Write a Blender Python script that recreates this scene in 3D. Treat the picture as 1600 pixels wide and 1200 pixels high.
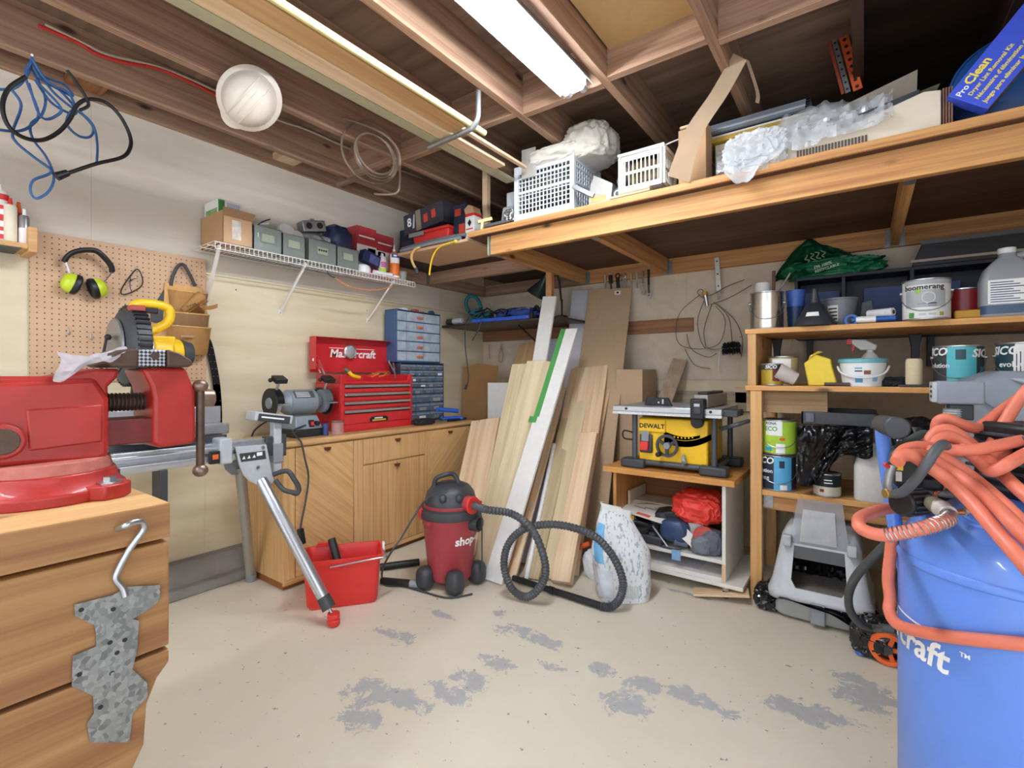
import bpy, bmesh, math, random
from mathutils import Vector, Matrix, noise
for o in list(bpy.data.objects): bpy.data.objects.remove(o, do_unlink=True)
scene = bpy.context.scene
COL = scene.collection
PI = math.pi
R = math.radians
random.seed(7)

# ---------------------------------------------------------------- camera
F, HX, HY, CH = 760.0, 800.0, 586.0, 1.22
CX = 3.1
TH = math.atan2(550, 760)
cT, sT = math.cos(TH), math.sin(TH)
cam_d = bpy.data.cameras.new('camera')
cam = bpy.data.objects.new('camera', cam_d); COL.objects.link(cam)
cam.location = (CX, 0, CH)
cam.rotation_euler = (PI/2, 0, TH)
cam_d.sensor_fit = 'HORIZONTAL'; cam_d.sensor_width = 36
cam_d.lens = F/1600*36
cam_d.shift_y = -14/1600
cam_d.clip_start = 0.02
scene.camera = cam

# ---------------------------------------------------------------- world, exposure
world = bpy.data.worlds.new('world'); scene.world = world
world.use_nodes = True
bg = world.node_tree.nodes['Background']
bg.inputs[0].default_value = (0.86, 0.93, 1.0, 1)
bg.inputs[1].default_value = 0.8
scene.view_settings.view_transform = 'Standard'
scene.view_settings.look = 'None'
scene.view_settings.gamma = 1
scene.view_settings.use_curve_mapping = False
scene.view_settings.exposure = 1.5
TUBE_POWER = 34.0

# ---------------------------------------------------------------- helpers
def ray(px, py):
    a = (px-HX)/F; b = (HY-py)/F
    return Vector((a*cT-sT, a*sT+cT, b))
def at(px, py, x=None, y=None, z=None, d=None):
    """the point of the room seen at a photo pixel, on a known plane or depth"""
    r = ray(px, py)
    if z is not None: t = (z-CH)/r.z
    elif x is not None: t = (x-CX)/r.x
    elif y is not None: t = y/r.y
    else: t = d
    return Vector((CX, 0, CH)) + r*t

def lin(h):
    if isinstance(h, str):
        h = h.lstrip('#'); c = [int(h[i:i+2], 16)/255 for i in (0, 2, 4)]
    else: c = [v/255 for v in h]
    return tuple((v/12.92 if v <= .04045 else ((v+.055)/1.055)**2.4) for v in c) + (1,)

MATS = {}
def new_mat(name):
    m = bpy.data.materials.new(name); m.use_nodes = True
    return m, m.node_tree, m.node_tree.nodes['Principled BSDF']
def N(nt, t, **kw):
    n = nt.nodes.new(t)
    for k, v in kw.items(): setattr(n, k, v)
    return n
def mat(name, col, rough=.5, metal=0, var=.06, scale=30, bump=0, alpha=1, trans=0, coat=0, stretch=None, spec=None):
    """plain painted / plastic / metal surface with slight procedural mottling"""
    if name in MATS: return MATS[name]
    m, nt, b = new_mat(name)
    c = lin(col)
    tc = N(nt, 'ShaderNodeTexCoord'); mp = N(nt, 'ShaderNodeMapping')
    nt.links.new(tc.outputs['Object'], mp.inputs['Vector'])
    if stretch: mp.inputs['Scale'].default_value = stretch
    nz = N(nt, 'ShaderNodeTexNoise'); nz.inputs['Scale'].default_value = scale; nz.inputs['Detail'].default_value = 5
    nt.links.new(mp.outputs[0], nz.inputs['Vector'])
    mx = N(nt, 'ShaderNodeMix', data_type='RGBA')
    nt.links.new(nz.outputs['Fac'], mx.inputs['Factor'])
    mx.inputs['A'].default_value = tuple(max(0, v*(1-var*2)) for v in c[:3]) + (1,)
    mx.inputs['B'].default_value = tuple(min(1, v*(1+var*2)) for v in c[:3]) + (1,)
    nt.links.new(mx.outputs['Result'], b.inputs['Base Color'])
    b.inputs['Roughness'].default_value = rough; b.inputs['Metallic'].default_value = metal
    if bump:
        bp = N(nt, 'ShaderNodeBump'); bp.inputs['Strength'].default_value = bump; bp.inputs['Distance'].default_value = .01
        nt.links.new(nz.outputs['Fac'], bp.inputs['Height']); nt.links.new(bp.outputs[0], b.inputs['Normal'])
    if alpha < 1: b.inputs['Alpha'].default_value = alpha
    if trans: b.inputs['Transmission Weight'].default_value = trans
    if coat: b.inputs['Coat Weight'].default_value = coat
    if spec is not None: b.inputs['Specular IOR Level'].default_value = spec
    MATS[name] = m
    return m
def wood(name, c1, c2, axis='y', scale=1.0, rough=.6, knots=True, fine=.5, dark=None):
    """sawn timber: long grain along one axis, some knots"""
    key = name+axis
    if key in MATS: return MATS[key]
    m, nt, b = new_mat(key)
    tc = N(nt, 'ShaderNodeTexCoord'); mp = N(nt, 'ShaderNodeMapping')
    oi = N(nt, 'ShaderNodeObjectInfo')
    nt.links.new(tc.outputs['Object'], mp.inputs['Vector'])
    sc = {'x': (.7, 26, 26), 'y': (26, .7, 26), 'z': (26, 26, .7)}[axis]
    mp.inputs['Scale'].default_value = tuple(v*scale for v in sc)
    cb = N(nt, 'ShaderNodeVectorMath', operation='ADD')
    sv = N(nt, 'ShaderNodeVectorMath', operation='SCALE'); sv.inputs[0].default_value = (17, 9, 5)
    nt.links.new(oi.outputs['Random'], sv.inputs['Scale'])
    nt.links.new(mp.outputs[0], cb.inputs[0]); nt.links.new(sv.outputs[0], cb.inputs[1])
    nz = N(nt, 'ShaderNodeTexNoise'); nz.inputs['Scale'].default_value = 1.0; nz.inputs['Detail'].default_value = 6
    nz.inputs['Distortion'].default_value = .35
    nt.links.new(cb.outputs[0], nz.inputs['Vector'])
    n2 = N(nt, 'ShaderNodeTexNoise'); n2.inputs['Scale'].default_value = 5.0; n2.inputs['Detail'].default_value = 3
    nt.links.new(cb.outputs[0], n2.inputs['Vector'])
    ad = N(nt, 'ShaderNodeMath', operation='MULTIPLY_ADD'); ad.inputs[1].default_value = fine; 
    nt.links.new(n2.outputs['Fac'], ad.inputs[0]); nt.links.new(nz.outputs['Fac'], ad.inputs[2])
    rp = N(nt, 'ShaderNodeValToRGB')
    rp.color_ramp.elements[0].position = .52; rp.color_ramp.elements[0].color = lin(c2)
    rp.color_ramp.elements[1].position = .92; rp.color_ramp.elements[1].color = lin(c1)
    nt.links.new(ad.outputs[0], rp.inputs['Fac'])
    out = rp.outputs['Color']
    if knots:
        vo = N(nt, 'ShaderNodeTexVoronoi'); vo.inputs['Scale'].default_value = 1
        m2 = N(nt, 'ShaderNodeMapping')
        k = {'x': (1.6, 9, 9), 'y': (9, 1.6, 9), 'z': (9, 9, 1.6)}[axis]
        m2.inputs['Scale'].default_value = tuple(2.2*math.sqrt(v) for v in k)
        nt.links.new(tc.outputs['Object'], m2.inputs['Vector']); nt.links.new(m2.outputs[0], vo.inputs['Vector'])
        r2 = N(nt, 'ShaderNodeValToRGB'); r2.color_ramp.elements[0].position = .05; r2.color_ramp.elements[1].position = .13
        r2.color_ramp.elements[0].color = (1, 1, 1, 1); r2.color_ramp.elements[1].color = (0, 0, 0, 1)
        nt.links.new(vo.outputs['Distance'], r2.inputs['Fac'])
        mk = N(nt, 'ShaderNodeMix', data_type='RGBA')
        nt.links.new(r2.outputs['Color'], mk.inputs['Factor'])
        nt.links.new(out, mk.inputs['A'])
        dc = lin(dark) if dark else tuple(v*.25 for v in lin(c2)[:3])+(1,)
        mk.inputs['B'].default_value = dc
        out = mk.outputs['Result']
    nt.links.new(out, b.inputs['Base Color'])
    b.inputs['Roughness'].default_value = rough
    bp = N(nt, 'ShaderNodeBump'); bp.inputs['Strength'].default_value = .12; bp.inputs['Distance'].default_value = .004
    nt.links.new(ad.outputs[0], bp.inputs['Height']); nt.links.new(bp.outputs[0], b.inputs['Normal'])
    MATS[key] = m
    return m
def emit(name, col, s):
    m, nt, b = new_mat(name)
    b.inputs['Base Color'].default_value = lin(col)
    b.inputs['Emission Color'].default_value = lin(col); b.inputs['Emission Strength'].default_value = s
    return m

XF = {}
class B:
    """collects shapes in one bmesh; obj() links them as ONE mesh object"""
    def __init__(s): s.bm = bmesh.new()
    def _m(s, r, mtx):
        if mtx is not None: bmesh.ops.transform(s.bm, matrix=mtx, verts=r)
        return s
    def box(s, a, b, mtx=None, taper=None):
        a = Vector(a); b = Vector(b)
        vs = []
        for z in (a.z, b.z):
            for (x, y) in ((a.x, a.y), (b.x, a.y), (b.x, b.y), (a.x, b.y)):
                if taper and z == b.z:
                    cx, cy = (a.x+b.x)/2, (a.y+b.y)/2
                    tx, ty = taper if isinstance(taper, tuple) else (taper, taper)
                    x = cx+(x-cx)*tx; y = cy+(y-cy)*ty
                vs.append(s.bm.verts.new((x, y, z)))
        for f in ((3, 2, 1, 0), (4, 5, 6, 7), (0, 1, 5, 4), (1, 2, 6, 5), (2, 3, 7, 6), (3, 0, 4, 7)):
            s.bm.faces.new([vs[i] for i in f])
        return s._m(vs, mtx)
    def cbox(s, c, size, mtx=None, taper=None):
        c = Vector(c); h = Vector(size)/2
        return s.box(c-h, c+h, mtx, taper)
    def beam(s, p0, p1, w, h, up=(0, 0, 1)):
        """box running from p0 to p1 (centre line), w across, h along up"""
        p0 = Vector(p0); p1 = Vector(p1); d = p1-p0; L = d.length; d.normalize()
        u = Vector(up); sx = d.cross(u)
        if sx.length < 1e-4: sx = d.cross(Vector((1, 0, 0)))
        sx.normalize(); u = sx.cross(d)
        M = Matrix(((sx.x, d.x, u.x, p0.x), (sx.y, d.y, u.y, p0.y), (sx.z, d.z, u.z, p0.z), (0, 0, 0, 1)))
        return s.box((-w/2, 0, -h/2), (w/2, L, h/2), M)
    def cyl(s, p0, p1, r0, r1=None, n=20, cap=True):
        p0 = Vector(p0); p1 = Vector(p1); r1 = r0 if r1 is None else r1
        d = (p1-p0).normalized()
        a = d.orthogonal().normalized(); b = d.cross(a)
        A = []; C = []
        for i in range(n):
            t = 2*PI*i/n; v = a*math.cos(t)+b*math.sin(t)
            A.append(s.bm.verts.new(p0+v*r0)); C.append(s.bm.verts.new(p1+v*r1))
        for i in range(n):
            j = (i+1) % n; s.bm.faces.new((A[i], A[j], C[j], C[i]))
        if cap:
            s.bm.faces.new(A[::-1]); s.bm.faces.new(C)
        return s
    def lathe(s, prof, c=(0, 0, 0), n=32, mtx=None, closed=False):
        """profile [(r,z)...] about z through c"""
        c = Vector(c); rings = []; allv = []
        for r, z in prof:
            if r < 1e-5:
                v = s.bm.verts.new(c+Vector((0, 0, z))); rings.append([v]); allv.append(v)
            else:
                g = [s.bm.verts.new(c+Vector((r*math.cos(2*PI*i/n), r*math.sin(2*PI*i/n), z))) for i in range(n)]
                rings.append(g); allv += g
        for g, h in zip(rings, rings[1:]):
            for i in range(n):
                j = (i+1) % n
                if len(g) == 1 and len(h) == 1: continue
                if len(g) == 1: s.bm.faces.new((g[0], h[j], h[i]))
                elif len(h) == 1: s.bm.faces.new((g[i], g[j], h[0]))
                else: s.bm.faces.new((g[i], g[j], h[j], h[i]))
        return s._m(allv, mtx)
    def tube(s, pts, r, n=10, smooth=0, cap=True, closed=False, rib=None):
        pts = [Vector(p) for p in pts]
        if smooth: pts = spline(pts, smooth, closed)
        m = len(pts); rings = []
        prev = None
        for i, p in enumerate(pts):
            if closed: t = pts[(i+1) % m]-pts[i-1]
            else: t = pts[min(i+1, m-1)]-pts[max(i-1, 0)]
            if t.length < 1e-9: t = Vector((0, 0, 1))
            t.normalize()
            if prev is None: a = t.orthogonal().normalized()
            else:
                a = prev-t*prev.dot(t)
                a = a.normalized() if a.length > 1e-6 else t.orthogonal().normalized()
            prev = a; b = t.cross(a)
            rr = r[i*len(r)//m] if isinstance(r, (list, tuple)) else r
            if rib and i % 2: rr *= rib
            rings.append([s.bm.verts.new(p+(a*math.cos(2*PI*k/n)+b*math.sin(2*PI*k/n))*rr) for k in range(n)])
        rng = range(m if closed else m-1)
        for i in rng:
            g, h = rings[i], rings[(i+1) % m]
            for k in range(n):
                l = (k+1) % n; s.bm.faces.new((g[k], g[l], h[l], h[k]))
        if cap and not closed:
            s.bm.faces.new(rings[0][::-1]); s.bm.faces.new(rings[-1])
        return s
    def prism(s, poly, d0, d1, axis='y', mtx=None):
        """polygon extruded: axis y -> poly in (x,z); x -> (y,z); z -> (x,y)"""
        def P(p, d):
            if axis == 'y': return (p[0], d, p[1])
            if axis == 'x': return (d, p[0], p[1])
            return (p[0], p[1], d)
        A = [s.bm.verts.new(P(p, d0)) for p in poly]; C = [s.bm.verts.new(P(p, d1)) for p in poly]
        n = len(poly)
        for i in range(n):
            j = (i+1) % n; s.bm.faces.new((A[i], A[j], C[j], C[i]))
        s.bm.faces.new(A[::-1]); s.bm.faces.new(C)
        return s._m(A+C, mtx)
    def ball(s, c, r, n=16, sc=(1, 1, 1), mtx=None):
        k = bmesh.ops.create_uvsphere(s.bm, u_segments=n, v_segments=max(6, n//2), radius=1)['verts']
        M = Matrix.Translation(Vector(c)) @ Matrix.Diagonal((r*sc[0], r*sc[1], r*sc[2], 1))
        bmesh.ops.transform(s.bm, matrix=(mtx @ M) if mtx is not None else M, verts=k)
        return s
    def sheet(s, fn, nu, nv, thick=0):
        """grid surface fn(u,v)->point, optionally with thickness"""
        g = [[s.bm.verts.new(fn(i/nu, j/nv)) for j in range(nv+1)] for i in range(nu+1)]
        fs = []
        for i in range(nu):
            for j in range(nv): fs.append(s.bm.faces.new((g[i][j], g[i+1][j], g[i+1][j+1], g[i][j+1])))
        if thick: bmesh.ops.solidify(s.bm, geom=fs, thickness=thick)
        return s
    def crumple(s, c, size, amp=.15, freq=3, seed=0, sub=4, flat=True, mtx=None, sharp=1):
        """a crumpled bag or cloth lump"""
        k = bmesh.ops.create_icosphere(s.bm, subdivisions=sub, radius=1)['verts']
        c = Vector(c); sz = Vector(size)/2; off = Vector((seed*7.3, seed*3.1, seed*5.7))
        for v in k:
            p = v.co.copy()
            q = Vector((math.copysign(abs(p.x)**.7, p.x), math.copysign(abs(p.y)**.7, p.y), math.copysign(abs(p.z)**.7, p.z)))
            n1 = 1-2*abs(noise.noise(p*freq+off)); n2 = 1-2*abs(noise.noise(p*freq*2.3+off*1.7))
            q *= 1+amp*(n1*.7+n2*.5*sharp)
            if flat and q.z < -.92: q.z = -.92
            v.co = Vector((q.x*sz.x, q.y*sz.y, q.z*sz.z))+c
        return s._m(k, mtx)
    def add(s, me, mtx=None):
        n0 = len(s.bm.verts); s.bm.from_mesh(me); s.bm.verts.ensure_lookup_table()
        return s._m(s.bm.verts[n0:], mtx)
    def obj(s, name, m, parent=None, bevel=0, smooth=40, local=False, seg=2):
        bmesh.ops.recalc_face_normals(s.bm, faces=s.bm.faces[:])
        if parent is not None and not local:
            bmesh.ops.transform(s.bm, matrix=XF[parent.name].inverted(), verts=s.bm.verts[:])
        off = None
        if parent is None:
            vs = s.bm.verts
            lo = Vector([min(v.co[i] for v in vs) for i in range(3)]); hi = Vector([max(v.co[i] for v in vs) for i in range(3)])
            off = Vector(((lo.x+hi.x)/2, (lo.y+hi.y)/2, lo.z))
            bmesh.ops.translate(s.bm, vec=-off, verts=s.bm.verts[:])
        me = bpy.data.meshes.new(name); s.bm.to_mesh(me); s.bm.free()
        ms = m if isinstance(m, (list, tuple)) else [m]
        for q in ms: me.materials.append(q)
        if smooth:
            me.polygons.foreach_set('use_smooth', [True]*len(me.polygons)); me.set_sharp_from_angle(angle=R(smooth))
        o = bpy.data.objects.new(name, me); COL.objects.link(o)
        if parent is not None:
            o.parent = parent; XF[o.name] = XF[parent.name]
        else:
            o.location = off; XF[o.name] = Matrix.Translation(off)
        if bevel:
            md = o.modifiers.new('bevel', 'BEVEL'); md.width = bevel; md.segments = seg; md.limit_method = 'ANGLE'; md.angle_limit = R(40)
            md.harden_normals = False
        return o
def spline(p, k, closed=False):
    out = []; n = len(p)
    rng = range(n if closed else n-1)
    for i in rng:
        if closed: a, b, c, d = p[i-1], p[i], p[(i+1) % n], p[(i+2) % n]
        else: a, b, c, d = p[max(i-1, 0)], p[i], p[i+1], p[min(i+2, n-1)]
        for j in range(k):
            t = j/k
            out.append(.5*((2*b)+(c-a)*t+(2*a-5*b+4*c-d)*t*t+(3*b-a-3*c+d)*t**3))
    if not closed: out.append(p[-1])
    return out
def thing(name, label, cat, loc=(0, 0, 0), rz=0, group=None):
    o = bpy.data.objects.new(name, None); COL.objects.link(o); o.empty_display_size = .05
    o.location = loc; o.rotation_euler = (0, 0, rz)
    XF[o.name] = Matrix.Translation(Vector(loc)) @ Matrix.Rotation(rz, 4, 'Z')
    o['label'] = label; o['category'] = cat
    if group: o['group'] = group
    return o
def tag(o, label, cat, group=None):
    o['label'] = label; o['category'] = cat
    if group: o['group'] = group
    return o
def struct(o): o['kind'] = 'structure'; return o
def part(o, label): o['label'] = label; return o

def text(body, size, ext=.0008, shear=0, bold=0, wide=1, align='CENTER', space=1):
    cu = bpy.data.curves.new('t', 'FONT'); cu.body = body; cu.size = size; cu.extrude = ext
    cu.shear = shear; cu.offset = bold*size; cu.align_x = align; cu.align_y = 'CENTER'; cu.resolution_u = 2
    cu.space_character = space
    o = bpy.data.objects.new('t', cu); COL.objects.link(o)
    bpy.context.view_layer.update()
    me = bpy.data.meshes.new_from_object(o.evaluated_get(bpy.context.evaluated_depsgraph_get()))
    bpy.data.objects.remove(o); bpy.data.curves.remove(cu)
    for v in me.vertices: v.co.x *= wide
    return me
def frame(origin, right, up):
    r = Vector(right).normalized(); u = Vector(up); u = (u-r*u.dot(r)).normalized(); n = r.cross(u)
    o = Vector(origin)
    return Matrix(((r.x, u.x, n.x, o.x), (r.y, u.y, n.y, o.y), (r.z, u.z, n.z, o.z), (0, 0, 0, 1)))
def wrap(me, c, rad, ang, z0):
    """bend a text mesh round a vertical cylinder; rad number or f(z)"""
    for v in me.vertices:
        z = z0+v.co.y; r = rad(z) if callable(rad) else rad
        a = ang+v.co.x/r; rr = r+.0006+v.co.z
        v.co = (c[0]+rr*math.cos(a), c[1]+rr*math.sin(a), z)
    return me
def cdir(c):
    """angle from a point towards the camera, in plan"""
    return math.atan2(-c[1], CX-c[0])
def band(b, c, rad, a0, a1, z0, z1, n=12, t=.0008):
    """a curved label patch on a vertical cylinder"""
    rf = rad if callable(rad) else (lambda z: rad)
    return b.sheet(lambda u, v: Vector((c[0]+(rf(z0+(z1-z0)*v)+t)*math.cos(a0+(a1-a0)*u), c[1]+(rf(z0+(z1-z0)*v)+t)*math.sin(a0+(a1-a0)*u), z0+(z1-z0)*v)), n, 2)

# ---------------------------------------------------------------- palette
W_white = mat('white_paint', '#e9e8e4', .5, var=.03)
W_plas = mat('white_plastic', '#eceef0', .35, var=.02)
BLK = mat('black_plastic', '#1b1c1f', .45, var=.1)
DKG = mat('dark_grey_plastic', '#3c3f44', .5, var=.08)
GRY = mat('grey_plastic', '#8d9299', .45, var=.05)
LGR = mat('light_grey_plastic', '#b9bfc4', .4, var=.04)
STEEL = mat('bright_steel', '#b9bcc0', .28, .9, var=.06)
GALV = mat('galvanised_steel', '#9a9d9f', .4, .75, var=.18, scale=60)
ALU = mat('aluminium', '#c9cdd2', .3, .85, var=.03)
RUST = mat('brown_steel', '#5d4a40', .5, .6, var=.2, scale=40)
RED = mat('red_paint', '#c8242b', .35, var=.06, coat=.3)
REDP = mat('red_plastic', '#d8342f', .4, var=.05)
YEL = mat('yellow_plastic', '#f2c11e', .4, var=.04)
BLU = mat('blue_plastic', '#2b62c4', .4, var=.05)
ORG = mat('orange_plastic', '#e2622c', .45, var=.06)
INKW = mat('white_print', '#f4f4f2', .6, var=.01)
INKB = mat('black_print', '#15161a', .6, var=.02)
PAPER = mat('paper', '#e4e2da', .8, var=.04)
CARD = mat('cardboard', '#b98f66', .85, var=.07, scale=12)
CARD2 = mat('pale_cardboard', '#cfa983', .85, var=.05, scale=12)
JOIST = 'joist'
def wj(ax): return wood('joist_wood', '#b8967c', '#8a6753', ax, 1, .75)
def wb(ax): return wood('loft_wood', '#d6a264', '#a97044', ax, 1, .65)
def wp(ax): return wood('pine', '#ecd3b2', '#d2ab80', ax, 1, .6)
def wo(ax): return wood('oak', '#dcb47e', '#bf8f56', ax, 2.2, .4, knots=False)
# ================================================================ the setting
def floor_material():
    m, nt, b = new_mat('painted_concrete')
    tc = N(nt, 'ShaderNodeTexCoord')
    def noise_(s, d=8, dist=0, det=.6):
        n = N(nt, 'ShaderNodeTexNoise'); n.inputs['Scale'].default_value = s; n.inputs['Detail'].default_value = d
        n.inputs['Distortion'].default_value = dist; n.inputs['Roughness'].default_value = det
        nt.links.new(tc.outputs['Object'], n.inputs['Vector']); return n.outputs['Fac']
    # worn-through paint: blotches at the worn places of this floor, edges broken by noise
    wear = [(619, 994, .13, .06), (837, 997, .19, .06), (790, 985, .08, .05), (775, 1037, .10, .06), (735, 1062, .11, .06), (631, 1090, .17, .06), (575, 1081, .13, .08), (700, 1082, .13, .05), (981, 1095, .11, .11), (1010, 1070, .07, .06), (937, 1045, .07, .05), (868, 1043, .08, .04),
            (1118, 1106, .12, .05), (1075, 1085, .1, .05), (1237, 1108, .13, .06), (1356, 1087, .12, .12), (1330, 1060, .07, .06), (1300, 1120, .12, .06), (1075, 928, .16, .02), (560, 1120, .1, .08), (690, 960, .1, .03), (780, 960, .05, .05)]
    spots = [(at(a_, c_, z=0).x, at(a_, c_, z=0).y, rx, ry) for a_, c_, rx, ry in wear]
    sep = N(nt, 'ShaderNodeSeparateXYZ'); nt.links.new(tc.outputs['Object'], sep.inputs[0])
    def math_(op, a, b_=None, c_=None):
        n = N(nt, 'ShaderNodeMath', operation=op)
        for i, v in enumerate((a, b_, c_)):
            if v is None: continue
            if hasattr(v, 'links'): nt.links.new(v, n.inputs[i])
            else: n.inputs[i].default_value = v
        return n.outputs[0]
    acc = None
    for x, y, rx, ry in spots:
        u = math_('MULTIPLY', math_('SUBTRACT', sep.outputs[0], x), 1/rx); v = math_('MULTIPLY', math_('SUBTRACT', sep.outputs[1], y), 1/ry)
        d = math_('ADD', math_('MULTIPLY', u, u), math_('MULTIPLY', v, v))
        g = math_('SUBTRACT', 1.0, math_('MINIMUM', math_('MULTIPLY', d, .4), 1.0))
        acc = g if acc is None else math_('MAXIMUM', acc, g)
    e = math_('MULTIPLY_ADD', noise_(11, 12, .4, .78), 1.9, math_('MULTIPLY_ADD', acc, .62, -1.40))
    rp = N(nt, 'ShaderNodeValToRGB'); rp.color_ramp.elements[0].position = .0; rp.color_ramp.elements[1].position = .05
    nt.links.new(e, rp.inputs['Fac'])
    base = N(nt, 'ShaderNodeMix', data_type='RGBA'); nt.links.new(noise_(2.2, 6), base.inputs['Factor'])
    base.inputs['A'].default_value = lin('#d3c8b2'); base.inputs['B'].default_value = lin('#e4dcc9')
    grey = N(nt, 'ShaderNodeMix', data_type='RGBA'); nt.links.new(noise_(30, 5), grey.inputs['Factor'])
    grey.inputs['A'].default_value = lin('#a3a2a2'); grey.inputs['B'].default_value = lin('#bdbcba')
    mx = N(nt, 'ShaderNodeMix', data_type='RGBA'); nt.links.new(rp.outputs['Color'], mx.inputs['Factor'])
    nt.links.new(base.outputs['Result'], mx.inputs['A']); nt.links.new(grey.outputs['Result'], mx.inputs['B'])
    # small dark specks
    sp = N(nt, 'ShaderNodeValToRGB'); sp.color_ramp.elements[0].position = .70; sp.color_ramp.elements[1].position = .74
    nt.links.new(noise_(38, 2), sp.inputs['Fac'])
    m2 = N(nt, 'ShaderNodeMix', data_type='RGBA'); nt.links.new(sp.outputs['Color'], m2.inputs['Factor'])
    nt.links.new(mx.outputs['Result'], m2.inputs['A']); m2.inputs['B'].default_value = lin('#8f8a84')
    nt.links.new(m2.outputs['Result'], b.inputs['Base Color'])
    b.inputs['Roughness'].default_value = .55
    bp = N(nt, 'ShaderNodeBump'); bp.inputs['Strength'].default_value = .25; bp.inputs['Distance'].default_value = .004
    inv = math_('SUBTRACT', 1.0, rp.outputs['Color']); nt.links.new(inv, bp.inputs['Height']); nt.links.new(bp.outputs[0], b.inputs['Normal'])
    return m
def ply(name, c1, c2, ax='y', holes=False):
    if name in MATS: return MATS[name]
    m, nt, b = new_mat(name)
    tc = N(nt, 'ShaderNodeTexCoord'); mp = N(nt, 'ShaderNodeMapping'); nt.links.new(tc.outputs['Object'], mp.inputs['Vector'])
    mp.inputs['Scale'].default_value = {'x': (.7, 6, 6), 'y': (6, .7, 6), 'z': (6, 6, .7)}[ax]
    nz = N(nt, 'ShaderNodeTexNoise'); nz.inputs['Scale'].default_value = 1.2; nz.inputs['Detail'].default_value = 7; nz.inputs['Distortion'].default_value = 1.2
    nt.links.new(mp.outputs[0], nz.inputs['Vector'])
    rp = N(nt, 'ShaderNodeValToRGB'); rp.color_ramp.elements[0].position = .3; rp.color_ramp.elements[1].position = .72
    rp.color_ramp.elements[0].color = lin(c2); rp.color_ramp.elements[1].color = lin(c1)
    nt.links.new(nz.outputs['Fac'], rp.inputs['Fac'])
    # sparse nail holes
    vo = N(nt, 'ShaderNodeTexVoronoi'); vo.inputs['Scale'].default_value = 4.5; nt.links.new(tc.outputs['Object'], vo.inputs['Vector'])
    r2 = N(nt, 'ShaderNodeValToRGB'); r2.color_ramp.elements[0].position = .018; r2.color_ramp.elements[1].position = .022
    r2.color_ramp.elements[0].color = (1, 1, 1, 1); r2.color_ramp.elements[1].color = (0, 0, 0, 1)
    nt.links.new(vo.outputs['Distance'], r2.inputs['Fac'])
    mx = N(nt, 'ShaderNodeMix', data_type='RGBA'); nt.links.new(r2.outputs['Color'], mx.inputs['Factor'])
    nt.links.new(rp.outputs['Color'], mx.inputs['A']); mx.inputs['B'].default_value = lin('#4a3d33')
    nt.links.new(mx.outputs['Result'], b.inputs['Base Color']); b.inputs['Roughness'].default_value = .7
    MATS[name] = m
    return m
M_wallply = ply('wall_plywood', '#e3d6ba', '#d4c5a4')
M_wallup = ply('wall_plywood_upper', '#d9cab6', '#ccbba5')
M_wallup2 = ply('wall_plywood_pale', '#ded6ca', '#d0c4b4')
M_wallwhite = ply('wall_white_paint', '#e4e1da', '#d8d3ca')
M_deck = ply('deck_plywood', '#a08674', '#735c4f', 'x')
M_deckd = ply('dark_deck_plywood', '#4b3527', '#2c1e17', 'x')  # paints shade into the right ceiling bay; also dark boards of the corner platform
M_conc = mat('curb_concrete', '#8f8b87', .85, var=.15, scale=9, bump=.2)
WB = 3.79                                    # back wall
bx = B(); bx.box((-.06, -2.6, -.1), (4.4, WB+.06, 0)); fl = bx.obj('floor', floor_material(), smooth=0); struct(fl)
fl.location = (0, 0, -.1)
for v in fl.data.vertices: v.co += Vector((2.17, .595, 0))
# object coordinates of the floor equal room coordinates (x, y)

wl = B().box((-.06, -2.6, 0), (-.012, WB, 2.79)).obj('wall_left', M_wallup, smooth=0); struct(wl)
def panel(parent, a, b, m, bev=0, name='plywood_panel'):
    return B().box(a, b).obj(name, m, parent, bevel=bev, smooth=0)
g = .0004
for y0, y1 in ((-2.6, -.2), (-.2, 1.24), (1.24, WB)):
    panel(wl, (-.012, y0+g, .18), (0.004, y1-g, 1.22-g), M_wallwhite if y0 < -.3 else M_wallply)
    panel(wl, (-.012, y0+g, 1.22+g), (0.004, y1-g, 1.81), M_wallply)
for y0, y1 in ((-2.6, .73), (.73, 3.17), (3.17, WB)):
    panel(wl, (-.012, y0+g, 1.81+g), (-.002, y1-g, 2.577), M_wallup2 if y0 < 1 else M_wallup)
B().box((-.012, -2.6, 1.803), (.012, WB, 1.817)).obj('ledge_strip', M_wallply, wl, bevel=.003)
cb = B()
cb.prism([(0.0, 0), (.10, 0), (.10, .055), (.07, .06), (.07, .15), (.045, .185), (0, .19)], -2.6, 1.5, 'y')
struct(cb.obj('trim_1', M_conc, bevel=.006))
B().box((-.012, -2.6, 2.577), (.035, WB, 2.79)).obj('rim_joist', wj('y'), wl, smooth=0)

wk = B().box((-.06, WB+.012, 0), (4.4, WB+.06, 2.79)).obj('wall_back', M_wallup, smooth=0); struct(wk)
for x0, x1 in ((0.004, 2.0), (2.0, 4.3)):
    panel(wk, (x0+g, WB, 0), (x1-g, WB+.012, 1.18), M_wallply)
    panel(wk, (x0+g, WB, 1.184), (x1-g, WB+.012, 2.0), M_wallup)
panel(wk, (.004, WB, 2.0), (4.3, WB+.012, 2.79), M_deck)
B().box((.01, WB-.02, 1.55), (2.056, WB, 1.655)).obj('batten', wood('batten_wood', '#a4734f', '#7c4f35', 'x'), wk, bevel=.003, smooth=0)
B().box((2.35, WB-.03, 1.02), (2.62, WB, 1.13)).obj('batten', wp('x'), wk, bevel=.003, smooth=0)
B().box((.9, WB-.03, .96), (2.45, WB, 1.10)).obj('batten', wood('grey_board', '#b5a58f', '#93846f', 'x'), wk, bevel=.003, smooth=0)
wr = B().box((4.3, .9, 0), (4.36, WB+.06, 2.79)).obj('wall_right', M_wallup, smooth=0); struct(wr)

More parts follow.
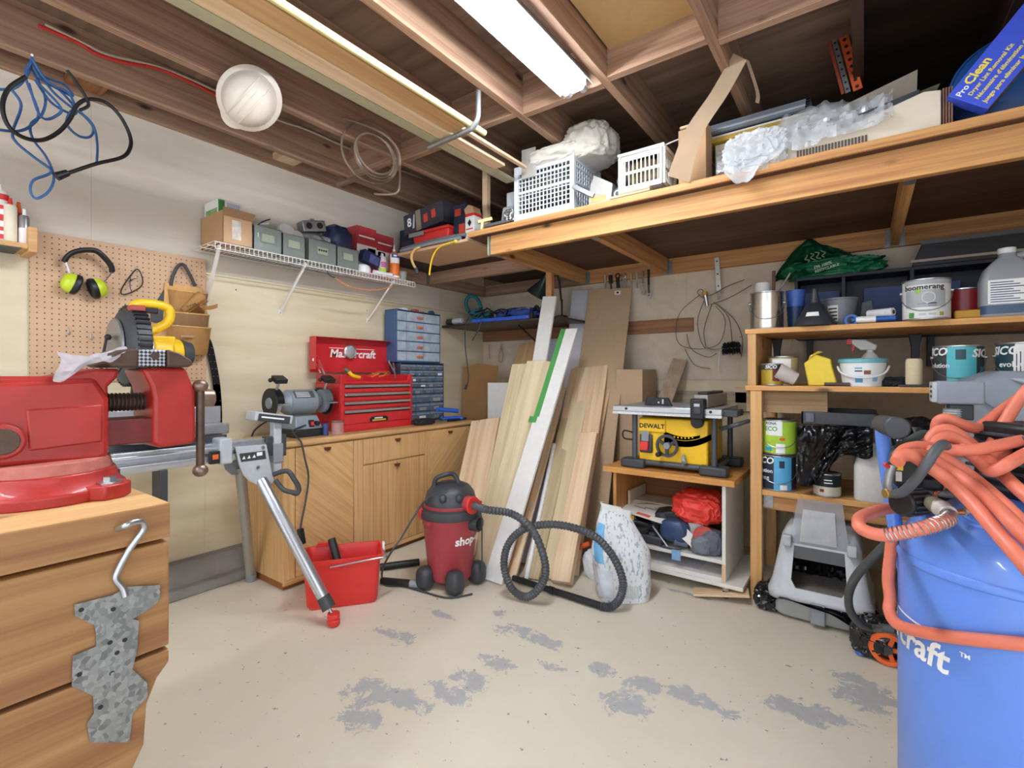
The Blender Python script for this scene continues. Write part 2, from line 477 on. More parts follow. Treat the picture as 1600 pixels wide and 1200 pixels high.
# ceiling: deck sheets on joists
ce = B().box((-.06, -2.6, 2.81), (4.4, WB+.06, 2.85)).obj('ceiling', M_deck, smooth=0); struct(ce)
for i, (y0, y1) in enumerate(((-2.6, -1.5), (-1.5, -.28), (-.28, .94), (.94, 2.16), (2.16, 3.38), (3.38, WB))):
    for x0, x1 in (((-.0, 1.64), (1.64, 3.1)) if i % 2 else ((0, .71), (.71, 3.1))):
        panel(ce, (x0+g, y0+g, 2.785), (x1-g, y1-g, 2.81), M_deck)
    panel(ce, (3.1+g, y0+g, 2.785), (4.3, y1-g, 2.81), M_deckd)  # dark plywood colour stands in for the shade of this bay
JX = (.215, .70, 1.17, 1.64, 2.13, 2.6, 3.08, 3.56, 4.04)
for x in JX:
    B().box((x-.02, -2.6, 2.577), (x+.02, WB, 2.785)).obj('joist', wj('y') if x < 3 else wood('shade_toned_joist', '#4a3222', '#2d1d15', 'y'), ce, bevel=.002, smooth=0)  # joists of the right bay get its shade as a dark wood colour
xs = (.035,)+JX
for i in range(len(xs)-1):
    a, b = xs[i]+(.02 if i else 0), xs[i+1]-.02
    dy = .0 if i % 2 else .035
    B().box((a, 2.05+dy, 2.577), (b, 2.09+dy, 2.785)).obj('blocking', wj('x'), ce, bevel=.002, smooth=0)
for a, b, y in ((.04, .19, 1.62), (.04, .19, .62)):
    B().box((a, y, 2.60), (b, y+.14, 2.64)).obj('blocking', wp('x') if y > 1 else wood('stained_block', '#a06a3c', '#6b4126', 'x'), ce, bevel=.002, smooth=0)
B().box((2.16, .9, 2.70), (2.585, 2.05, 2.72)).obj('yellowed_sheet', mat('yellow_ply', '#c9a873', .6), ce, smooth=0)

# fluorescent fixtures
LAMP = emit('lit_tube', '#f3f8ff', TUBE_POWER)
M_fix = mat('fixture_enamel', '#dfe6ea', .3, var=.02)
def fixture(x, y0, y1, z, label):
    t = thing('fluorescent_light', label, 'light', (x, (y0+y1)/2, z))
    h = B().prism([(x-.035, z+.0), (x+.035, z+.0), (x+.05, z+.045), (x-.05, z+.045)], y0+.005, y1-.005, 'y').obj('ballast_housing', M_fix, t, bevel=.003)
    w = B()
    for s in (-1, 1):
        w.prism([(x+s*.05, z+.045), (x+s*.085, z-.012), (x+s*.089, z-.012), (x+s*.056, z+.05)], y0, y1, 'y')
    w.obj('reflector', M_fix, t)
    for s in (-1, 1):
        B().cyl((x+s*.038, y0+.03, z-.018), (x+s*.038, y1-.03, z-.018), .018, n=14).obj('tube', LAMP, t)
        for yy in (y0, y1-.03):
            B().cyl((x+s*.038, yy, z-.018), (x+s*.038, yy+.03, z-.018), .0185, n=14).obj('tube_cap', STEEL, t)
            B().box((x+s*.038-.012, yy+.004, z-.03), (x+s*.038+.012, yy+.018, z+.012)).obj('socket', W_plas, t, bevel=.002)
    B().box((x-.05, y1-.004, z-.02), (x+.05, y1, z+.045)).obj('end_plate', M_fix, t, bevel=.001)
fixture(2.0, .84, 2.04, 2.575, 'lit white fluorescent tube fixture under the ceiling joists')
fixture(2.0, -1.9, -.7, 2.575, 'added fluorescent tube fixture, unseen behind the viewpoint, brightening the room')  # unseen fixture, added to give the room more light

# ================================================================ storage loft
lt = thing('storage_loft', 'wooden overhead storage loft with long front beam along the back wall', 'loft', (2.6, 3.1, 2.0))
M_loftdeck = ply('loft_deck', '#6d4c38', '#4a3226', 'x')
LZ = 2.155
B().box((1.0, 2.42, 2.118), (4.28, WB-.002, LZ)).obj('deck', M_loftdeck, lt, bevel=.001, smooth=0)
B().box((1.0, 2.405, 2.118), (4.28, 2.42, LZ-.001)).obj('deck_edge', wb('x'), lt, bevel=.002, smooth=0)
B().box((1.15, 2.46, 1.995), (4.28, 2.5, 2.118)).obj('front_beam', wb('x'), lt, bevel=.003, smooth=0)
B().box((1.15, WB-.04, 2.0), (4.28, WB-.001, 2.117)).obj('ledger', wb('x'), lt, bevel=.002, smooth=0)
for x in (1.16, 1.86, 3.25, 3.9):
    j = B().box((x-.02, 2.5, 2.0), (x+.02, WB-.04, 2.117)).obj('loft_joist', wb('y'), lt, bevel=.002, smooth=0)
    h = B()
    for s in (-1, 1): h.box((x+s*.021-.001, WB-.075, 1.998), (x+s*.021+.001, WB-.04, 2.10)).box((x+s*.034-.014, WB-.043, 1.998), (x+s*.034+.014, WB-.0405, 2.10))
    h.box((x-.02, WB-.075, 1.997), (x+.02, WB-.04, 1.999)); h.obj('joist_hanger', GALV, j, smooth=0)
    B().box((x-.02, 2.5, 1.997), (x+.02, 2.56, 1.999)).obj('joist_hanger', GALV, j, smooth=0)
cp = B().box((1.137, 2.455, 1.99), (1.15, 2.50, 2.115)).obj('end_plate', GALV, lt, bevel=.001)
B().box((1.128, 2.455, 1.995), (1.137, 2.50, 2.115)).obj('green_tape', mat('pale_green', '#a9b98a', .7), lt, smooth=0)
B().box((.965, 2.60, LZ+.002), (1.005, 2.64, 2.783)).obj('upright_post', wp('z'), lt, bevel=.002, smooth=0)
B().box((1.125, 3.17, 1.668), (1.175, 3.21, 2.1)).obj('hanging_post', wb('z'), lt, bevel=.002, smooth=0)

# corner platform left of the loft
cpf = thing('corner_platform', 'rough plywood corner platform between the left wall and the loft', 'shelf', (.55, 3.2, 2.0))
B().box((.036, 2.98, 2.0), (1.135, 3.02, 2.1)).obj('cross_beam', wj('x'), cpf, bevel=.002, smooth=0)
B().box((.036, 2.972, 1.995), (.075, 2.98, 2.1)).obj('joist_hanger', GALV, cpf, smooth=0)
B().box((.005, 2.45, 2.0), (.036, WB-.005, 2.1)).obj('wall_cleat', wj('y'), cpf, bevel=.002, smooth=0)
B().box((.06, WB-.04, 2.0), (1.13, WB-.003, 2.1)).obj('wall_cleat', wj('x'), cpf, bevel=.002, smooth=0)
B().box((.30, 2.42, 2.102), (.99, 2.84, 2.12)).obj('plywood_piece', CARD2, cpf, smooth=0)
B().box((.04, 2.45, 2.102), (.29, 3.3, 2.12)).obj('plywood_piece', M_deckd, cpf, smooth=0)
B().box((.29, 2.84, 2.102), (.99, WB-.04, 2.12)).obj('plywood_piece', M_deckd, cpf, smooth=0)
# ================================================================ workbench and vise (near left)
def Yx(px, x): return at(px, 586, x=x).y
def YZ(px, py, x): p = at(px, py, x=x); return (p.y, p.z)
def XZ(px, py, y): p = at(px, py, y=y); return (p.x, p.z)
M_bench = {a: wood('bench_fir', '#b28453', '#8c5e38', a, .8, .6, dark='#3a1f12') for a in 'xyz'}
M_benchtop = {a: wood('bench_top', '#e6c08a', '#cf9d62', a, .8, .5) for a in 'xyz'}
wbn = thing('workbench', 'heavy wooden workbench end built of stacked fir boards, red vise on top', 'workbench', (1.6, -.4, 0))
BX, BY = 1.9, .412
for x0, x1 in ((1.30, 1.598), (1.602, BX)):
    B().box((x0, -1.3, .874), (x1, BY, .95)).obj('top_plank', M_benchtop['y'], wbn, bevel=.004, smooth=0)
B().box((BX-.001, -1.3, .8755), (BX+.004, BY, .948)).obj('front_lath', M_bench['y'], wbn, bevel=.002, smooth=0)
B().box((BX-.045, -1.3, .645), (BX, BY, .866)).obj('front_board', M_bench['y'], wbn, bevel=.004, smooth=0)
cut = [(-1.3, .34), (BY-.13, .34), (BY-.075, .40), (BY-.045, .46), (BY-.04, .54), (BY-.022, .585), (BY, .61), (BY, .637), (-1.3, .637)]
B().prism(cut, BX-.045, BX, 'x').obj('front_board', M_bench['y'], wbn, bevel=.004, smooth=0)
B().box((BX-.045, -1.3, .12), (BX, BY-.13, .332)).obj('front_board', M_bench['y'], wbn, bevel=.004, smooth=0)
for z0, z1 in ((.645, .866),):
    B().box((1.30, BY-.04, z0), (BX-.047, BY, z1)).obj('end_board', M_bench['x'], wbn, bevel=.004, smooth=0)
for x in (1.32, BX-.14):
    for y in (-1.2, BY-.24):
        B().box((x, y, 0), (x+.09, y+.09, .874)).obj('leg', M_bench['z'], wbn, bevel=.004, smooth=0)
M_vise = mat('vise_red', '#a92822', .45, var=.16, scale=14, coat=.15)
M_visew = mat('vise_worn', '#b86a5e', .6, var=.25, scale=25)
VX0, VX1 = 1.56, 1.70
vs = thing('bench_vise', 'red steel bench vise with sliding T-handle on the bench end', 'vise', (1.63, .3, .95))
def vp(pts, x=VX1): return [YZ(a, b, x) for a, b in pts]
cyv, _ = YZ(70, 700, 1.63)
b = B(); b.lathe([(.0, .95), (.142, .95), (.142, .972), (.128, .985), (.122, 1.01), (0, 1.01)], (1.63, cyv, 0), 40)
b.obj('swivel_base', M_vise, vs, bevel=.003)
for ang in (.62, 2.2, -2.4):
    dx, dy = math.cos(ang), math.sin(ang)
    c0 = Vector((1.63, cyv, .95))
    l = B().prism([(.10, -.045), (.165, -.036), (.178, 0), (.165, .036), (.10, .045)], .95, .982, 'z', Matrix.Translation((1.63, cyv, 0)) @ Matrix.Rotation(ang, 4, 'Z')).obj('base_lug', M_vise, vs, bevel=.004)
    p = c0+Vector((dx, dy, 0))*.145
    B().cyl((p.x, p.y, .982), (p.x, p.y, .986), .022).cyl((p.x, p.y, .986), (p.x, p.y, .996), .013, n=6).obj('bolt', STEEL, l)
b = B(); b.cyl((1.63, cyv, 1.008), (1.63, cyv, 1.035), .118, .112, n=40); b.obj('swivel_plate', M_visew, vs, bevel=.003)
body = vp([(-70, 600), (0, 596), (150, 590), (172, 622), (172, 700), (172, 712), (150, 722), (-70, 735)])
zt = [p for p in body]
B().prism(body, VX0, VX1, 'x').obj('fixed_body', M_vise, vs, bevel=.012, seg=3)
B().prism(vp([(40, 640), (160, 632), (160, 690), (45, 705)]), VX1-.004, VX1+.004, 'x').obj('body_panel', M_vise, vs, bevel=.004)
b = B(); c = YZ(2, 690, VX1); b.cyl((VX1-.01, c[0], c[1]), (VX1+.012, c[0], c[1]), .036, n=30).obj('lock_boss', M_vise, vs, bevel=.005)
b = B(); b.cyl((VX1+.011, c[0], c[1]), (VX1+.014, c[0], c[1]), .026, n=30).obj('lock_plug', RUST, vs, bevel=.002)
B().prism(vp([(-60, 600), (-60, 588), (85, 588), (150, 576), (190, 576), (186, 590), (172, 604), (172, 624), (150, 600)]), VX0+.01, VX1-.01, 'x').obj('anvil', M_vise, vs, bevel=.008, seg=3)
# screw
y0, zs = YZ(165, 629, 1.63); y1, _ = YZ(250, 629, 1.63)
pr = [(0.0, 0)]; k = 14
for i in range(k):
    pr += [(.0185, (y1-y0)*i/k), (.0225, (y1-y0)*(i+.35)/k), (.0225, (y1-y0)*(i+.6)/k), (.0185, (y1-y0)*(i+.95)/k)]
pr += [(0, y1-y0)]
Ms = Matrix.Translation((1.63, y0, zs)) @ Matrix.Rotation(-PI/2, 4, 'X')
B().lathe(pr, n=20, mtx=Ms).obj('screw', RUST, vs)
a0, z0 = YZ(172, 700, VX1); a1, z1 = YZ(252, 650, VX1)
B().box((VX0+.025, y0-.03, z0+.003), (VX1-.012, a1+.01, z1-.004)).obj('slide_bar', mat('vise_dark', '#6e221f', .5, var=.3, scale=18), vs, bevel=.003)
mj = vp([(222, 576), (291, 574), (306, 612), (307, 690), (300, 694), (252, 700), (240, 694), (240, 622), (236, 604)])
B().prism(mj, VX0, VX1, 'x').obj('moving_jaw', M_vise, vs, bevel=.009, seg=3)
jl = vp([(163, 567), (180, 551), (197, 546), (213, 544), (213, 574), (172, 574)])
B().prism(jl, VX0-.02, VX1+.016, 'x').obj('jaw', RUST, vs, bevel=.004)
jr = vp([(258, 546), (278, 552), (296, 563), (298, 570), (290, 574), (258, 574)])
B().prism(jr, VX0-.02, VX1+.016, 'x').obj('jaw', RUST, vs, bevel=.004)
def knurl():
    m, nt, b_ = new_mat('knurled_steel'); tc = N(nt, 'ShaderNodeTexCoord')
    mp = N(nt, 'ShaderNodeMapping'); mp.inputs['Rotation'].default_value = (R(45), 0, 0); nt.links.new(tc.outputs['Object'], mp.inputs['Vector'])
    ck = N(nt, 'ShaderNodeTexChecker'); ck.inputs['Scale'].default_value = 170; nt.links.new(mp.outputs[0], ck.inputs['Vector'])
    ck.inputs['Color1'].default_value = lin('#3d4047'); ck.inputs['Color2'].default_value = lin('#c6c9cf')
    nt.links.new(ck.outputs['Color'], b_.inputs['Base Color']); b_.inputs['Metallic'].default_value = .6; b_.inputs['Roughness'].default_value = .4
    return m
jp = vp([(214, 546), (257, 547), (257, 573), (214, 573)])
kp = B().prism([jp[0], jp[1], jp[2], jp[3]], VX0-.01, VX1+.008, 'x').obj('knurled_jaw_plate', knurl(), vs, bevel=.002)
c = YZ(240, 556, VX1); B().cyl((VX1+.008, c[0], c[1]), (VX1+.012, c[0], c[1]), .009, n=16).obj('jaw_screw', RUST, kp)
h0 = YZ(303, 622, 1.66); h1 = YZ(333, 622, 1.66)
B().cyl((1.66, h0[0], h0[1]), (1.66, h1[0], h1[1]), .0235, n=24).obj('screw_head', mat('steel_brown', '#8d7668', .4, .7, var=.15), vs, bevel=.004)
hy = YZ(313, 600, 1.69)
hz0 = YZ(313, 735, 1.69)[1]; hz1 = YZ(313, 603, 1.69)[1]
B().cyl((1.69, hy[0], hz0), (1.69, hy[0], hz1), .0098, n=16).obj('handle_rod', RUST, vs)
for z in (hz0, hz1): B().ball((1.69, hy[0], z), .0185, 20, sc=(1, 1, .9)).obj('handle_knob', mat('steel_brown', '#8d7668', .4, .7), vs)

# white rag over the vise
def ragf(u, v):
    px = 88+105*u; top = 548+8*math.sin(u*4); bot = 596-42*u+6*math.sin(u*9)
    a = at(px, 566-14*u if u < .9 else 552, x=VX1+.02)
    p = at(px+6*math.sin(v*5), top*(1-v)+bot*v, x=VX1-.10+.13*min(1, v*1.6))
    n = noise.noise(Vector((u*6, v*5, 2)))*.008
    return p+Vector((n+.004, 0, n))
tag(B().sheet(ragf, 26, 16, .004).obj('rag', mat('rag_cloth', '#e6e3e8', .9, var=.05, bump=.2, scale=60), smooth=80), 'crumpled white rag draped over the red vise jaw', 'rag')

# hook and perforated plate on the bench face
hk = [at(184, 827, x=BX+.008), at(195, 822, x=BX+.03), at(208, 816, x=BX+.03), at(221, 815, x=BX+.024), at(225, 825, x=BX+.02), at(214, 842, x=BX+.018), at(200, 862, x=BX+.015), at(185, 890, x=BX+.012), at(181, 905, x=BX+.012), at(192, 919, x=BX+.014), at(196, 932, x=BX+.016)]
tag(B().tube(hk, .0062, 10, 6).obj('steel_hook', STEEL), 'bent bright steel hook screwed into the bench front', 'hook')
pl = [(116, 945), (175, 930), (200, 917), (250, 914), (250, 935), (240, 947), (207, 967), (217, 969), (215, 1012), (207, 1045), (230, 1067), (231, 1087), (207, 1115), (202, 1160), (140, 1160), (136, 1130), (147, 1115), (145, 1087), (112, 1072), (114, 1025), (150, 1010), (150, 990), (147, 977), (117, 962)]
def mottled():
    m, nt, b_ = new_mat('spangled_zinc'); tc = N(nt, 'ShaderNodeTexCoord')
    vo = N(nt, 'ShaderNodeTexVoronoi'); vo.inputs['Scale'].default_value = 110; nt.links.new(tc.outputs['Object'], vo.inputs['Vector'])
    mx = N(nt, 'ShaderNodeMix', data_type='RGBA'); nt.links.new(vo.outputs['Color'], mx.inputs['Factor'])
    mx.inputs['A'].default_value = lin('#6a6c6d'); mx.inputs['B'].default_value = lin('#a4a6a6'); nt.links.new(mx.outputs['Result'], b_.inputs['Base Color'])
    b_.inputs['Metallic'].default_value = .55; b_.inputs['Roughness'].default_value = .45
    return m
pt = thing('tie_plate', 'grey galvanised framing tie plate with nail holes on the bench front', 'bracket', at(180, 1160, x=BX+.006))
B().prism(vp(pl, BX+.006), BX+.004, BX+.0075, 'x').obj('plate', mottled(), pt, bevel=.0006)
for (a, c) in ((127, 953), (177, 952), (172, 1004), (195, 1000), (124, 1054), (157, 1105), (175, 1052), (183, 1020)):
    y, z = YZ(a, c, BX+.0078); B().cyl((BX+.0072, y, z), (BX+.0082, y, z), .0042, n=12).obj('nail_hole', BLK, pt)
for (a, c, l) in ((162, 986, .008), (176, 1060, .012)):
    y, z = YZ(a, c, BX+.0078); B().box((BX+.007, y-.003, z-l), (BX+.0086, y+.003, z+l)).obj('embossed_tab', GALV, pt, bevel=.001)

# ================================================================ left wall: pegboard and what hangs on it
def pegmat():
    m, nt, b_ = new_mat('pegboard_brown'); tc = N(nt, 'ShaderNodeTexCoord')
    sc = N(nt, 'ShaderNodeVectorMath', operation='SCALE'); sc.inputs['Scale'].default_value = 1/.0254; nt.links.new(tc.outputs['Object'], sc.inputs[0])
    fr = N(nt, 'ShaderNodeVectorMath', operation='FRACTION'); nt.links.new(sc.outputs[0], fr.inputs[0])
    su = N(nt, 'ShaderNodeVectorMath', operation='SUBTRACT'); su.inputs[1].default_value = (.5, .5, .5); nt.links.new(fr.outputs[0], su.inputs[0])
    mu = N(nt, 'ShaderNodeVectorMath', operation='MULTIPLY'); mu.inputs[1].default_value = (0, 1, 1); nt.links.new(su.outputs[0], mu.inputs[0])
    ln = N(nt, 'ShaderNodeVectorMath', operation='LENGTH'); nt.links.new(mu.outputs[0], ln.inputs[0])
    lt_ = N(nt, 'ShaderNodeMath', operation='LESS_THAN'); lt_.inputs[1].default_value = .13; nt.links.new(ln.outputs['Value'], lt_.inputs[0])
    nz = N(nt, 'ShaderNodeTexNoise'); nz.inputs['Scale'].default_value = 6; nt.links.new(tc.outputs['Object'], nz.inputs['Vector'])
    m1 = N(nt, 'ShaderNodeMix', data_type='RGBA'); m1.inputs['A'].default_value = lin('#c39c7a'); m1.inputs['B'].default_value = lin('#d4b191'); nt.links.new(nz.outputs['Fac'], m1.inputs['Factor'])
    m2 = N(nt, 'ShaderNodeMix', data_type='RGBA'); m2.inputs['B'].default_value = lin('#5f4535')
    nt.links.new(m1.outputs['Result'], m2.inputs['A']); nt.links.new(lt_.outputs[0], m2.inputs['Factor'])
    nt.links.new(m2.outputs['Result'], b_.inputs['Base Color']); b_.inputs['Roughness'].default_value = .6
    return m
pg = B().box((.012, .507, 1.19), (.018, 1.242, 1.885)).obj('pegboard', pegmat(), bevel=.001, smooth=0)
tag(pg, 'brown perforated pegboard panel on the left wall', 'pegboard')
PX = .019
for k, (a, c) in enumerate(((106, 522), (141, 530))):
    y, z = YZ(a, c, PX)
    tag(B().tube([(PX-.003, y, z+.03), (PX+.006, y, z+.028), (PX+.008, y, z), (PX+.03, y, z-.006), (PX+.045, y, z+.008)], .0022, 6, 3).obj('peg_hook', STEEL),
        ('thin steel peg hook under the yellow-green ear muffs, left one', 'thin steel peg hook under the yellow-green ear muffs, right one')[k], 'hook', 'peg hooks on the pegboard')
# ear muffs
em = thing('ear_muffs', 'lime green ear muffs with black headband on the pegboard', 'ear muffs', at(133, 465, x=PX+.05))
def E(px, py, x): return at(px, py, x=x)
hb = [E(101, 408, .06), E(106, 400, .07), E(117, 393, .08), E(135, 390, .085), E(152, 392, .085), E(165, 403, .08), E(174, 415, .07), E(176, 424, .06)]
hbs = spline(hb, 6)
B().tube(hbs, .0105, 10).tube([p+Vector((-.014, 0, -.002)) for p in hbs], .0105, 10).obj('headband', BLK, em, smooth=60)
for a in ([E(102, 409, .05), E(106, 420, .05), E(110, 432, .05)], [E(175, 424, .05), E(170, 432, .05), E(163, 440, .05)]):
    B().tube(a, .0022, 6).tube([p+Vector((.012, 0, 0)) for p in a], .0022, 6).obj('wire_arm', STEEL, em)
M_lime = mat('lime_plastic', '#c3d62f', .35, var=.04)
for (c, dirv) in (((111, 442), -1), ((153, 450), 1)):
    p = E(c[0], c[1], .058)
    rot = Matrix.Translation(p) @ Matrix.Rotation(R(18*dirv), 4, 'X') @ Matrix.Rotation(-dirv*PI/2, 4, 'X')
    B().lathe([(0, .036), (.022, .033), (.038, .022), (.045, .004), (.046, -.006), (0, -.006)], n=28, mtx=rot @ Matrix.Diagonal((.82, 1.05, 1, 1))).obj('ear_cup', M_lime, em)
    B().lathe([(.03, -.006), (.044, -.006), (.048, -.014), (.046, -.028), (.036, -.034), (.025, -.03), (0, -.024)], n=28, mtx=rot @ Matrix.Diagonal((.82, 1.05, 1, 1))).obj('cushion', BLK, em)
# glasses
gl = thing('safety_glasses', 'black-framed safety glasses hanging folded on a peg', 'glasses', E(207, 458, PX+.01))
B().tube([E(189, 458, .03), E(192, 448, .03), E(203, 432, .03), E(213, 421, .03), E(219, 425, .04), E(223, 438, .04), E(220, 448, .04), E(207, 456, .04), E(195, 460, .035)], .0032, 6, 5, closed=True).obj('frame', BLK, gl)
B().tube([E(204, 433, .03), E(203, 447, .035), E(206, 456, .03)], .002, 6, 3).tube([E(201, 440, .03), E(208, 436, .035), E(215, 435, .03)], .002, 6, 3).obj('temple', BLK, gl)
B().sheet(lambda u, v: E(193+26*u, 456-30*u-(1-v)*(-6+16*u*(1-u)*2)+8*v, .034), 8, 4).obj('lens', mat('clear_lens', '#d8dcd8', .1, alpha=.18), gl)
B().tube([(PX-.002, *YZ(211, 420, PX)), (PX+.02, *YZ(211, 422, PX)), (PX+.03, *YZ(211, 418, PX+.03))], .0018, 6).obj('peg', STEEL, gl)
# leather tool belt
M_lea = mat('tan_leather', '#d6a768', .65, var=.12, scale=18, bump=.15)
M_lea2 = mat('suede_leather', '#b8926b', .8, var=.12, scale=25, bump=.2)
tb = thing('tool_belt', 'tan leather tool pouch with black belt hanging on the pegboard', 'tool belt', E(290, 550, .06))
def outl(pts, x): return [YZ(a, c, x) for a, c in pts]
B().prism(outl([(257, 441), (316, 450), (320, 470), (326, 500), (327, 535), (318, 548), (262, 540), (255, 500)], .03), .022, .034, 'x').obj('back_panel', M_lea, tb, bevel=.003)
B().tube([E(267, 446, .035), E(270, 432, .04), E(278, 416, .045), E(286, 413, .045), E(292, 421, .045), E(300, 436, .04), E(305, 447, .035)], .0085, 8, 5).obj('belt_loop', DKG, tb)
def pouch(x0, x1, c0, c1, ytop, ybot, name, m, sag=.0):
    """half-round pocket open at the top"""
    ya = Yx(c0, x0); yb = Yx(c1, x0); cy = (ya+yb)/2; hw = (yb-ya)/2
    zt = YZ((c0+c1)/2, ytop, x1)[1]; zb = YZ((c0+c1)/2, ybot, x1)[1]
    def f(u, v):
        t = PI*u; k = .72+.28*v**.5
        return Vector((x0+(x1-x0)*math.sin(t)*k, cy-hw*math.cos(t)*(.85+.15*v), zb+(zt-zb)*v-.012*math.sin(t)*v+sag*u*v))
    q = B().sheet(f, 20, 8, .004).obj(name, m, tb, smooth=70)
    rim = [f(i/20, 1) for i in range(21)]
    B().tube(rim, .0042, 6).obj('rim_binding', M_lea, q)
    bt = B().prism([(cy-hw*.8*math.cos(PI*i/10), x0+(x1-x0)*.7*math.sin(PI*i/10)) for i in range(11)], 0, .006, 'z')
    bmesh.ops.transform(bt.bm, matrix=Matrix(((0, 1, 0, 0), (1, 0, 0, 0), (0, 0, 1, zb-.003), (0, 0, 0, 1))), verts=bt.bm.verts[:]); bt.obj('pocket_bottom', m, q)
pouch(.034, .10, 262, 322, 452, 498, 'upper_pocket', M_lea)
pouch(.034, .135, 259, 325, 486, 522, 'middle_pocket', M_lea2)
pouch(.034, .15, 258, 327, 507, 552, 'lower_pocket', M_lea)
B().box((.148, Yx(292, .15)-.03, YZ(300, 526, .15)[1]-.006), (.154, Yx(292, .15)+.032, YZ(300, 526, .15)[1]+.006)).obj('strap_slot', M_lea2, tb, bevel=.001)
pA = E(287, 486, .10); pB = E(318, 463, .13)
def roll(u, v):
    d = (pB-pA).normalized(); a = d.orthogonal().normalized(); c = d.cross(a); t = 5.4*u; r = .020+.016*v
    return pA+(pB-pA)*v+(a*math.cos(t)+c*math.sin(t))*r
B().sheet(roll, 20, 6, .004).obj('rolled_pocket', M_lea, tb, smooth=70)
fl_ = B().sheet(lambda u, v: E(312+28*u, 474+4*math.sin(u*3)+6*v, .12+.03*v), 8, 4, .004).obj('flap', M_lea, tb, smooth=70)
mk = text('KUNY\'S', .014, .0004, bold=.01); b = B(); b.add(mk, frame(E(299, 477, .145), (.1, 1, .5), (-.3, -.3, 1))); b.obj('maker_stamp', INKB, tb, smooth=0)
B().prism(outl([(236, 486), (257, 452), (262, 452), (262, 500), (250, 505), (236, 502)], .03), .02, .03, 'x').obj('black_pad', DKG, tb, bevel=.002)
# black stitched strap hanging beside it
stp = spline([E(316, 522, .05), E(325, 535, .03), E(332, 565, .025), E(338, 600, .025), E(341, 640, .025), E(341, 682, .025)], 6)
bs = thing('belt_strap', 'black stitched belt strap with two rows of eyelets hanging below the pouch', 'strap', E(341, 682, .02))
B().sheet(lambda u, v: stp[round(u*(len(stp)-1))]+Vector((0.002, (v-.5)*.04*(1 if u > .1 else .6), 0)), len(stp)-1, 2, .004).obj('strap', BLK, bs, smooth=60)
for i in range(8, len(stp), 2):
    for s in (-.011, .011):
        p = stp[i]+Vector((.002, s, 0)); B().cyl(p, p+Vector((.0035, 0, 0)), .0024, n=8).obj('eyelet', STEEL, bs)
# small shelf with tubes
M_sh = wood('shelf_pine', '#d3a56c', '#bb8850', 'y', 1, .5)
ss = thing('wall_shelf', 'small wooden wall shelf with grey underside at the pegboard corner', 'shelf', (.08, .3, 1.83))
zsh = YZ(40, 380, .17)[1]; ysh = Yx(44, .17)
B().box((.005, -.3, zsh-.022), (.17, ysh, zsh)).obj('shelf_board', M_sh, ss, bevel=.002, smooth=0)
B().box((.005, -.3, zsh-.026), (.168, ysh-.02, zsh-.022)).obj('underside', DKG, ss, smooth=0)
B().box((.005, ysh, zsh-.035), (.175, ysh+.03, zsh+.075)).obj('end_board', M_sh, ss, bevel=.003, smooth=0)
def tubeb(px, x, r, h, label, mb, mc, tip, ring=None, name='caulk_tube', cat='tube'):
    y = Yx(px, x); t = thing(name, label, cat, (x, y, zsh))
    B().lathe([(0, zsh), (r, zsh), (r, zsh+h), (r*.8, zsh+h+.008), (0, zsh+h+.008)], (x, y, 0), 20).obj('barrel', mb, t)
    if ring:
        bb = B()
        for q in ring: bb.lathe([(r+.0008, zsh+h*q[0]), (r+.0008, zsh+h*q[1])], (x, y, 0), 20)
        bb.obj('printed_band', mc, t)
    B().lathe([(r*.45, 0), (r*.35, tip*.4), (.006, tip), (0, tip)], (x, y, zsh+h+.008), 14).obj('nozzle', mc if not ring else INKW, t)
tubeb(0, .10, .027, .21, 'red and white printed caulk tube, leftmost on the small shelf', INKW, REDP, .03, ((.05, .15), (.22, .3), (.42, .55), (.66, .74), (.85, .97)))
tubeb(16, .12, .022, .155, 'cream glue bottle with red tip on the small shelf', mat('cream_plastic', '#e8dfc8', .5), REDP, .03, None, 'glue_bottle', 'bottle')
tubeb(29, .06, .026, .14, 'orange-capped red tube standing behind the glue bottle', mat('tube_red', '#a8473c', .5), ORG, .05)
tubeb(38, .12, .018, .12, 'slim silver tube with white label beside the shelf end', STEEL, INKW, .03, ((.0, .6),))

# ================================================================ miter saw on its stand
ms = thing('miter_saw_stand', 'folding aluminium miter saw stand with grey bracket and red-footed leg', 'saw stand', (.55, .7, 0))
RX = .55
prof = [(RX-.04, .80), (RX+.04, .80), (RX+.045, .815), (RX+.045, .833), (RX+.032, .838), (RX+.032, .845), (RX+.045, .85), (RX+.045, .868), (RX+.03, .873), (RX+.03, .88), (RX+.04, .893), (RX-.04, .893), (RX-.045, .88), (RX-.045, .815)]
B().prism(prof, -.5, 1.40, 'y').obj('rail', ALU, ms, bevel=.001)
B().box((RX-.05, 1.37, .79), (RX+.05, 1.40, .905)).obj('rail_end_cap', DKG, ms, bevel=.004)
FX = .615
pb = [YZ(a, c, FX) for a, c in ((368, 698), (416, 694), (422, 725), (428, 752), (424, 757), (400, 757), (390, 752), (381, 743), (374, 726))]
bp_ = B().prism(pb, FX-.012, FX+.004, 'x').obj('leg_bracket', LGR, ms, bevel=.003)
q = [YZ(a, c, FX+.005) for a, c in ((374, 709), (414, 704), (416, 717), (377, 722))]
B().prism(q, FX+.003, FX+.0055, 'x').obj('instruction_plate', DKG, bp_)
for i in range(3):
    c = YZ(381+8*i, 715-1.2*i, FX+.006); B().prism([(c[0]-.008, c[1]-.008), (c[0]+.008, c[1]-.008), (c[0]+.002, c[1]+.008)], FX+.005, FX+.0065, 'x').obj('pictogram', INKW, bp_)
c = YZ(405, 709, FX+.006); B().box((FX+.005, c[0]-.012, c[1]-.01), (FX+.0065, c[0]+.016, c[1]+.008)).obj('pictogram', INKW, bp_)
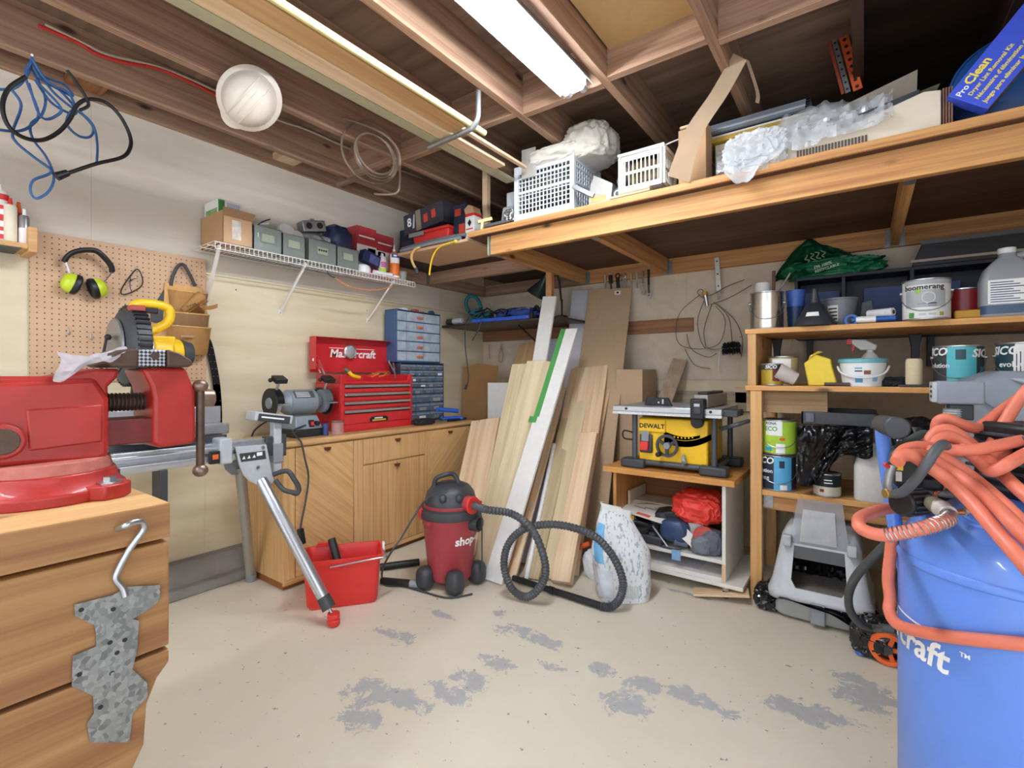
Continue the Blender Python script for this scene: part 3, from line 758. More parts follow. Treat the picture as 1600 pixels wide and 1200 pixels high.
for a, c in ((402, 730), (411, 747), (410, 699)):
    y, z = YZ(a, c, FX); B().cyl((FX, y, z), (FX+.010, y, z), .008, n=12).obj('bolt', STEEL, bp_)
B().prism([YZ(a, c, .5) for a, c in ((348, 720), (372, 716), (372, 742), (362, 742), (352, 734))], .495, .505, 'x').obj('rear_bracket', GRY, ms, bevel=.002)
ft = Vector((1.015, 1.41, 0)); top = at(408, 750, x=FX-.006)
e = top.lerp(Vector((1.0, 1.405, .06)), 1); dirl = (e-top)
B().cyl(top, top+dirl*.9, .029, n=20).obj('front_leg', ALU, ms)
B().cyl(top+dirl*.88, top+dirl*.965, .032, .034, n=20).obj('leg_sleeve', DKG, ms)
B().cyl(top+dirl*.95, top+dirl*1.0, .008, n=10).obj('threaded_rod', STEEL, ms)
B().lathe([(0, .0), (.02, .0), (.03, .012), (.03, .03), (.024, .034), (.024, .04), (.03, .045), (.028, .064), (0, .066)], (1.01, 1.408, 0), 20).obj('rubber_foot', REDP, ms)
rt = at(375, 728, x=.5); B().cyl(rt, (.16, 1.426, .03), .026, n=20).obj('rear_leg', mat('matte_alu', '#a9a79f', .4, .5), ms)
B().cyl((.165, 1.424, .045), (.155, 1.43, 0.001), .029, n=20).obj('leg_sleeve', GRY, ms)
B().tube([at(427, 742, x=.66), at(440, 737, x=.69), at(451, 737, x=.71), at(459, 748, x=.73), at(467, 762, x=.74), at(464, 771, x=.74), at(456, 769, x=.73), at(443, 765, x=.70), at(430, 750, x=.67)], .0125, 10, 6, closed=False).obj('grip_handle', DKG, ms)
uc = at(431, 700, x=.58)
B().box((.555, uc.y-.02, .70), (.60, uc.y+.022, .98)).obj('support_column', LGR, ms, bevel=.004)
B().box((.548, uc.y-.026, .76), (.607, uc.y+.028, .86)).obj('column_clamp', GRY, ms, bevel=.004)
B().box((.55, uc.y-.06, .80), (.60, uc.y-.026, .90)).obj('column_block', DKG, ms, bevel=.004)
Mt = Matrix.Translation((.575, uc.y-.03, 1.0)) @ Matrix.Rotation(R(-10), 4, 'X')
sp_ = B().box((-.05, -.10, -.025), (.05, .10, .02), Mt).obj('support_plate', LGR, ms, bevel=.004)
B().box((.045, -.085, -.026), (.053, .085, .012), Mt).obj('plate_lip', DKG, sp_, bevel=.003)
B().box((.05, -.07, -.008), (.055, .05, .0), Mt).obj('slot', INKW, sp_)
cl = at(352, 700, x=.60)
B().box((.50, cl.y-.03, .79), (.615, cl.y+.03, .915)).obj('rail_clamp', LGR, ms, bevel=.01, seg=3)
B().box((.60, cl.y-.075, .80), (.622, cl.y-.032, .86)).obj('clamp_lever', BLK, ms, bevel=.003)
B().box((.6215, cl.y-.066, .822), (.624, cl.y-.04, .845)).obj('lever_button', ORG, ms, bevel=.001)
for px in (170, 260):
    p = at(px, 700, x=.55); B().box((.50, p.y-.04, .60), (.60, p.y-.01, .80)).obj('folded_leg_mount', DKG, ms, bevel=.004)
for q in (((.2, .3, .0), (.5, .45, .80)), ((.95, .25, 0), (.6, .4, .80))): B().cyl(*q, .024, n=16).obj('leg', ALU, ms)
for s in (-.03, .03):
    B().box((.48+s, .55, .893), (.50+s, 1.13, .925)).obj('saw_mount', DKG, ms, bevel=.002)

sw = thing('miter_saw', 'yellow and black corded miter saw standing behind the vise', 'miter saw', (.48, .85, .925))
SXc = .47
B().lathe([(0, .925), (.17, .925), (.175, .94), (.175, .985), (.16, .995), (0, .995)], (SXc, .84, 0), 36).obj('turntable', GALV, sw, bevel=.002)
B().box((SXc-.14, .56, .925), (SXc+.02, 1.16, .975)).obj('base', ALU, sw, bevel=.006)
B().box((SXc-.09, .56, .975), (SXc-.075, .79, 1.06)).obj('fence', ALU, sw, bevel=.003)
B().box((SXc-.09, .92, .975), (SXc-.075, 1.16, 1.06)).obj('fence', ALU, sw, bevel=.003)
cyl_c = at(202, 541, x=SXc)
B().tube([(SXc-.22, .86, .98), (SXc-.23, .86, 1.12), (SXc-.16, .85, 1.22), (SXc-.06, .84, 1.30)], .04, 12, 5).obj('arm', BLK, sw)
rg = .172
def gprof():
    p = []
    return p
Mg = Matrix.Translation((SXc, cyl_c.y, cyl_c.z)) @ Matrix.Rotation(-PI/2, 4, 'X')
gd = B().lathe([(0, -.062), (.045, -.062), (.05, -.052), (.125, -.044), (rg*.9, -.03), (rg, -.012), (rg, .03), (rg*.94, .038), (0, .038)], n=44, mtx=Mg).obj('blade_guard', DKG, sw)
bb = B()
for i in range(44):
    a = 2*PI*i/44
    p = Vector((SXc+math.cos(a)*rg, cyl_c.y+.008, cyl_c.z+math.sin(a)*rg)); q = Vector((math.cos(a), 0, math.sin(a)))
    bb.beam(p-Vector((0, .026, 0))-q*.004, p+Vector((0, .026, 0))-q*.004, .011, .022, up=q)
bb.obj('guard_ribs', BLK, gd)
B().lathe([(0, -.068), (.115, -.058), (.118, -.05), (0, -.05)], n=40, mtx=Mg).obj('guard_disc', mat('disc_grey', '#8f9398', .3, .7), gd)
B().box((SXc+.04, cyl_c.y-.02, cyl_c.z+rg-.022), (SXc+.10, cyl_c.y+.03, cyl_c.z+rg+.002)).obj('warning_label', mat('dull_red', '#a8433f', .5), gd, bevel=.003)
B().tube([(SXc+.02, cyl_c.y-.085, cyl_c.z+.03), (SXc+.025, cyl_c.y-.10, cyl_c.z-.06), (SXc+.03, cyl_c.y-.105, cyl_c.z-.12)], .005, 8, 4).ball((SXc+.02, cyl_c.y-.08, cyl_c.z+.034), .013, 10).obj('guard_link', BLK, sw)
def yaxis(y0, y1, r0, r1, n=28, dz=0):
    return (Vector((SXc+.01, y0, cyl_c.z-.025+dz)), Vector((SXc+.01, y1, cyl_c.z-.025+dz)), r0, r1, n)
ym = [Yx(p, SXc) for p in (214, 230, 262, 280, 297)]
B().cyl(*yaxis(ym[0], ym[1], .092, .088)).obj('gear_housing', ALU, sw, bevel=.004)
B().cyl(*yaxis(ym[1], ym[2], .082, .074)).cyl(*yaxis(ym[2], ym[3], .074, .062)).box((SXc-.05, ym[1], cyl_c.z+.0), (SXc+.07, ym[2]+.01, cyl_c.z+.05)).obj('motor_housing', YEL, sw, bevel=.008, seg=3)
B().cyl(*yaxis(ym[3], ym[4], .066, .052)).obj('motor_cap', DKG, sw, bevel=.005)
hp = [at(a, c, x=SXc+.03) for a, c in ((210, 515), (208, 495), (209, 480), (216, 475), (235, 475), (254, 478), (264, 484), (265, 497), (258, 507), (246, 513), (234, 518))]
B().tube(hp, .0205, 12, 5).obj('d_handle', YEL, sw)
B().box(at(224, 486, x=SXc+.03)-Vector((.012, .02, .008)), at(246, 486, x=SXc+.03)+Vector((.012, .0, .012))).obj('trigger', BLK, sw, bevel=.004)
# ================================================================ sideboard and the things on it
SX, SY0, SY1, SZ = .47, 1.46, 3.09, .845
sb = thing('sideboard', 'golden oak sideboard with two doors, centre drawer and bronze pulls', 'sideboard', (.25, 2.27, 0))
B().box((.02, SY0, .045), (SX-.02, SY1, SZ-.035)).obj('body', wo('z'), sb, bevel=.002, smooth=0)
B().box((.03, SY0+.01, 0), (SX-.035, SY1-.01, .045)).obj('plinth', wood('oak_dark', '#9a622d', '#7c4a1f', 'y', 2, knots=False), sb, bevel=.002, smooth=0)
B().box((.015, SY0-.012, SZ-.035), (SX+.012, SY1+.012, SZ)).obj('top', wo('y'), sb, bevel=.012, seg=3)
B().box((SX-.021, SY0-.002, .03), (SX-.003, SY1+.002, .06)).obj('base_rail', wo('y'), sb, bevel=.003)
yy = [Yx(p, SX) for p in (443, 462, 553, 568, 584, 655, 665, 673, 731, 738)]
z1 = SZ-.042
def front(name, y0, y1, z0, zt, m, t=.018):
    return B().box((SX-.02, y0+.002, z0), (SX-.02+t, y1-.002, zt)).obj(name, m, sb, bevel=.003)
def diag(sgn):
    k = 'oak_diag%d' % sgn
    if k in MATS: return MATS[k]
    m = wood('oak_diag%d_' % sgn, '#dcb47e', '#c2925a', 'y', 2.2, .4, knots=False)
    nt = m.node_tree
    for n in list(nt.nodes):
        if n.type == 'MAPPING':
            l = n.inputs['Vector'].links[0]; src = l.from_socket; nt.links.remove(l)
            r = N(nt, 'ShaderNodeMapping'); r.inputs['Rotation'].default_value = (R(42*sgn), 0, 0)
            nt.links.new(src, r.inputs['Vector']); nt.links.new(r.outputs[0], n.inputs['Vector'])
    MATS[k] = m; return m
front('stile', yy[0], yy[1], .06, z1, wo('z'))
d1 = front('door', yy[1], yy[2], .062, z1, diag(1))
front('stile', yy[2], yy[3], .06, z1, wo('z'))
zc = YZ(620, 718, SX)[1]
dr = front('drawer', yy[3], yy[6], zc+.003, z1, wo('z'))
d2 = front('door', yy[3], yy[6], .062, zc-.004, wo('z'), .014)
for y in (yy[4], yy[5]):
    B().box((SX-.003, y-.0015, zc+.005), (SX-.0015, y+.0015, z1-.002)).obj('inlay_line', MATS['oak_darky'], dr, smooth=0)
    B().box((SX-.007, y-.0015, .065), (SX-.0055, y+.0015, zc-.006)).obj('inlay_line', MATS['oak_darky'], d2, smooth=0)
front('stile', yy[6], yy[7], .06, z1, wo('z'))
d3 = front('door', yy[7], yy[8], .062, z1, diag(-1))
front('stile', yy[8], SY1+.002, .06, z1, wo('z'))
M_bronze = mat('bronze', '#7b5238', .35, .7, var=.1)
for par, px, py in ((d1, 511, 701), (dr, 621, 687), (d2, 620, 726), (d3, 703, 675)):
    y, z = YZ(px, py, SX)
    B().prism([(y-.022, z+.01), (y+.022, z+.01), (y+.017, z-.004), (y+.007, z-.011), (y-.007, z-.011), (y-.017, z-.004)], SX-.004, SX+.016, 'x').obj('cup_pull', M_bronze, par, bevel=.004, seg=3)

# ---- tool chest
TXF, TXB = .36, .08
ty0, ty1 = Yx(533, TXF), Yx(644, TXF)
TZ0, TZ1 = SZ+.002, YZ(590, 585, TXF)[1]
tc_ = thing('tool_chest', 'open red metal tool chest with four drawers on the sideboard', 'tool chest', ((TXF+TXB)/2, (ty0+ty1)/2, TZ0))
b = B(); w = .008
b.box((TXB, ty0, TZ0), (TXF-.012, ty1, TZ1-.06)); b.box((TXB, ty0, TZ1-.06), (TXF-.004, ty0+w, TZ1)).box((TXB, ty1-w, TZ1-.06), (TXF-.004, ty1, TZ1)).box((TXB, ty0, TZ1-.06), (TXB+w, ty1, TZ1))
b.obj('chest_body', RED, tc_, bevel=.003)
b = B(); b.prism([(ty0, TZ0), (ty0, TZ1), (ty0+.03, TZ1), (ty0+.045, TZ1-.045), (ty1-.045, TZ1-.045), (ty1-.03, TZ1), (ty1, TZ1), (ty1, TZ0), (ty1-.022, TZ0), (ty1-.022, TZ1-.062), (ty0+.022, TZ1-.062), (ty0+.022, TZ0)], TXF-.012, TXF, 'x').obj('front_frame', RED, tc_, bevel=.002)
zs_ = [TZ1-.065-.0562*i for i in range(5)]
for i in range(4):
    zt_, zb_ = zs_[i], zs_[i+1]
    if i == 3: zb_ = TZ0+.045
    d = B().box((TXF-.014, ty0+.024, zb_+.003), (TXF-.003, ty1-.024, zt_-.003)).obj('drawer', RED, tc_, bevel=.002)
    B().prism([(TXF-.003, zt_-.004), (TXF+.01, zt_-.006), (TXF+.012, zt_-.02), (TXF+.008, zt_-.022), (TXF+.006, zt_-.012), (TXF-.003, zt_-.012)], ty0+.024, ty1-.026, 'y').obj('drawer_pull', ALU, d, bevel=.001)
    B().box((TXF-.004, ty0+.03, zt_-.03), (TXF-.002, ty1-.03, zt_-.022)).obj('pull_recess', BLK, d, smooth=0)
    if i == 3:
        cy = (ty0+ty1)/2
        bdg = B().prism([(cy-.075, zb_+.008), (cy+.075, zb_+.008), (cy+.078, zb_+.03), (cy+.06, zb_+.042), (cy-.06, zb_+.042), (cy-.078, zb_+.03)], TXF-.003, TXF+.001, 'x').obj('badge', BLK, d, bevel=.001)
        B().box((TXF+.001, cy-.058, zb_+.012), (TXF+.0016, cy+.058, zb_+.022)).obj('badge_stripe', mat('badge_yellow', '#c9b23a', .5), bdg, smooth=0)
        B().box((TXF+.001, cy-.04, zb_+.027), (TXF+.0016, cy+.03, zb_+.035)).obj('badge_stripe', INKW, bdg, smooth=0)
        B().box((TXF-.012, ty0+.024, TZ0), (TXF-.005, ty1-.024, zb_)).obj('kick_panel', RED, tc_, smooth=0)
# lid standing open
LX = TXB-.01
lz0, lz1 = YZ(540, 582, LX)[1], YZ(480, 524, LX+.1)[1]
lz1 = YZ(545, 530, LX)[1]
ly0, ly1 = Yx(484, LX), Yx(610, LX)
lid = B().box((LX-.004, ly0, lz0), (LX, ly1, lz1)).box((LX, ly0, lz0+.02), (LX+.07, ly0+.004, lz1)).box((LX, ly1-.004, lz0+.02), (LX+.07, ly1, lz1)).box((LX, ly0, lz1-.004), (LX+.07, ly1, lz1)).obj('lid', RED, tc_, bevel=.0015)
lt2 = (ly0+ly1)/2
b = B(); b.add(text('Mastercraft', .08, .0006, shear=.18, bold=.022, wide=1.05), frame((LX+.001, lt2, (lz0+lz1)/2+.012), (0, 1, 0), (0, 0, 1))); b.obj('lid_lettering', INKW, lid, smooth=0)
B().box((LX+.001, lt2-.20, (lz0+lz1)/2+.050), (LX+.0016, lt2+.19, (lz0+lz1)/2+.054)).obj('lid_rule', INKW, lid, smooth=0)
B().prism([(ly0+.02, lz0+.02), (ly0+.035, lz0+.02), (ly0+.035, lz0+.1), (ly0+.005, lz0+.11)], LX+.066, LX+.07, 'x').obj('lid_brace', RED, lid)
for y, sy in ((ly0+.02, 1), (ly1-.02, -1)):
    B().beam((LX+.05, y, lz0+.11), (LX+.12, y+.03*sy, TZ1-.03), .003, .014, up=(1, 0, 0)).obj('lid_stay', STEEL, tc_)
c = (LX+.012, Yx(545, LX), YZ(545, 550, LX)[1])
hl = thing('round_lamp', 'small round clear-glass lamp stuck in the open tool chest lid', 'lamp', (LX+.002, c[1], c[2]))
Mh = Matrix.Translation((LX+.0025, c[1], c[2])) @ Matrix.Rotation(PI/2, 4, 'Y')
B().lathe([(0, 0), (.05, 0), (.052, .006), (.052, .02), (.046, .024), (.042, .018), (0, .012)], n=30, mtx=Mh).obj('rim', STEEL, hl)
B().lathe([(.043, .018), (.03, .028), (0, .033)], n=30, mtx=Mh).obj('lens', mat('lamp_glass', '#cfd3d4', .15, alpha=.5), hl)
B().cyl((LX+.02, c[1]-.012, c[2]), (LX+.02, c[1]+.012, c[2]), .008, n=12).obj('bulb', STEEL, hl)
# on top of chest
gd_ = thing('plier_handles', 'yellow-handled tool with green end lying in the open tool chest', 'tool', at(555, 585, x=.3))
B().tube([at(538, 576, x=.27), at(545, 581, x=.28)], .011, 8).obj('green_end', mat('teal_grip', '#4f7d72', .5), gd_)
B().tube([at(545, 581, x=.28), at(551, 587, x=.29), at(562, 590, x=.29)], .013, 8, 3).obj('yellow_body', YEL, gd_)
tw = thing('wire_bundle', 'thin yellow, red and green wires coiled on the tool chest', 'wire', at(600, 586, x=.3))
for k, m in enumerate((YEL, mat('green_wire', '#3f8f57', .5), REDP)):
    pts = [at(592+30*math.sin(t*.9+k)*(.4+.1*k), 584.5+4*math.cos(t*1.3+k), x=.25+.03*k) for t in range(9)]
    B().tube(pts, .0028, 5, 4).obj('wire', m, tw)
tag(B().beam(at(491, 563, x=.11), at(501, 583, x=.12), .012, .006).cyl(at(491, 562, x=.108), at(491, 562, x=.118), .012, n=10).obj('wrench', mat('pale_steel', '#d8d8d6', .35, .6)), 'pale open-ended wrench at the left of the chest lid', 'wrench')
tag(B().cyl(at(609, 568, x=.14), at(617, 584, x=.14), .006).cyl(at(607, 563, x=.14), at(609, 569, x=.14), .009).obj('socket_handle', STEEL), 'steel socket handle between chest lid and blue drawers', 'tool')

# ---- parts organisers
def organiser(name, label, x0, x1, y0, y1, z0, z1, rows, m, mf, pull, pull_h):
    t = thing(name, label, 'organizer', ((x0+x1)/2, (y0+y1)/2, z0))
    w = .006
    b = B().box((x0, y0, z0), (x0+w, y1, z1)).box((x0, y0, z0), (x1, y0+w, z1)).box((x0, y1-w, z0), (x1, y1, z1)).box((x0, y0, z0), (x1, y1, z0+w)).box((x0, y0, z1-w), (x1, y1, z1))
    b.obj('case', m, t, bevel=.002)
    n = len(rows); zz = z1-w-.004 if pull_h else z1-.008
    tot = sum(r[1] for r in rows); hgt = (z1-z0-.02)
    z = z1-.012
    for cols, wt in rows:
        dh = hgt*wt/tot; cw = (y1-y0-2*w)/cols
        for c in range(cols):
            ya, yb = y0+w+c*cw+.001, y0+w+(c+1)*cw-.001
            d = B().box((x1-.05, ya, z-dh+.003), (x1-.002, yb, z-.001)).obj('drawer', mf, t, bevel=.0015)
            if pull_h:
                B().box((x1-.002, (ya+yb)/2-.03, z-dh*.62), (x1+.012, (ya+yb)/2+.03, z-dh*.4)).obj('pull', pull, d, bevel=.004)
                B().box((x1-.003, ya, z-dh-.001), (x1+.001, yb, z-dh+.006)).obj('lip', m, d, smooth=0)
                for q in range(1, 5): B().box((x1-.004, ya+(yb-ya)*q/5-.001, z-dh+.008), (x1-.0012, ya+(yb-ya)*q/5+.001, z-.004)).obj('divider', m if q % 2 else LGR, d, smooth=0)
            else:
                B().box((x1-.002, ya+.004, z-dh*.35), (x1+.002, yb-.004, z-dh*.18)).obj('pull', pull, d, smooth=0)
                if random.random() < .75: B().cbox((x1-.0015, (ya+yb)/2+random.uniform(-.006, .006), z-dh*.68), (.002, (yb-ya)*random.uniform(.3, .7), dh*random.uniform(.25, .45))).obj('contents', random.choice((STEEL, GRY, W_plas, GALV)), d, smooth=0)
        z -= dh
    return t
M_drawer = mat('hazy_drawer', '#a9b6c2', .25, var=.25, scale=14)
M_drawerd = mat('smoke_drawer', '#5c6b7d', .25, var=.35, scale=26)
OX1 = .19; oy0, oy1 = Yx(620, OX1), Yx(688, OX1); ozm = YZ(650, 567, OX1)[1]; ozt = YZ(690, 492, OX1)[1]
organiser('drawer_organiser', 'blue five-drawer organizer with orange pulls on the sideboard stack', .05, OX1, oy0, oy1, ozm+.002, ozt, [(1, 1)]*5, mat('blue_case', '#3f5d86', .45, var=.05), M_drawer, mat('salmon_pull', '#d9714f', .45), True)
organiser('parts_cabinet', 'dark many-drawer small parts cabinet under the blue organizer', .05, OX1+.01, Yx(624, OX1), Yx(692, OX1), SZ+.002, ozm, [(6, 1)]*2+[(5, 1), (5, 1), (4, 1.1)]+[(3, 1.5)]*3, mat('dark_blue_case', '#2b3547', .45), M_drawerd, mat('drawer_pull_blue', '#8795a6', .4), False)
for k, (px, m, L_, lb) in enumerate(((632, W_plas, .05, 'small white carton on top of the blue organizer'), (650, REDP, .05, 'small red and white packet on top of the blue organizer'), (660, ORG, .03, 'small orange cap on top of the blue organizer'), (676, mat('navy_part', '#33507a', .5), .05, 'small blue wedge-shaped part on top of the blue organizer'))):
    p = at(px, 490, x=.14); b = B()
    if k == 3: b.prism([(p.y-.03, ozt+.001), (p.y+.03, ozt+.001), (p.y-.005, ozt+.035)], .10, .15, 'x')
    else: b.box((.10, p.y-L_/2, ozt+.001), (.15, p.y+L_/2, ozt+.014+.008*(k < 2)))
    tag(b.obj(('small_carton', 'small_packet', 'bottle_cap', 'plastic_wedge')[k], m, bevel=.003), lb, ('box', 'packet', 'cap', 'part')[k])
# clamp and gloves right of it
cl = thing('spring_clamp', 'blue plastic clamp lying at the right end of the sideboard', 'clamp', at(700, 650, x=.40))
zc_ = SZ+.004
p = at(690, 640, x=.36); q = at(715, 642, x=.40)
B().tube([p+Vector((0, -.05, 0)), p, q], .018, 10, 4).obj('jaw', BLU, cl)
B().tube([Vector((p.x+.03, p.y-.03, SZ+.03)), Vector((.40, q.y-.02, SZ+.025)), Vector((.43, q.y+.03, SZ+.02))], .015, 10, 4).obj('jaw', BLU, cl)
B().ball((p.x+.02, p.y-.02, SZ+.035), .025, 12).obj('pivot', mat('dark_blue', '#24406f', .4), cl)
B().tube([(.40, q.y-.12, SZ+.012), (.42, q.y-.04, SZ+.012), (.40, q.y+.10, SZ+.014)], .010, 8, 4).obj('bar', BLK, cl)
tag(B().crumple((.40, Yx(662, .4), SZ+.022), (.09, .16, .045), .25, 2.5, 3, 4).obj('work_glove', mat('black_glove', '#26262a', .8), smooth=60), 'crumpled black work glove on the sideboard beside the clamp', 'glove')
# jar beside chest
jy = Yx(526, .40)
jr_ = thing('plastic_jar', 'small empty clear jar in front of the tool chest', 'jar', (.40, jy, SZ))
B().lathe([(0, SZ+.001), (.036, SZ+.001), (.038, SZ+.01), (.038, SZ+.075), (.033, SZ+.082), (.033, SZ+.086)], (.41, jy, 0), 24).obj('jar_body', mat('clear_jar', '#d9b7b0', .1, alpha=.35), jr_)
B().lathe([(.0345, SZ+.076), (.039, SZ+.077), (.039, SZ+.088), (0.03, SZ+.089)], (.41, jy, 0), 24).obj('jar_rim', mat('brown_rim', '#8b5a50', .4, alpha=.6), jr_)
tag(B().cyl((.39, jy-.072, SZ+.001), (.39, jy-.072, SZ+.075), .018, n=14).obj('marker_can', mat('navy', '#35427a', .4), bevel=.002), 'slim dark blue can between the jar and the bench grinder', 'can')

# ---- bench grinder
gx = .25; gy = Yx(468, gx); gz = YZ(468, 628, gx)[1]
gr = thing('bench_grinder', 'grey bench grinder with two wheels and eye shields on the sideboard', 'grinder', (gx, gy, SZ))
M_gr = mat('grinder_grey', '#8b949c', .4, .2, var=.06)
B().box((gx-.10, gy-.105, SZ+.001), (gx+.13, gy+.10, SZ+.045)).obj('base', BLK, gr, bevel=.006)
B().box((gx-.085, gy-.09, SZ+.045), (gx+.115, gy+.09, SZ+.125), taper=(.62, .8)).obj('pedestal', M_gr, gr, bevel=.006)
def ycyl(b, y0, y1, r0, r1, n=28, x=gx, z=None): return b.cyl((x, gy+y0, gz if z is None else z), (x, gy+y1, gz if z is None else z), r0, r1, n)
b = B(); ycyl(b, -.085, .085, .078, .078); b.obj('motor', M_gr, gr, bevel=.003)
b = B(); ycyl(b, .085, .14, .074, .03); ycyl(b, -.14, -.085, .045, .076); b.obj('end_bell', M_gr, gr, bevel=.003)
B().sheet(lambda u, v: Vector((gx+.0795*math.cos(.35+.7*u), gy-.07+.13*v, gz+.0795*math.sin(.35+.7*u))), 8, 3).obj('rating_plate', mat('plate_dark', '#4a4f55', .4), gr)
for i in range(4):
    B().sheet(lambda u, v, i=i: Vector((gx+.0802*math.cos(.45+.14*i+.05*u), gy-.06+.09*v, gz+.0802*math.sin(.45+.14*i+.05*u))), 3, 2).obj('plate_print', INKW, gr)
for s, y in ((-1, -.165), (1, .155)):
    Mw = Matrix.Translation((gx, gy+y, gz)) @ Matrix.Rotation(-PI/2, 4, 'X')
    b = B(); ycyl(b, y-.012, y+.012, .075, .075, 36); b.obj('grinding_wheel', mat('stone_white', '#d9dade', .8, var=.05) if s < 0 else mat('stone_grey', '#8f969c', .8), gr, bevel=.002)
    g2 = B().sheet(lambda u, v: Mw @ Vector((.088*math.cos(PI*.75+PI*1.25*u+(0 if s < 0 else 0)), .088*math.sin(PI*.75+PI*1.25*u), -.022+.044*v)), 30, 2, .004).obj('wheel_guard', BLK if s < 0 else M_gr, gr, smooth=60)
    b = B(); b.lathe([(0, -.026), (.088, -.026), (.09, -.022), (0, -.022)], n=36, mtx=Mw if s < 0 else Matrix.Translation((0, .048, 0)) @ Mw); b.obj('guard_cover', BLK, gr, bevel=.001)
    b = B(); ycyl(b, y-.034 if s < 0 else y+.026, y-.024 if s < 0 else y+.036, .03, .035, 24); b.obj('hub_cap', M_gr if s < 0 else DKG, gr)
    sh = B().cyl((gx+.03, gy+y+.0, gz+.07), (gx+.055, gy+y+.005, gz+.135), .009, n=10).obj('shield_arm', STEEL, gr)
    B().box((-.03, -.036, -.014), (.035, .036, .014), Matrix.Translation((gx+.065, gy+y, gz+.142)) @ Matrix.Rotation(R(25), 4, 'Y')).obj('eye_shield', BLK, sh, bevel=.004)
    B().ball((gx+.05, gy+y-.045, gz+.137), .013, 10).obj('shield_knob', BLK, sh)
    B().box((gx+.075, gy+y-.02, gz-.012), (gx+.125, gy+y+.035, gz-.004)).obj('tool_rest', M_gr, gr, bevel=.002)
sw_ = B().box((gx+.095, gy+.0, SZ+.058), (gx+.115, gy+.03, SZ+.10)).obj('switch_plate', BLK, gr, bevel=.003)
B().box((gx+.112, gy+.006, SZ+.066), (gx+.12, gy+.024, SZ+.09)).obj('switch', REDP, sw_, bevel=.002)
B().cyl((gx+.095, gy+.052, SZ+.078), (gx+.122, gy+.052, SZ+.078), .014, n=16).obj('speed_knob', BLK, gr, bevel=.002)
cord = [Vector((gx+.10, gy-.02, SZ+.07)), at(466, 640, x=.40), at(467, 668, x=.46), at(471, 692, x=.505), at(476, 715, x=.51), at(482, 745, x=.51), at(478, 780, x=.515), at(472, 810, x=.52), at(469, 828, x=.525)]
cord[1] = Vector((.40, cord[2].y, SZ+.05)); cord[2] = Vector((.485, cord[3].y-.01, SZ+.015))
B().tube(cord, .0055, 8, 6).obj('power_cord', DKG, gr)
B().beam(at(469, 826, x=.525), at(473, 850, x=.535), .032, .026, up=(1, 0, 0)).obj('plug', BLK, gr, bevel=.004)
for pth in ([(413, 660), (406, 672), (398, 683)], [(410, 660), (395, 675), (388, 690)]):
    pass
tag(B().tube([at(418, 658, x=.12), at(405, 666, x=.1), at(394, 680, x=.08), at(386, 720, x=.06), at(397, 760, x=.05), at(400, 800, x=.04), at(398, 826, x=.04)], .005, 6, 5).obj('black_cable', BLK), 'thin black cable hanging behind the left end of the sideboard', 'cable')
# ================================================================ wire shelf on the left wall and what stands on it
WZ = 1.935
M_wire = mat('white_wire', '#eceae6', .4, var=.02)
ws = thing('wire_shelf', 'white wire shelf on three diagonal braces along the left wall', 'shelf', (.15, 1.88, WZ-.03))
wy0, wy1 = 1.17, 2.59
for x, z in ((.02, WZ-.005), (.12, WZ-.006), (.21, WZ-.006), (.30, WZ-.003), (.304, WZ-.04)):
    B().cyl((x, wy0, z), (x, wy1, z), .0032, n=8).obj('rail', M_wire, ws)
nw = 56
for i in range(nw+1):
    y = wy0+(wy1-wy0)*i/nw
    B().tube([(.015, y, WZ-.001), (.298, y, WZ-.001), (.306, y, WZ-.008), (.306, y, WZ-.04)], .0018, 5, cap=False).obj('wire', M_wire, ws)
for (t, bt) in (((343, 392), (322, 474)), ((478, 412), (438, 487)), ((615, 438), (575, 500))):
    p = at(*t, x=.29); q = at(*bt, x=.006); p.z = WZ-.02
    br = B().beam(p, q, .024, .010, up=(1, 0, 1)).obj('brace', M_wire, ws, bevel=.001)
    B().box((.0045, q.y-.014, q.z-.02), (.008, q.y+.014, q.z+.012)).obj('brace_foot', M_wire, br, bevel=.002)
    B().cyl((.008, q.y, q.z-.008), (.010, q.y, q.z-.008), .004, n=8).obj('screw', DKG, br)
zz = WZ+.002
# cardboard box
cbx = thing('cardboard_box', 'brown cardboard box with open flap at the left end of the wire shelf', 'box', (.16, 1.29, zz))
y0, y1 = 1.215, 1.372; hz = .18; t = .004
B().box((.02, y0, zz), (.29, y1, zz+t)).obj('bottom', CARD, cbx)
B().box((.02, y0, zz), (.29, y0+t, zz+hz)).obj('side', CARD, cbx, bevel=.001)
B().box((.02, y1-t, zz), (.29, y1, zz+hz)).obj('side', CARD, cbx, bevel=.001)
B().box((.02, y0, zz), (.02+t, y1, zz+hz)).obj('end', CARD, cbx, bevel=.001)
en = B().box((.29-t, y0, zz), (.29, y1, zz+hz-.03)).obj('end', CARD2, cbx, bevel=.001)
B().sheet(lambda u, v: Vector((.291+.02*v, y0-.008*v+(y1-y0+.016*v)*u, zz+hz-.03+.04*v)), 2, 2, .003).obj('flap', CARD2, cbx)
B().box((.2902, 1.262, zz+.03), (.2908, 1.31, zz+hz-.045)).obj('packing_tape', mat('clear_tape', '#d9d3c8', .2, var=.2, scale=40), en, smooth=0)
wg = thing('printed_carton', 'white carton with green landscape print behind the cardboard box flap', 'carton', (.13, 1.28, zz+.06))
B().box((.03, 1.228, zz+.01), (.2, 1.355, zz+hz+.085)).obj('carton', W_white, wg, bevel=.002)
B().box((.2, 1.23, zz+.07), (.2018, 1.262, zz+hz+.08)).obj('green_print', mat('leaf_green', '#4c8f45', .6, var=.4, scale=30), wg, smooth=0)
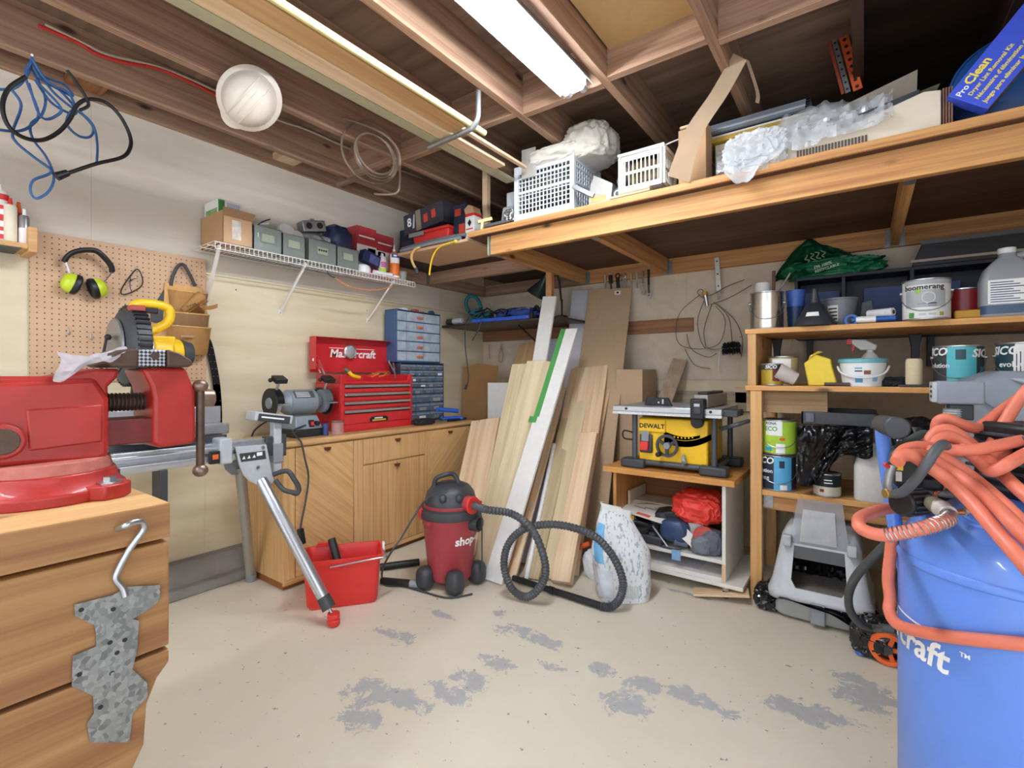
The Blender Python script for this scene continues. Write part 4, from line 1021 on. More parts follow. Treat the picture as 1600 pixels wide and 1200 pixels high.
B().box((.05, 1.2265, zz+hz+.0), (.19, 1.2278, zz+hz+.035)).obj('green_print', mat('leaf_green2', '#7fae6a', .6, var=.4, scale=30), wg, smooth=0)
for i in range(3): B().box((.2005, 1.275, zz+hz+.065-.009*i), (.2012, 1.345, zz+hz+.069-.009*i)).obj('print_line', mat('lilac_ink', '#8f93b5', .6), wg, smooth=0)
# metal bins
M_bin = mat('bin_grey', '#87918c', .4, .3, var=.07)
M_binlab = mat('label_card', '#a8ad98', .7, var=.1, scale=30)
for k, (ya, yb) in enumerate(((1.38, 1.545), (1.55, 1.695), (1.715, 1.915), (1.92, 2.09))):
    h = .14 if k % 2 == 0 else .133
    t_ = thing('metal_bin', ('grey metal parts bin next to the cardboard box', 'grey metal bin under the grey electrical box, second from the cardboard box', 'grey metal bin with four black marks on its label', 'grey metal bin beside the small white dome')[k], 'bin', (.16, (ya+yb)/2, zz), group='grey metal bins on the wire shelf')
    w = .003
    B().box((.03, ya, zz), (.287, yb, zz+w)).obj('bottom', M_bin, t_, smooth=0)
    B().box((.03, ya, zz), (.287, ya+w, zz+h)).obj('side', M_bin, t_, smooth=0)
    B().box((.03, yb-w, zz), (.287, yb, zz+h)).obj('side', M_bin, t_, smooth=0)
    B().box((.03, ya, zz), (.033, yb, zz+h)).obj('back', M_bin, t_, smooth=0)
    f = B().box((.284, ya, zz), (.287, yb, zz+h)).obj('front', M_bin, t_, smooth=0)
    B().tube([(.2855, ya+.002, zz+h), (.2855, yb-.002, zz+h), (.033, yb-.002, zz+h), (.033, ya+.002, zz+h)], .004, 6, closed=True).obj('rolled_rim', STEEL, t_)
    cy = (ya+yb)/2
    lb = B().box((.287, cy-.045, zz+.05), (.2895, cy+.045, zz+.105)).obj('label_holder', M_bin, f, bevel=.001)
    B().box((.2895, cy-.036, zz+.056), (.2902, cy+.036, zz+.099)).obj('label_card', M_binlab, f, smooth=0)
    if k == 2:
        for q in range(4): B().box((.2902, cy-.03+.016*q, zz+.074), (.2908, cy-.019+.016*q, zz+.086)).obj('stamped_mark', INKB, f, smooth=0)
    if k == 0: B().box((.2895, ya+.022, zz+.075), (.2905, ya+.026, zz+.1)).obj('scratch', INKW, f, smooth=0)
# things poking out of the bins
tag(B().tube([(.2+.05*math.cos(t_*.7), 1.45+.04*math.sin(t_*.9), zz+.145+.004*t_) for t_ in range(10)], .006, 6, 4).obj('cable_coil', W_plas), 'tangled white cable on top of the first metal bin', 'cable')
tag(B().tube([(.2, 1.43, zz+.15), (.22, 1.46, zz+.185), (.24, 1.50, zz+.21)], .004, 6, 3).obj('black_rod', BLK), 'short black wire sticking up from the first metal bin', 'wire')
tag(B().lathe([(0, -.02), (.05, -.02), (.056, 0), (.05, .02), (0, .02)], n=28, mtx=Matrix.Translation((.2, 1.62, zz+.165)) @ Matrix.Rotation(R(70), 4, 'Y')).obj('white_disc', W_plas), 'round white cover standing in the second metal bin', 'cover')
tag(B().lathe([(0, -.015), (.032, -.015), (.034, .01), (0, .016)], n=24, mtx=Matrix.Translation((.22, 1.685, zz+.158)) @ Matrix.Rotation(R(60), 4, 'Y')).obj('round_fitting', mat('pearl', '#dfe1e2', .35)), 'small pearly white fitting leaning on the grey electrical box', 'fitting')
eb = thing('electrical_box', 'grey metal electrical box with two round holes above the bins', 'box', (.2, 1.79, zz+.2))
tag(B().crumple((.17, 1.80, zz+.125), (.18, .16, .14), .2, 2.5, 51, 3).obj('hardware_pile', mat('grey_hardware', '#9da1a3', .4, .4, var=.4, scale=30), smooth=40), 'heap of grey hardware filling the third metal bin', 'hardware')
Me = Matrix.Translation((.2, 1.79, zz+.245)) @ Matrix.Rotation(R(12), 4, 'X') @ Matrix.Rotation(R(-10), 4, 'Z')
B().box((-.05, -.075, -.04), (.05, .075, .03), Me).obj('box_body', GALV, eb, bevel=.006)
for s in (-.035, .035): B().cyl(Me @ Vector((.049, s, -.004)), Me @ Vector((.053, s, -.004)), .02, n=20).obj('knockout', BLK, eb)
B().box((-.02, -.01, .03), (.02, .02, .045), Me).obj('clamp', STEEL, eb, bevel=.003)
ol = thing('outlet', 'small grey duplex outlet lying on the third metal bin', 'outlet', (.25, 1.86, zz+.135))
B().box((.235, 1.835, zz+.14), (.26, 1.895, zz+.185)).obj('outlet_body', GRY, ol, bevel=.006)
for s in (1.853, 1.877): B().cyl((.26, s, zz+.163), (.262, s, zz+.163), .009, n=14).obj('socket_face', LGR, ol)
tag(B().crumple((.20, 1.98, zz+.205), (.13, .17, .17), .18, 2, 5, 3).obj('plastic_package', mat('navy_pack', '#2b3557', .35, var=.6, scale=20), smooth=30), 'dark blue plastic package on the fourth metal bin', 'package')
def carton(name, label, x0, x1, y0, y1, z0, z1, m, deco=(), rot=0):
    t = thing(name, label, 'box', ((x0+x1)/2, (y0+y1)/2, z0))
    B().box((x0, y0, z0), (x1, y1, z1)).obj('carton', m, t, bevel=.002)
    for (f, a, b_, c, d, mm) in deco:      # panels on the +x face ('x') or -y face ('y')
        if f == 'x': B().box((x1, y0+(y1-y0)*a, z0+(z1-z0)*c), (x1+.0012, y0+(y1-y0)*b_, z0+(z1-z0)*d)).obj('print', mm, t, smooth=0)
        else: B().box((x0+(x1-x0)*a, y0-.0012, z0+(z1-z0)*c), (x0+(x1-x0)*b_, y0, z0+(z1-z0)*d)).obj('print', mm, t, smooth=0)
    return t
GRN = mat('green_print', '#4f9a4c', .6)
carton('screw_carton', 'red carton with white and green band on the wire shelf, left one', .06, .2, 2.14, 2.31, zz, zz+.345, mat('carton_red', '#b83a40', .6), (('x', 0, 1, .2, .62, W_white), ('x', .55, .95, .2, .58, GRN), ('x', .1, .9, .78, .81, INKW)))
carton('screw_carton', 'red carton with white and green band on the wire shelf, right one', .06, .19, 2.315, 2.48, zz, zz+.33, mat('carton_red', '#b83a40', .6), (('x', 0, 1, .2, .62, W_white), ('x', .1, .5, .2, .6, GRN), ('x', .1, .9, .78, .81, INKW)))
Mb = Matrix.Translation((.26, 2.20, zz+.102)) @ Matrix.Rotation(R(-14), 4, 'X')
tt = thing('bulb_box', 'dark blue and brown small box tilted in front of the red cartons', 'box', (.25, 2.2, zz+.02))
B().box((-.03, -.07, -.035), (.03, .07, .045), Mb).obj('carton', mat('dark_navy', '#1f2a52', .5), tt, bevel=.002)
B().box((.03, -.02, -.03), (.0312, .06, .03), Mb).obj('print', mat('violet_print', '#5a5f96', .5, var=.4), tt, smooth=0)
tag(B().lathe([(0, 0), (.056, 0), (.06, .028), (.052, .05), (.03, .062), (0, .066)], (.235, 2.158, zz), 28).obj('white_dome', W_plas), 'small white plastic dome under the tilted dark blue box', 'dome')
# bottles
gb = thing('spray_can', 'white, green and pink adhesive bottle on the wire shelf', 'bottle', (.24, 2.295, zz))
B().lathe([(0, 0), (.03, 0), (.03, .11), (.022, .14), (.01, .15), (.01, .165), (0, .165)], (.265, 2.31, zz), 20).obj('bottle', mat('bottle_white', '#e6dfe3', .4), gb)
band(B(), (.265, 2.31), .03, -1.3, .9, zz+.01, zz+.055).obj('green_label', mat('lime_label', '#b9cf3a', .5), gb)
band(B(), (.265, 2.31), .0303, -.9, .5, zz+.06, zz+.1).obj('pink_label', mat('pink_label', '#c6659c', .5, var=.3), gb)
ob = thing('glue_bottle', 'orange and white carpenter glue bottle with blue label on the wire shelf', 'bottle', (.27, 2.41, zz))
oc = (.265, 2.42)
B().lathe([(0, 0), (.036, 0), (.038, .01), (.038, .17), (.03, .19), (.012, .2), (0, .2)], (*oc, zz), 24).obj('bottle', mat('bright_orange', '#e8772e', .4), ob)
band(B(), oc, .038, -1.5, 1.0, zz+.11, zz+.175).obj('white_label', INKW, ob)
band(B(), oc, .0386, -1.2, .5, zz+.15, zz+.178).obj('blue_label', mat('label_blue', '#2c5ca8', .5), ob)
band(B(), oc, .0386, -1.5, .9, zz+.004, zz+.018).obj('white_band', INKW, ob)
B().lathe([(.013, .2), (.012, .215), (.006, .225), (.004, .25), (0, .25)], (*oc, zz), 14).obj('nozzle', W_plas, ob)
band(B(), oc, .0392, cdir(oc)-.1, cdir(oc)+.5, zz+.158, zz+.170, 6).obj('print', INKW, ob)
wt = thing('sealant_tube', 'white tube lying at the front of the wire shelf', 'tube', (.28, 2.3, zz))
B().cyl((.325-.045, 2.22, zz+.016), (.29, 2.375, zz+.016), .014, .015, n=16).obj('barrel', W_plas, wt)
B().cyl((.29, 2.376, zz+.016), (.291, 2.384, zz+.016), .008, n=12).obj('blue_end', BLU, wt)
tag(B().lathe([(0, 0), (.03, 0), (.034, .065), (.031, .065), (.027, .004), (0, .004)], (.265, 2.50, zz), 24).obj('drinking_glass', mat('glass_clear', '#cdd2d2', .08, alpha=.3)), 'small clear glass at the right end of the wire shelf', 'glass')
oc_ = thing('elastic_cord', 'orange elastic cord slung under the wire shelf', 'cord', at(560, 450, x=.3))
B().tube([at(523, 434, x=.305), at(532, 440, x=.305), at(545, 447, x=.305), at(565, 452, x=.305), at(590, 453, x=.305), at(603, 450, x=.3), at(613, 447, x=.3)], .004, 6, 4).obj('cord', mat('pale_orange', '#d98a5c', .6), oc_)
B().tube([at(511, 424, x=.306), at(515, 430, x=.306), at(523, 434, x=.305)], .004, 6, 3).obj('hook', DKG, oc_)

# ================================================================ things on the corner platform
PZ = 2.122
def boxat(name, label, x0, x1, y0, y1, z0, z1, m, deco=()):
    return carton(name, label, x0, x1, y0, y1, z0, z1, m, deco)
M_dkbox = mat('charcoal_box', '#3a3742', .6, var=.1); M_nvbox = mat('navy_box', '#1c2740', .6, var=.15); ORD = mat('red_orange_print', '#c8452f', .6)
rb = thing('red_bin', 'red plastic tote under a tilted dark box on the corner platform', 'bin', (.58, 2.56, PZ))
B().box((.44, 2.47, PZ), (.76, 2.66, PZ+.12), taper=(1.12, 1.12)).obj('tub', REDP, rb, bevel=.01, seg=3)
B().box((.41, 2.445, PZ+.115), (.79, 2.685, PZ+.135)).obj('rim', REDP, rb, bevel=.004)
B().box((.40, 2.44, PZ+.10), (.55, 2.45, PZ+.13)).obj('rim_band', GRY, rb, bevel=.003)
db = thing('drill_box', 'charcoal power-tool box with pale figure and red print on the red tote', 'box', (.5, 2.57, PZ+.137))
Mx = Matrix.Translation((.50, 2.575, PZ+.137)) @ Matrix.Rotation(R(-6), 4, 'Y')
B().box((-.18, -.10, .02), (.22, .10, .17), Mx).obj('carton', M_dkbox, db, bevel=.003)
B().box((-.05, -.1015, .02), (.0, -.1, .17), Mx).obj('print', mat('khaki', '#8d8570', .6), db, smooth=0)
B().box((.03, -.1015, .06), (.07, -.1, .12), Mx).obj('print', ORD, db, smooth=0)
B().box((.11, -.1015, .07), (.15, -.1, .13), Mx).obj('print', ORD, db, smooth=0)
b = B(); b.add(text('8', .09, .0003, bold=.02), Mx @ frame((-.12, -.1012, .10), (1, 0, 0), (0, 0, 1))); b.obj('print', INKW, db, smooth=0)
B().prism([(-.09, .05), (-.07, .05), (-.06, .15), (-.07, .15)], -.1015, -.1, 'y', Mx).obj('print', LGR, db, smooth=0)
boxat('tool_case', 'dark navy boxes at the back of the corner platform, left of the red tote', .12, .38, 2.60, 2.80, PZ, PZ+.24, M_nvbox, (('y', .1, .5, .3, .6, M_dkbox),))
b4 = boxat('saw_box', 'dark navy power-tool box with orange pictures right of the red tote', .79, .90, 2.50, 2.72, PZ+.001, PZ+.27, M_nvbox, (('y', .1, .6, .72, .9, ORD), ('y', .45, .95, .25, .5, ORD), ('x', .1, .6, .2, .6, ORD)))
jb = thing('cleaner_carton', 'white carton with red band and diamond mark beside the loft post', 'carton', (.93, 2.55, PZ))
B().box((.905, 2.49, PZ), (.985, 2.57, PZ+.17)).obj('carton', W_white, jb, bevel=.003)
B().box((.905, 2.4895, PZ+.17), (.985, 2.57, PZ+.19)).obj('red_band', REDP, jb, bevel=.002)
B().prism([(.905, PZ+.19), (.985, PZ+.19), (.97, PZ+.235), (.93, PZ+.25), (.895, PZ+.225)], 2.49, 2.57, 'y').obj('open_flaps', CARD2, jb, bevel=.002)
B().prism([(.945, PZ+.10), (.962, PZ+.125), (.945, PZ+.15), (.928, PZ+.125)], 2.4885, 2.4898, 'y').obj('diamond_mark', INKB, jb, smooth=0)
B().box((.915, 2.4888, PZ+.08), (.975, 2.4898, PZ+.088)).obj('red_lettering', REDP, jb, smooth=0)
pp = [(.33, 2.43, PZ+.014), (.5, 2.425, PZ+.016), (.7, 2.43, PZ+.02), (.9, 2.45, PZ+.02)]
tag(B().tube(pp, .013, 10, 4).obj('grey_hose', GRY), 'grey hose lying along the front of the corner platform, lower one', 'hose')
tag(B().tube([(.31, 2.455, PZ+.036), (.55, 2.452, PZ+.044), (.78, 2.456, PZ+.046), (.93, 2.47, PZ+.044)], .012, 10, 4).obj('grey_hose', mat('pipe_grey', '#777b80', .5)), 'grey hose lying along the front of the corner platform, upper one', 'hose')
th = thing('tan_hose', 'tan air hose with fitting hanging off the corner platform', 'hose', at(650, 422, y=2.40))
B().tube([at(656, 386, y=2.42), at(648, 390, y=2.39), at(643, 400, y=2.385), at(645, 411, y=2.385), at(650, 420, y=2.385)], .009, 8, 5).obj('hose', mat('tan_rubber', '#d9b36a', .5), th)
B().cyl(at(650, 419, y=2.385), at(652, 428, y=2.385), .012, n=12).obj('fitting', DKG, th)
yc = thing('yellow_rope', 'bright yellow cord hanging from the corner platform edge', 'cord', at(671, 430, y=2.40))
B().tube([at(712, 377, y=2.41), at(700, 380, y=2.395), at(690, 384, y=2.385), at(681, 392, y=2.385), at(675, 405, y=2.385), at(672, 420, y=2.385), at(671, 430, y=2.385)], .006, 8, 5).obj('cord', YEL, yc)
B().ball(at(712, 377, y=2.41), .013, 10).obj('knot', mat('lime_knot', '#d5d84a', .5), yc)

# ================================================================ under the ceiling
# hanging boards on conduit brackets
for k, yb in enumerate((1.79, -.3)):
    t = thing('conduit_bracket', ('bent grey conduit bracket holding boards under the ceiling', 'bent conduit bracket holding the ceiling boards behind the viewpoint')[k], 'bracket', (1.6, yb, 2.4))
    B().tube([(1.605, yb, 2.70), (1.605, yb, 2.50), (1.60, yb, 2.45), (1.575, yb, 2.418), (1.53, yb, 2.408), (1.27, yb, 2.400)], .0135, 12, 5).obj('conduit', GALV, t)
    B().cyl((1.595, yb-.0, 2.60), (1.625, yb, 2.60), .006, n=8).obj('screw', STEEL, t)
def hb_(name, label, x0, x1, z0, z1, y1, m, cat='board'):
    o = B().box((x0, -.9, z0), (x1, y1, z1)).obj(name, m, bevel=.002, smooth=0); tag(o, label, cat); return o
hb_('trim_board', 'long pale green painted board hung under the ceiling, lowest one', 1.285, 1.345, 2.419, 2.44, 2.45, mat('sage_paint', '#b3ad8f', .6, var=.05))
hb_('pine_board', 'long pine board hung beside the pale green board', 1.35, 1.43, 2.42, 2.438, 2.24, wp('y'))
hb_('pine_board', 'wide tan board hung under the ceiling between pine board and yellow rod', 1.433, 1.535, 2.424, 2.442, 1.78, wood('tan_board', '#d2aa79', '#bd9160', 'y', 1, .6, knots=False))
tag(B().box((1.46, 1.0, 2.443), (1.485, 2.38, 2.458)).obj('pine_strip', wp('y'), bevel=.002, smooth=0), 'narrow brown wooden strip lying on the ceiling bracket', 'strip')
tag(B().cyl((1.555, -.9, 2.436), (1.555, 1.90, 2.436), .0145, n=16).obj('yellow_rod', mat('pale_yellow', '#e6d8a0', .5)), 'long pale yellow rod on the ceiling bracket', 'rod')
# hard hat
hp_ = at(390, 155, x=.80)
ax = (Vector((CX, 0, CH))-hp_).normalized(); ax = (ax+Vector((0, -.12, -.22))).normalized()
up = Vector((0, 0, 1)); rgt = up.cross(ax).normalized(); up2 = ax.cross(rgt)
rgt, up2 = rgt*.77-up2*.64, rgt*.64+up2*.77
Mh = Matrix(((rgt.x, up2.x, ax.x, hp_.x), (rgt.y, up2.y, ax.y, hp_.y), (rgt.z, up2.z, ax.z, hp_.z), (0, 0, 0, 1)))
M_hat = mat('hat_white', '#e6dccf', .35, var=.02)
hh = thing('hard_hat', 'white hard hat hanging on a ceiling joist', 'hard hat', hp_)
B().lathe([(.135, -.012), (.139, -.006), (.134, .0), (.118, .008), (.113, .03), (.105, .065), (.085, .10), (.05, .122), (0, .13)], n=44, mtx=Mh @ Matrix.Diagonal((.93, 1.06, 1, 1))).obj('shell', M_hat, hh)
for s in (-1, 0, 1):
    pts = [Mh @ Vector((.028*s+0, .122*math.cos(a)*.98, .006+.126*math.sin(a))) for a in [PI*(.12+.76*i/14) for i in range(15)]]
    B().tube(pts, .0045, 6).obj('ridge', M_hat, hh)
B().prism([(.10*math.cos(a)*.93, .135*math.sin(a)*1.06) for a in [PI*(1.2+.6*i/10) for i in range(11)]]+[(.09*math.cos(a), .165*math.sin(a)) for a in [PI*(1.8-.6*i/10) for i in range(11)]], -.012, -.006, 'z', Mh).obj('peak', M_hat, hh, bevel=.002)
B().cyl((.72, hp_.y, hp_.z+.0), Mh @ Vector((0, 0, .0)), .004, n=6).obj('nail', STEEL, hh)
# cords top left
def C(px, py, x=.34): return at(px, py, x=x)
bc = thing('extension_cord', 'tangled blue extension cord hanging from a ceiling joist', 'cord', C(60, 310))
Mbc = mat('blue_rubber', '#2f5d94', .5)
loops = [[(50, 90), (42, 118), (22, 138), (-10, 139)], [(51, 92), (62, 120), (92, 140), (118, 170), (112, 178), (80, 160), (55, 125)], [(50, 95), (40, 120), (60, 175), (50, 195), (28, 205), (-8, 202)],
         [(52, 95), (75, 128), (107, 145), (118, 170)], [(48, 105), (70, 150), (66, 178), (48, 195), (52, 218), (72, 245), (84, 275), (77, 298), (58, 310), (48, 300), (52, 282), (80, 268), (52, 245), (25, 222), (20, 205), (33, 165), (18, 140)],
         [(54, 100), (80, 140), (108, 165), (130, 180), (146, 200), (140, 214), (122, 212), (105, 195), (108, 178), (116, 170)], [(122, 172), (145, 195), (152, 225), (151, 255)], [(45, 130), (58, 172), (70, 186), (86, 182), (95, 168), (60, 130)],
         [(49, 92), (66, 118), (100, 132), (112, 150), (60, 122)]]
for k, l in enumerate(loops):
    B().tube([C(a, c, .34+.012*(k % 4)+.006*math.sin(i+k)) for i, (a, c) in enumerate(l)], .0052, 6, 6).obj('cord_strand', Mbc, bc)
B().cyl(C(50, 86, .34), C(50, 86, .236), .005, n=6).obj('nail', STEEL, bc)
kc = thing('extension_cord', 'thick black extension cord looped from the ceiling joist', 'cord', C(95, 275, .42))
B().tube([C(a, c, .40+.01*math.sin(i)) for i, (a, c) in enumerate(((40, 120), (14, 138), (4, 165), (12, 195), (35, 214), (65, 219), (92, 206), (110, 185), (120, 165), (138, 155), (165, 160), (188, 182), (203, 212), (203, 232), (190, 246), (150, 256), (108, 270)))], .0078, 8, 6).obj('cable', BLK, kc)
B().tube([C(a, c, .41) for a, c in ((105, 110), (120, 130), (134, 152), (138, 165), (125, 172))], .0062, 8, 6).obj('cable', BLK, kc)
B().cyl(C(106, 270, .40), C(88, 276, .40), .013, .017, n=12).obj('plug', BLK, kc)
# coil of clear tubing
kk = thing('tubing_coil', 'coil of brownish clear tubing hanging from the joists', 'tubing', at(580, 300, d=2.75))
Mtb = mat('clear_tubing', '#8a7465', .35, alpha=.85)
c0 = (580, 240)
for k, (rx, ry, ox, oy) in enumerate(((30, 34, 5, 3), (32, 36, 6, 5), (44, 48, -2, -2), (28, 31, 6, 1))):
    pts = [at(c0[0]+ox+rx*math.cos(t)+6*math.sin(t), c0[1]+oy+ry*math.sin(t)+6*math.cos(t), d=2.75+.03*k+.10*math.cos(t)) for t in [2*PI*i/18 for i in range(18)]]
    B().tube(pts, .0065, 8, 3, closed=True).obj('loop', Mtb, kk)
B().tube([at(a, c, d=2.72) for a, c in ((536, 186), (560, 192), (600, 210), (622, 235), (625, 265), (624, 292), (618, 302), (600, 304), (585, 303))], .0065, 8, 5).obj('loose_end', Mtb, kk)
B().tube([at(c0[0]-8, c0[1]-45, d=2.83), at(560, 192, d=2.72)], .003, 6).obj('hanger_wire', STEEL, kk)
# cables along the joist
tag(B().tube([at(a, c, x=.247) for a, c in ((60, 40), (122, 67), (150, 84), (195, 98), (243, 106), (290, 125), (340, 150))], .008, 6, 4).obj('red_cable', REDP), 'red cable stapled along the ceiling joist', 'cable')
tag(B().tube([at(a, c, x=.250) for a, c in ((70, 38), (130, 67), (170, 86), (243, 103), (300, 125), (345, 146), (430, 186), (480, 203), (545, 232), (625, 266), (700, 292), (750, 312))], .006, 6, 4).obj('white_cable', mat('old_white', '#c9bda9', .6)), 'off-white cable running along the ceiling joist', 'cable')
stk = thing('ceiling_sticker', 'white paper label on the ceiling deck above the hard hat', 'label', (.95, .75, 2.775))
p = [at(a, c, z=2.783) for a, c in ((247, 62), (303, 82), (296, 93), (240, 70))]
B().prism([(v.x, v.y) for v in p], 2.7825, 2.784, 'z').obj('paper', INKW, stk, smooth=0)
m_ = (p[0]+p[1]+p[2]+p[3])/4
B().beam(m_.lerp(p[0], .4)-Vector((0, 0, .0012)), m_.lerp(p[1], .4)-Vector((0, 0, .0012)), .012, .001).obj('print_line', GRY, stk, smooth=0)
# ================================================================ things on the loft
DZ = LZ+.002
def carc(name, label, x0, x1, y0, y1, z0, z1):
    """slatted white folding crate"""
    t = thing(name, label, 'crate', ((x0+x1)/2, (y0+y1)/2, z0))
    M = mat('crate_plastic', '#dfe4ec', .4, var=.03)
    w = .012
    for x in (x0, x1-.03):
        for y in (y0, y1-.03): B().box((x, y, z0), (x+.03, y+.03, z1)).obj('corner_post', M, t, bevel=.003)
    for z, h in ((z0, .05), (z1-.05, .05), (z0+.17, .016), (z0+.26, .012)):
        for y in (y0+.003, y1-.003-w): B().box((x0+.03, y, z), (x1-.03, y+w, z+h)).obj('rail', M, t, bevel=.002)
        for x in (x0+.003, x1-.003-w): B().box((x, y0+.03, z), (x+w, y1-.03, z+h)).obj('rail', M, t, bevel=.002)
    n = 14
    for i in range(1, n):
        x = x0+.03+(x1-x0-.06)*i/n
        for y in (y0+.006, y1-.014): B().box((x-.003, y, z0+.05), (x+.003, y+.007, z1-.05)).obj('slat', M, t, smooth=0)
    for i in range(1, 10):
        y = y0+.03+(y1-y0-.06)*i/10
        B().box((x1-.014, y-.003, z0+.05), (x1-.007, y+.003, z1-.05)).obj('slat', M, t, smooth=0)
    for i in range(1, 9):
        z = z0+.05+(z1-z0-.1)*i/9
        B().box((x0+.03, y0+.007, z-.0025), (x1-.03, y0+.012, z+.0025)).obj('slat', M, t, smooth=0)
        B().box((x1-.013, y0+.03, z-.0025), (x1-.008, y1-.03, z+.0025)).obj('slat', M, t, smooth=0)
    B().box((x0, y0, z0), (x1, y1, z0+.006)).obj('bottom', M, t, smooth=0)
    return t
carc('folding_crate', 'white slatted plastic folding crate on the loft edge', 1.345, 1.765, 2.445, 2.80, DZ, 2.50)
tag(B().crumple((1.55, 2.60, 2.38), (.30, .22, .2), .2, 2, 11, 3).obj('crate_contents', mat('dark_junk', '#5b5a48', .7, var=.6, scale=12), smooth=50), 'dark and yellow bundle inside the white crate', 'bundle')
M_sheet = mat('white_cloth', '#e9e4da', .85, var=.04, scale=8)
dc = B().crumple((1.62, 2.58, 2.515), (.36, .30, .10), .22, 2.2, 4, 5).obj('dust_sheet', M_sheet, smooth=80)
tag(dc, 'bunched white dust sheet heaped on the white crate', 'cloth')
b = B().crumple((1.80, 2.60, 2.565), (.26, .28, .21), .16, 2.4, 9, 5); b.obj('sheet_fold', M_sheet, dc, smooth=80)
B().sheet(lambda u, v: at(815+22*u, 280-45*v+(28 if v < .01 else 0)*0-(6*u), y=2.43-.004*math.sin(u*6)), 8, 8, .003).obj('hanging_end', M_sheet, dc, smooth=80)
# scrap left of the crate
cs = thing('clamshell_pack', 'clear plastic clamshell pack and foil at the loft corner', 'packaging', (1.24, 2.50, DZ))
M_clear = mat('clear_plastic', '#dfe6ea', .08, alpha=.45, var=.1)
B().box((1.19, 2.50, DZ), (1.31, 2.58, DZ+.15), taper=(.8, .6)).obj('shell', M_clear, cs, bevel=.01)
B().box((1.225, 2.53, DZ+.15), (1.285, 2.55, DZ+.24)).obj('hang_card', mat('frosted', '#d5dae0', .3, alpha=.8), cs, bevel=.004)
B().crumple((1.30, 2.48, DZ+.055), (.08, .06, .08), .35, 3, 2, 4).obj('foil', mat('foil', '#b9b9b8', .25, .9), cs, smooth=15)
tag(B().box((1.12, 2.43, DZ), (1.3, 2.5, DZ+.012), Matrix.Identity(4)).box((1.12, 2.43, DZ), (1.3, 2.434, DZ+.03)).obj('metal_channel', GALV), 'short galvanised channel lying at the loft corner', 'channel')
tag(B().beam((1.06, 2.44, DZ+.06), (1.13, 2.50, DZ+.085), .02, .02).beam((1.08, 2.45, DZ+.01), (1.085, 2.455, DZ+.06), .015, .015).obj('brass_latch', mat('old_brass', '#9a8458', .4, .6)), 'old brass latch standing at the loft corner', 'latch')
# right of crate
bk = thing('metal_bracket', 'grey folded metal bracket leaning on the white crate', 'bracket', (1.86, 2.44, DZ))
B().beam((1.78, 2.41, DZ+.12), (1.90, 2.43, DZ+.045), .03, .025).obj('arm', mat('dull_steel', '#8f9198', .4, .5), bk, bevel=.002)
B().prism([(1.865, DZ), (2.0, DZ), (2.01, DZ+.09), (1.90, DZ+.16), (1.875, DZ+.1)], 2.425, 2.50, 'y').obj('plate', mat('dull_silver', '#b5b3ad', .4, .4), bk, bevel=.003)
B().box((1.88, 2.4235, DZ+.01), (1.97, 2.425, DZ+.04)).obj('label', mat('ochre_label', '#b79c5f', .6), bk, smooth=0)
for k, x in enumerate((2.035, 2.06)):
    t = thing('film_roll', ('dark tape roll with pale ring mark beside the white basket, lower one', 'dark tape roll with pale ring mark beside the white basket, upper one')[k], 'roll', (x, 2.43, DZ+.062*k))
    Mr = Matrix.Translation((x, 2.46, DZ+.031+.062*k)) @ Matrix.Rotation(PI/2, 4, 'X')
    B().lathe([(0, -.02), (.03, -.02), (.03, .03), (0, .03)], n=24, mtx=Mr).obj('roll', DKG, t, bevel=.002)
    B().lathe([(.013, .0305), (.019, .031)], n=24, mtx=Mr).obj('ring', INKW, t)
for k, z in enumerate((0, .014)):
    tag(B().box((2.0+.05*k, 2.406, DZ+z), (2.22, 2.48, DZ+z+.012)).obj('wood_offcut', wp('x'), bevel=.002, smooth=0), ('flat pine offcut under the white basket, lower piece', 'flat pine offcut under the white basket, upper piece')[k], 'wood')
# basket
BZ = DZ+.027
bs_ = thing('plastic_basket', 'small white plastic basket with slotted sides on the loft', 'basket', (2.19, 2.5, BZ))
M_bk = mat('basket_white', '#f0efea', .4, var=.02)
bx0, bx1, by0, by1, bz1 = 2.06, 2.28, 2.42, 2.60, BZ+.19
def wallslots(p0, p1, n):
    """slotted wall between two bottom corners: posts, rails"""
    d = (p1-p0)
    for z, h in ((BZ, .025), (BZ+.085, .014), (bz1-.035, .035)):
        B().beam(p0+Vector((0, 0, z-BZ+h/2)), p1+Vector((0, 0, z-BZ+h/2)), .005, h).obj('rail', M_bk, bs_)
    for i in range(n+1):
        q = p0+d*i/n; wd = .006 if 0 < i < n else .03
        B().beam(q+Vector((0, 0, .0)), q+Vector((0, 0, bz1-BZ)), .0045, wd, up=d).obj('post', M_bk, bs_)
wallslots(Vector((bx0, by0, BZ)), Vector((bx1, by0, BZ)), 10); wallslots(Vector((bx0, by1, BZ)), Vector((bx1, by1, BZ)), 10)
wallslots(Vector((bx0, by0, BZ)), Vector((bx0, by1, BZ)), 8); wallslots(Vector((bx1, by0, BZ)), Vector((bx1, by1, BZ)), 8)
B().box((bx0, by0, BZ), (bx1, by1, BZ+.005)).obj('bottom', M_bk, bs_)
B().tube([(bx0-.008, by0-.008, bz1), (bx1+.008, by0-.008, bz1), (bx1+.008, by1+.008, bz1), (bx0-.008, by1+.008, bz1)], .010, 8, closed=True).obj('rim', M_bk, bs_)
tag(B().crumple((2.17, 2.51, BZ+.09), (.17, .13, .13), .25, 2.5, 21, 3).obj('basket_contents', mat('mixed_dark', '#6b5a3a', .6, var=.9, scale=22), smooth=40), 'dark and orange odds and ends inside the white basket', 'bundle')
tag(B().tube([(2.16, 2.5, BZ+.2), (2.27, 2.5, BZ+.225), (2.34, 2.52, BZ+.245)], .004, 6, 3).obj('white_stick', W_plas), 'thin white stick resting across the basket rim', 'stick')
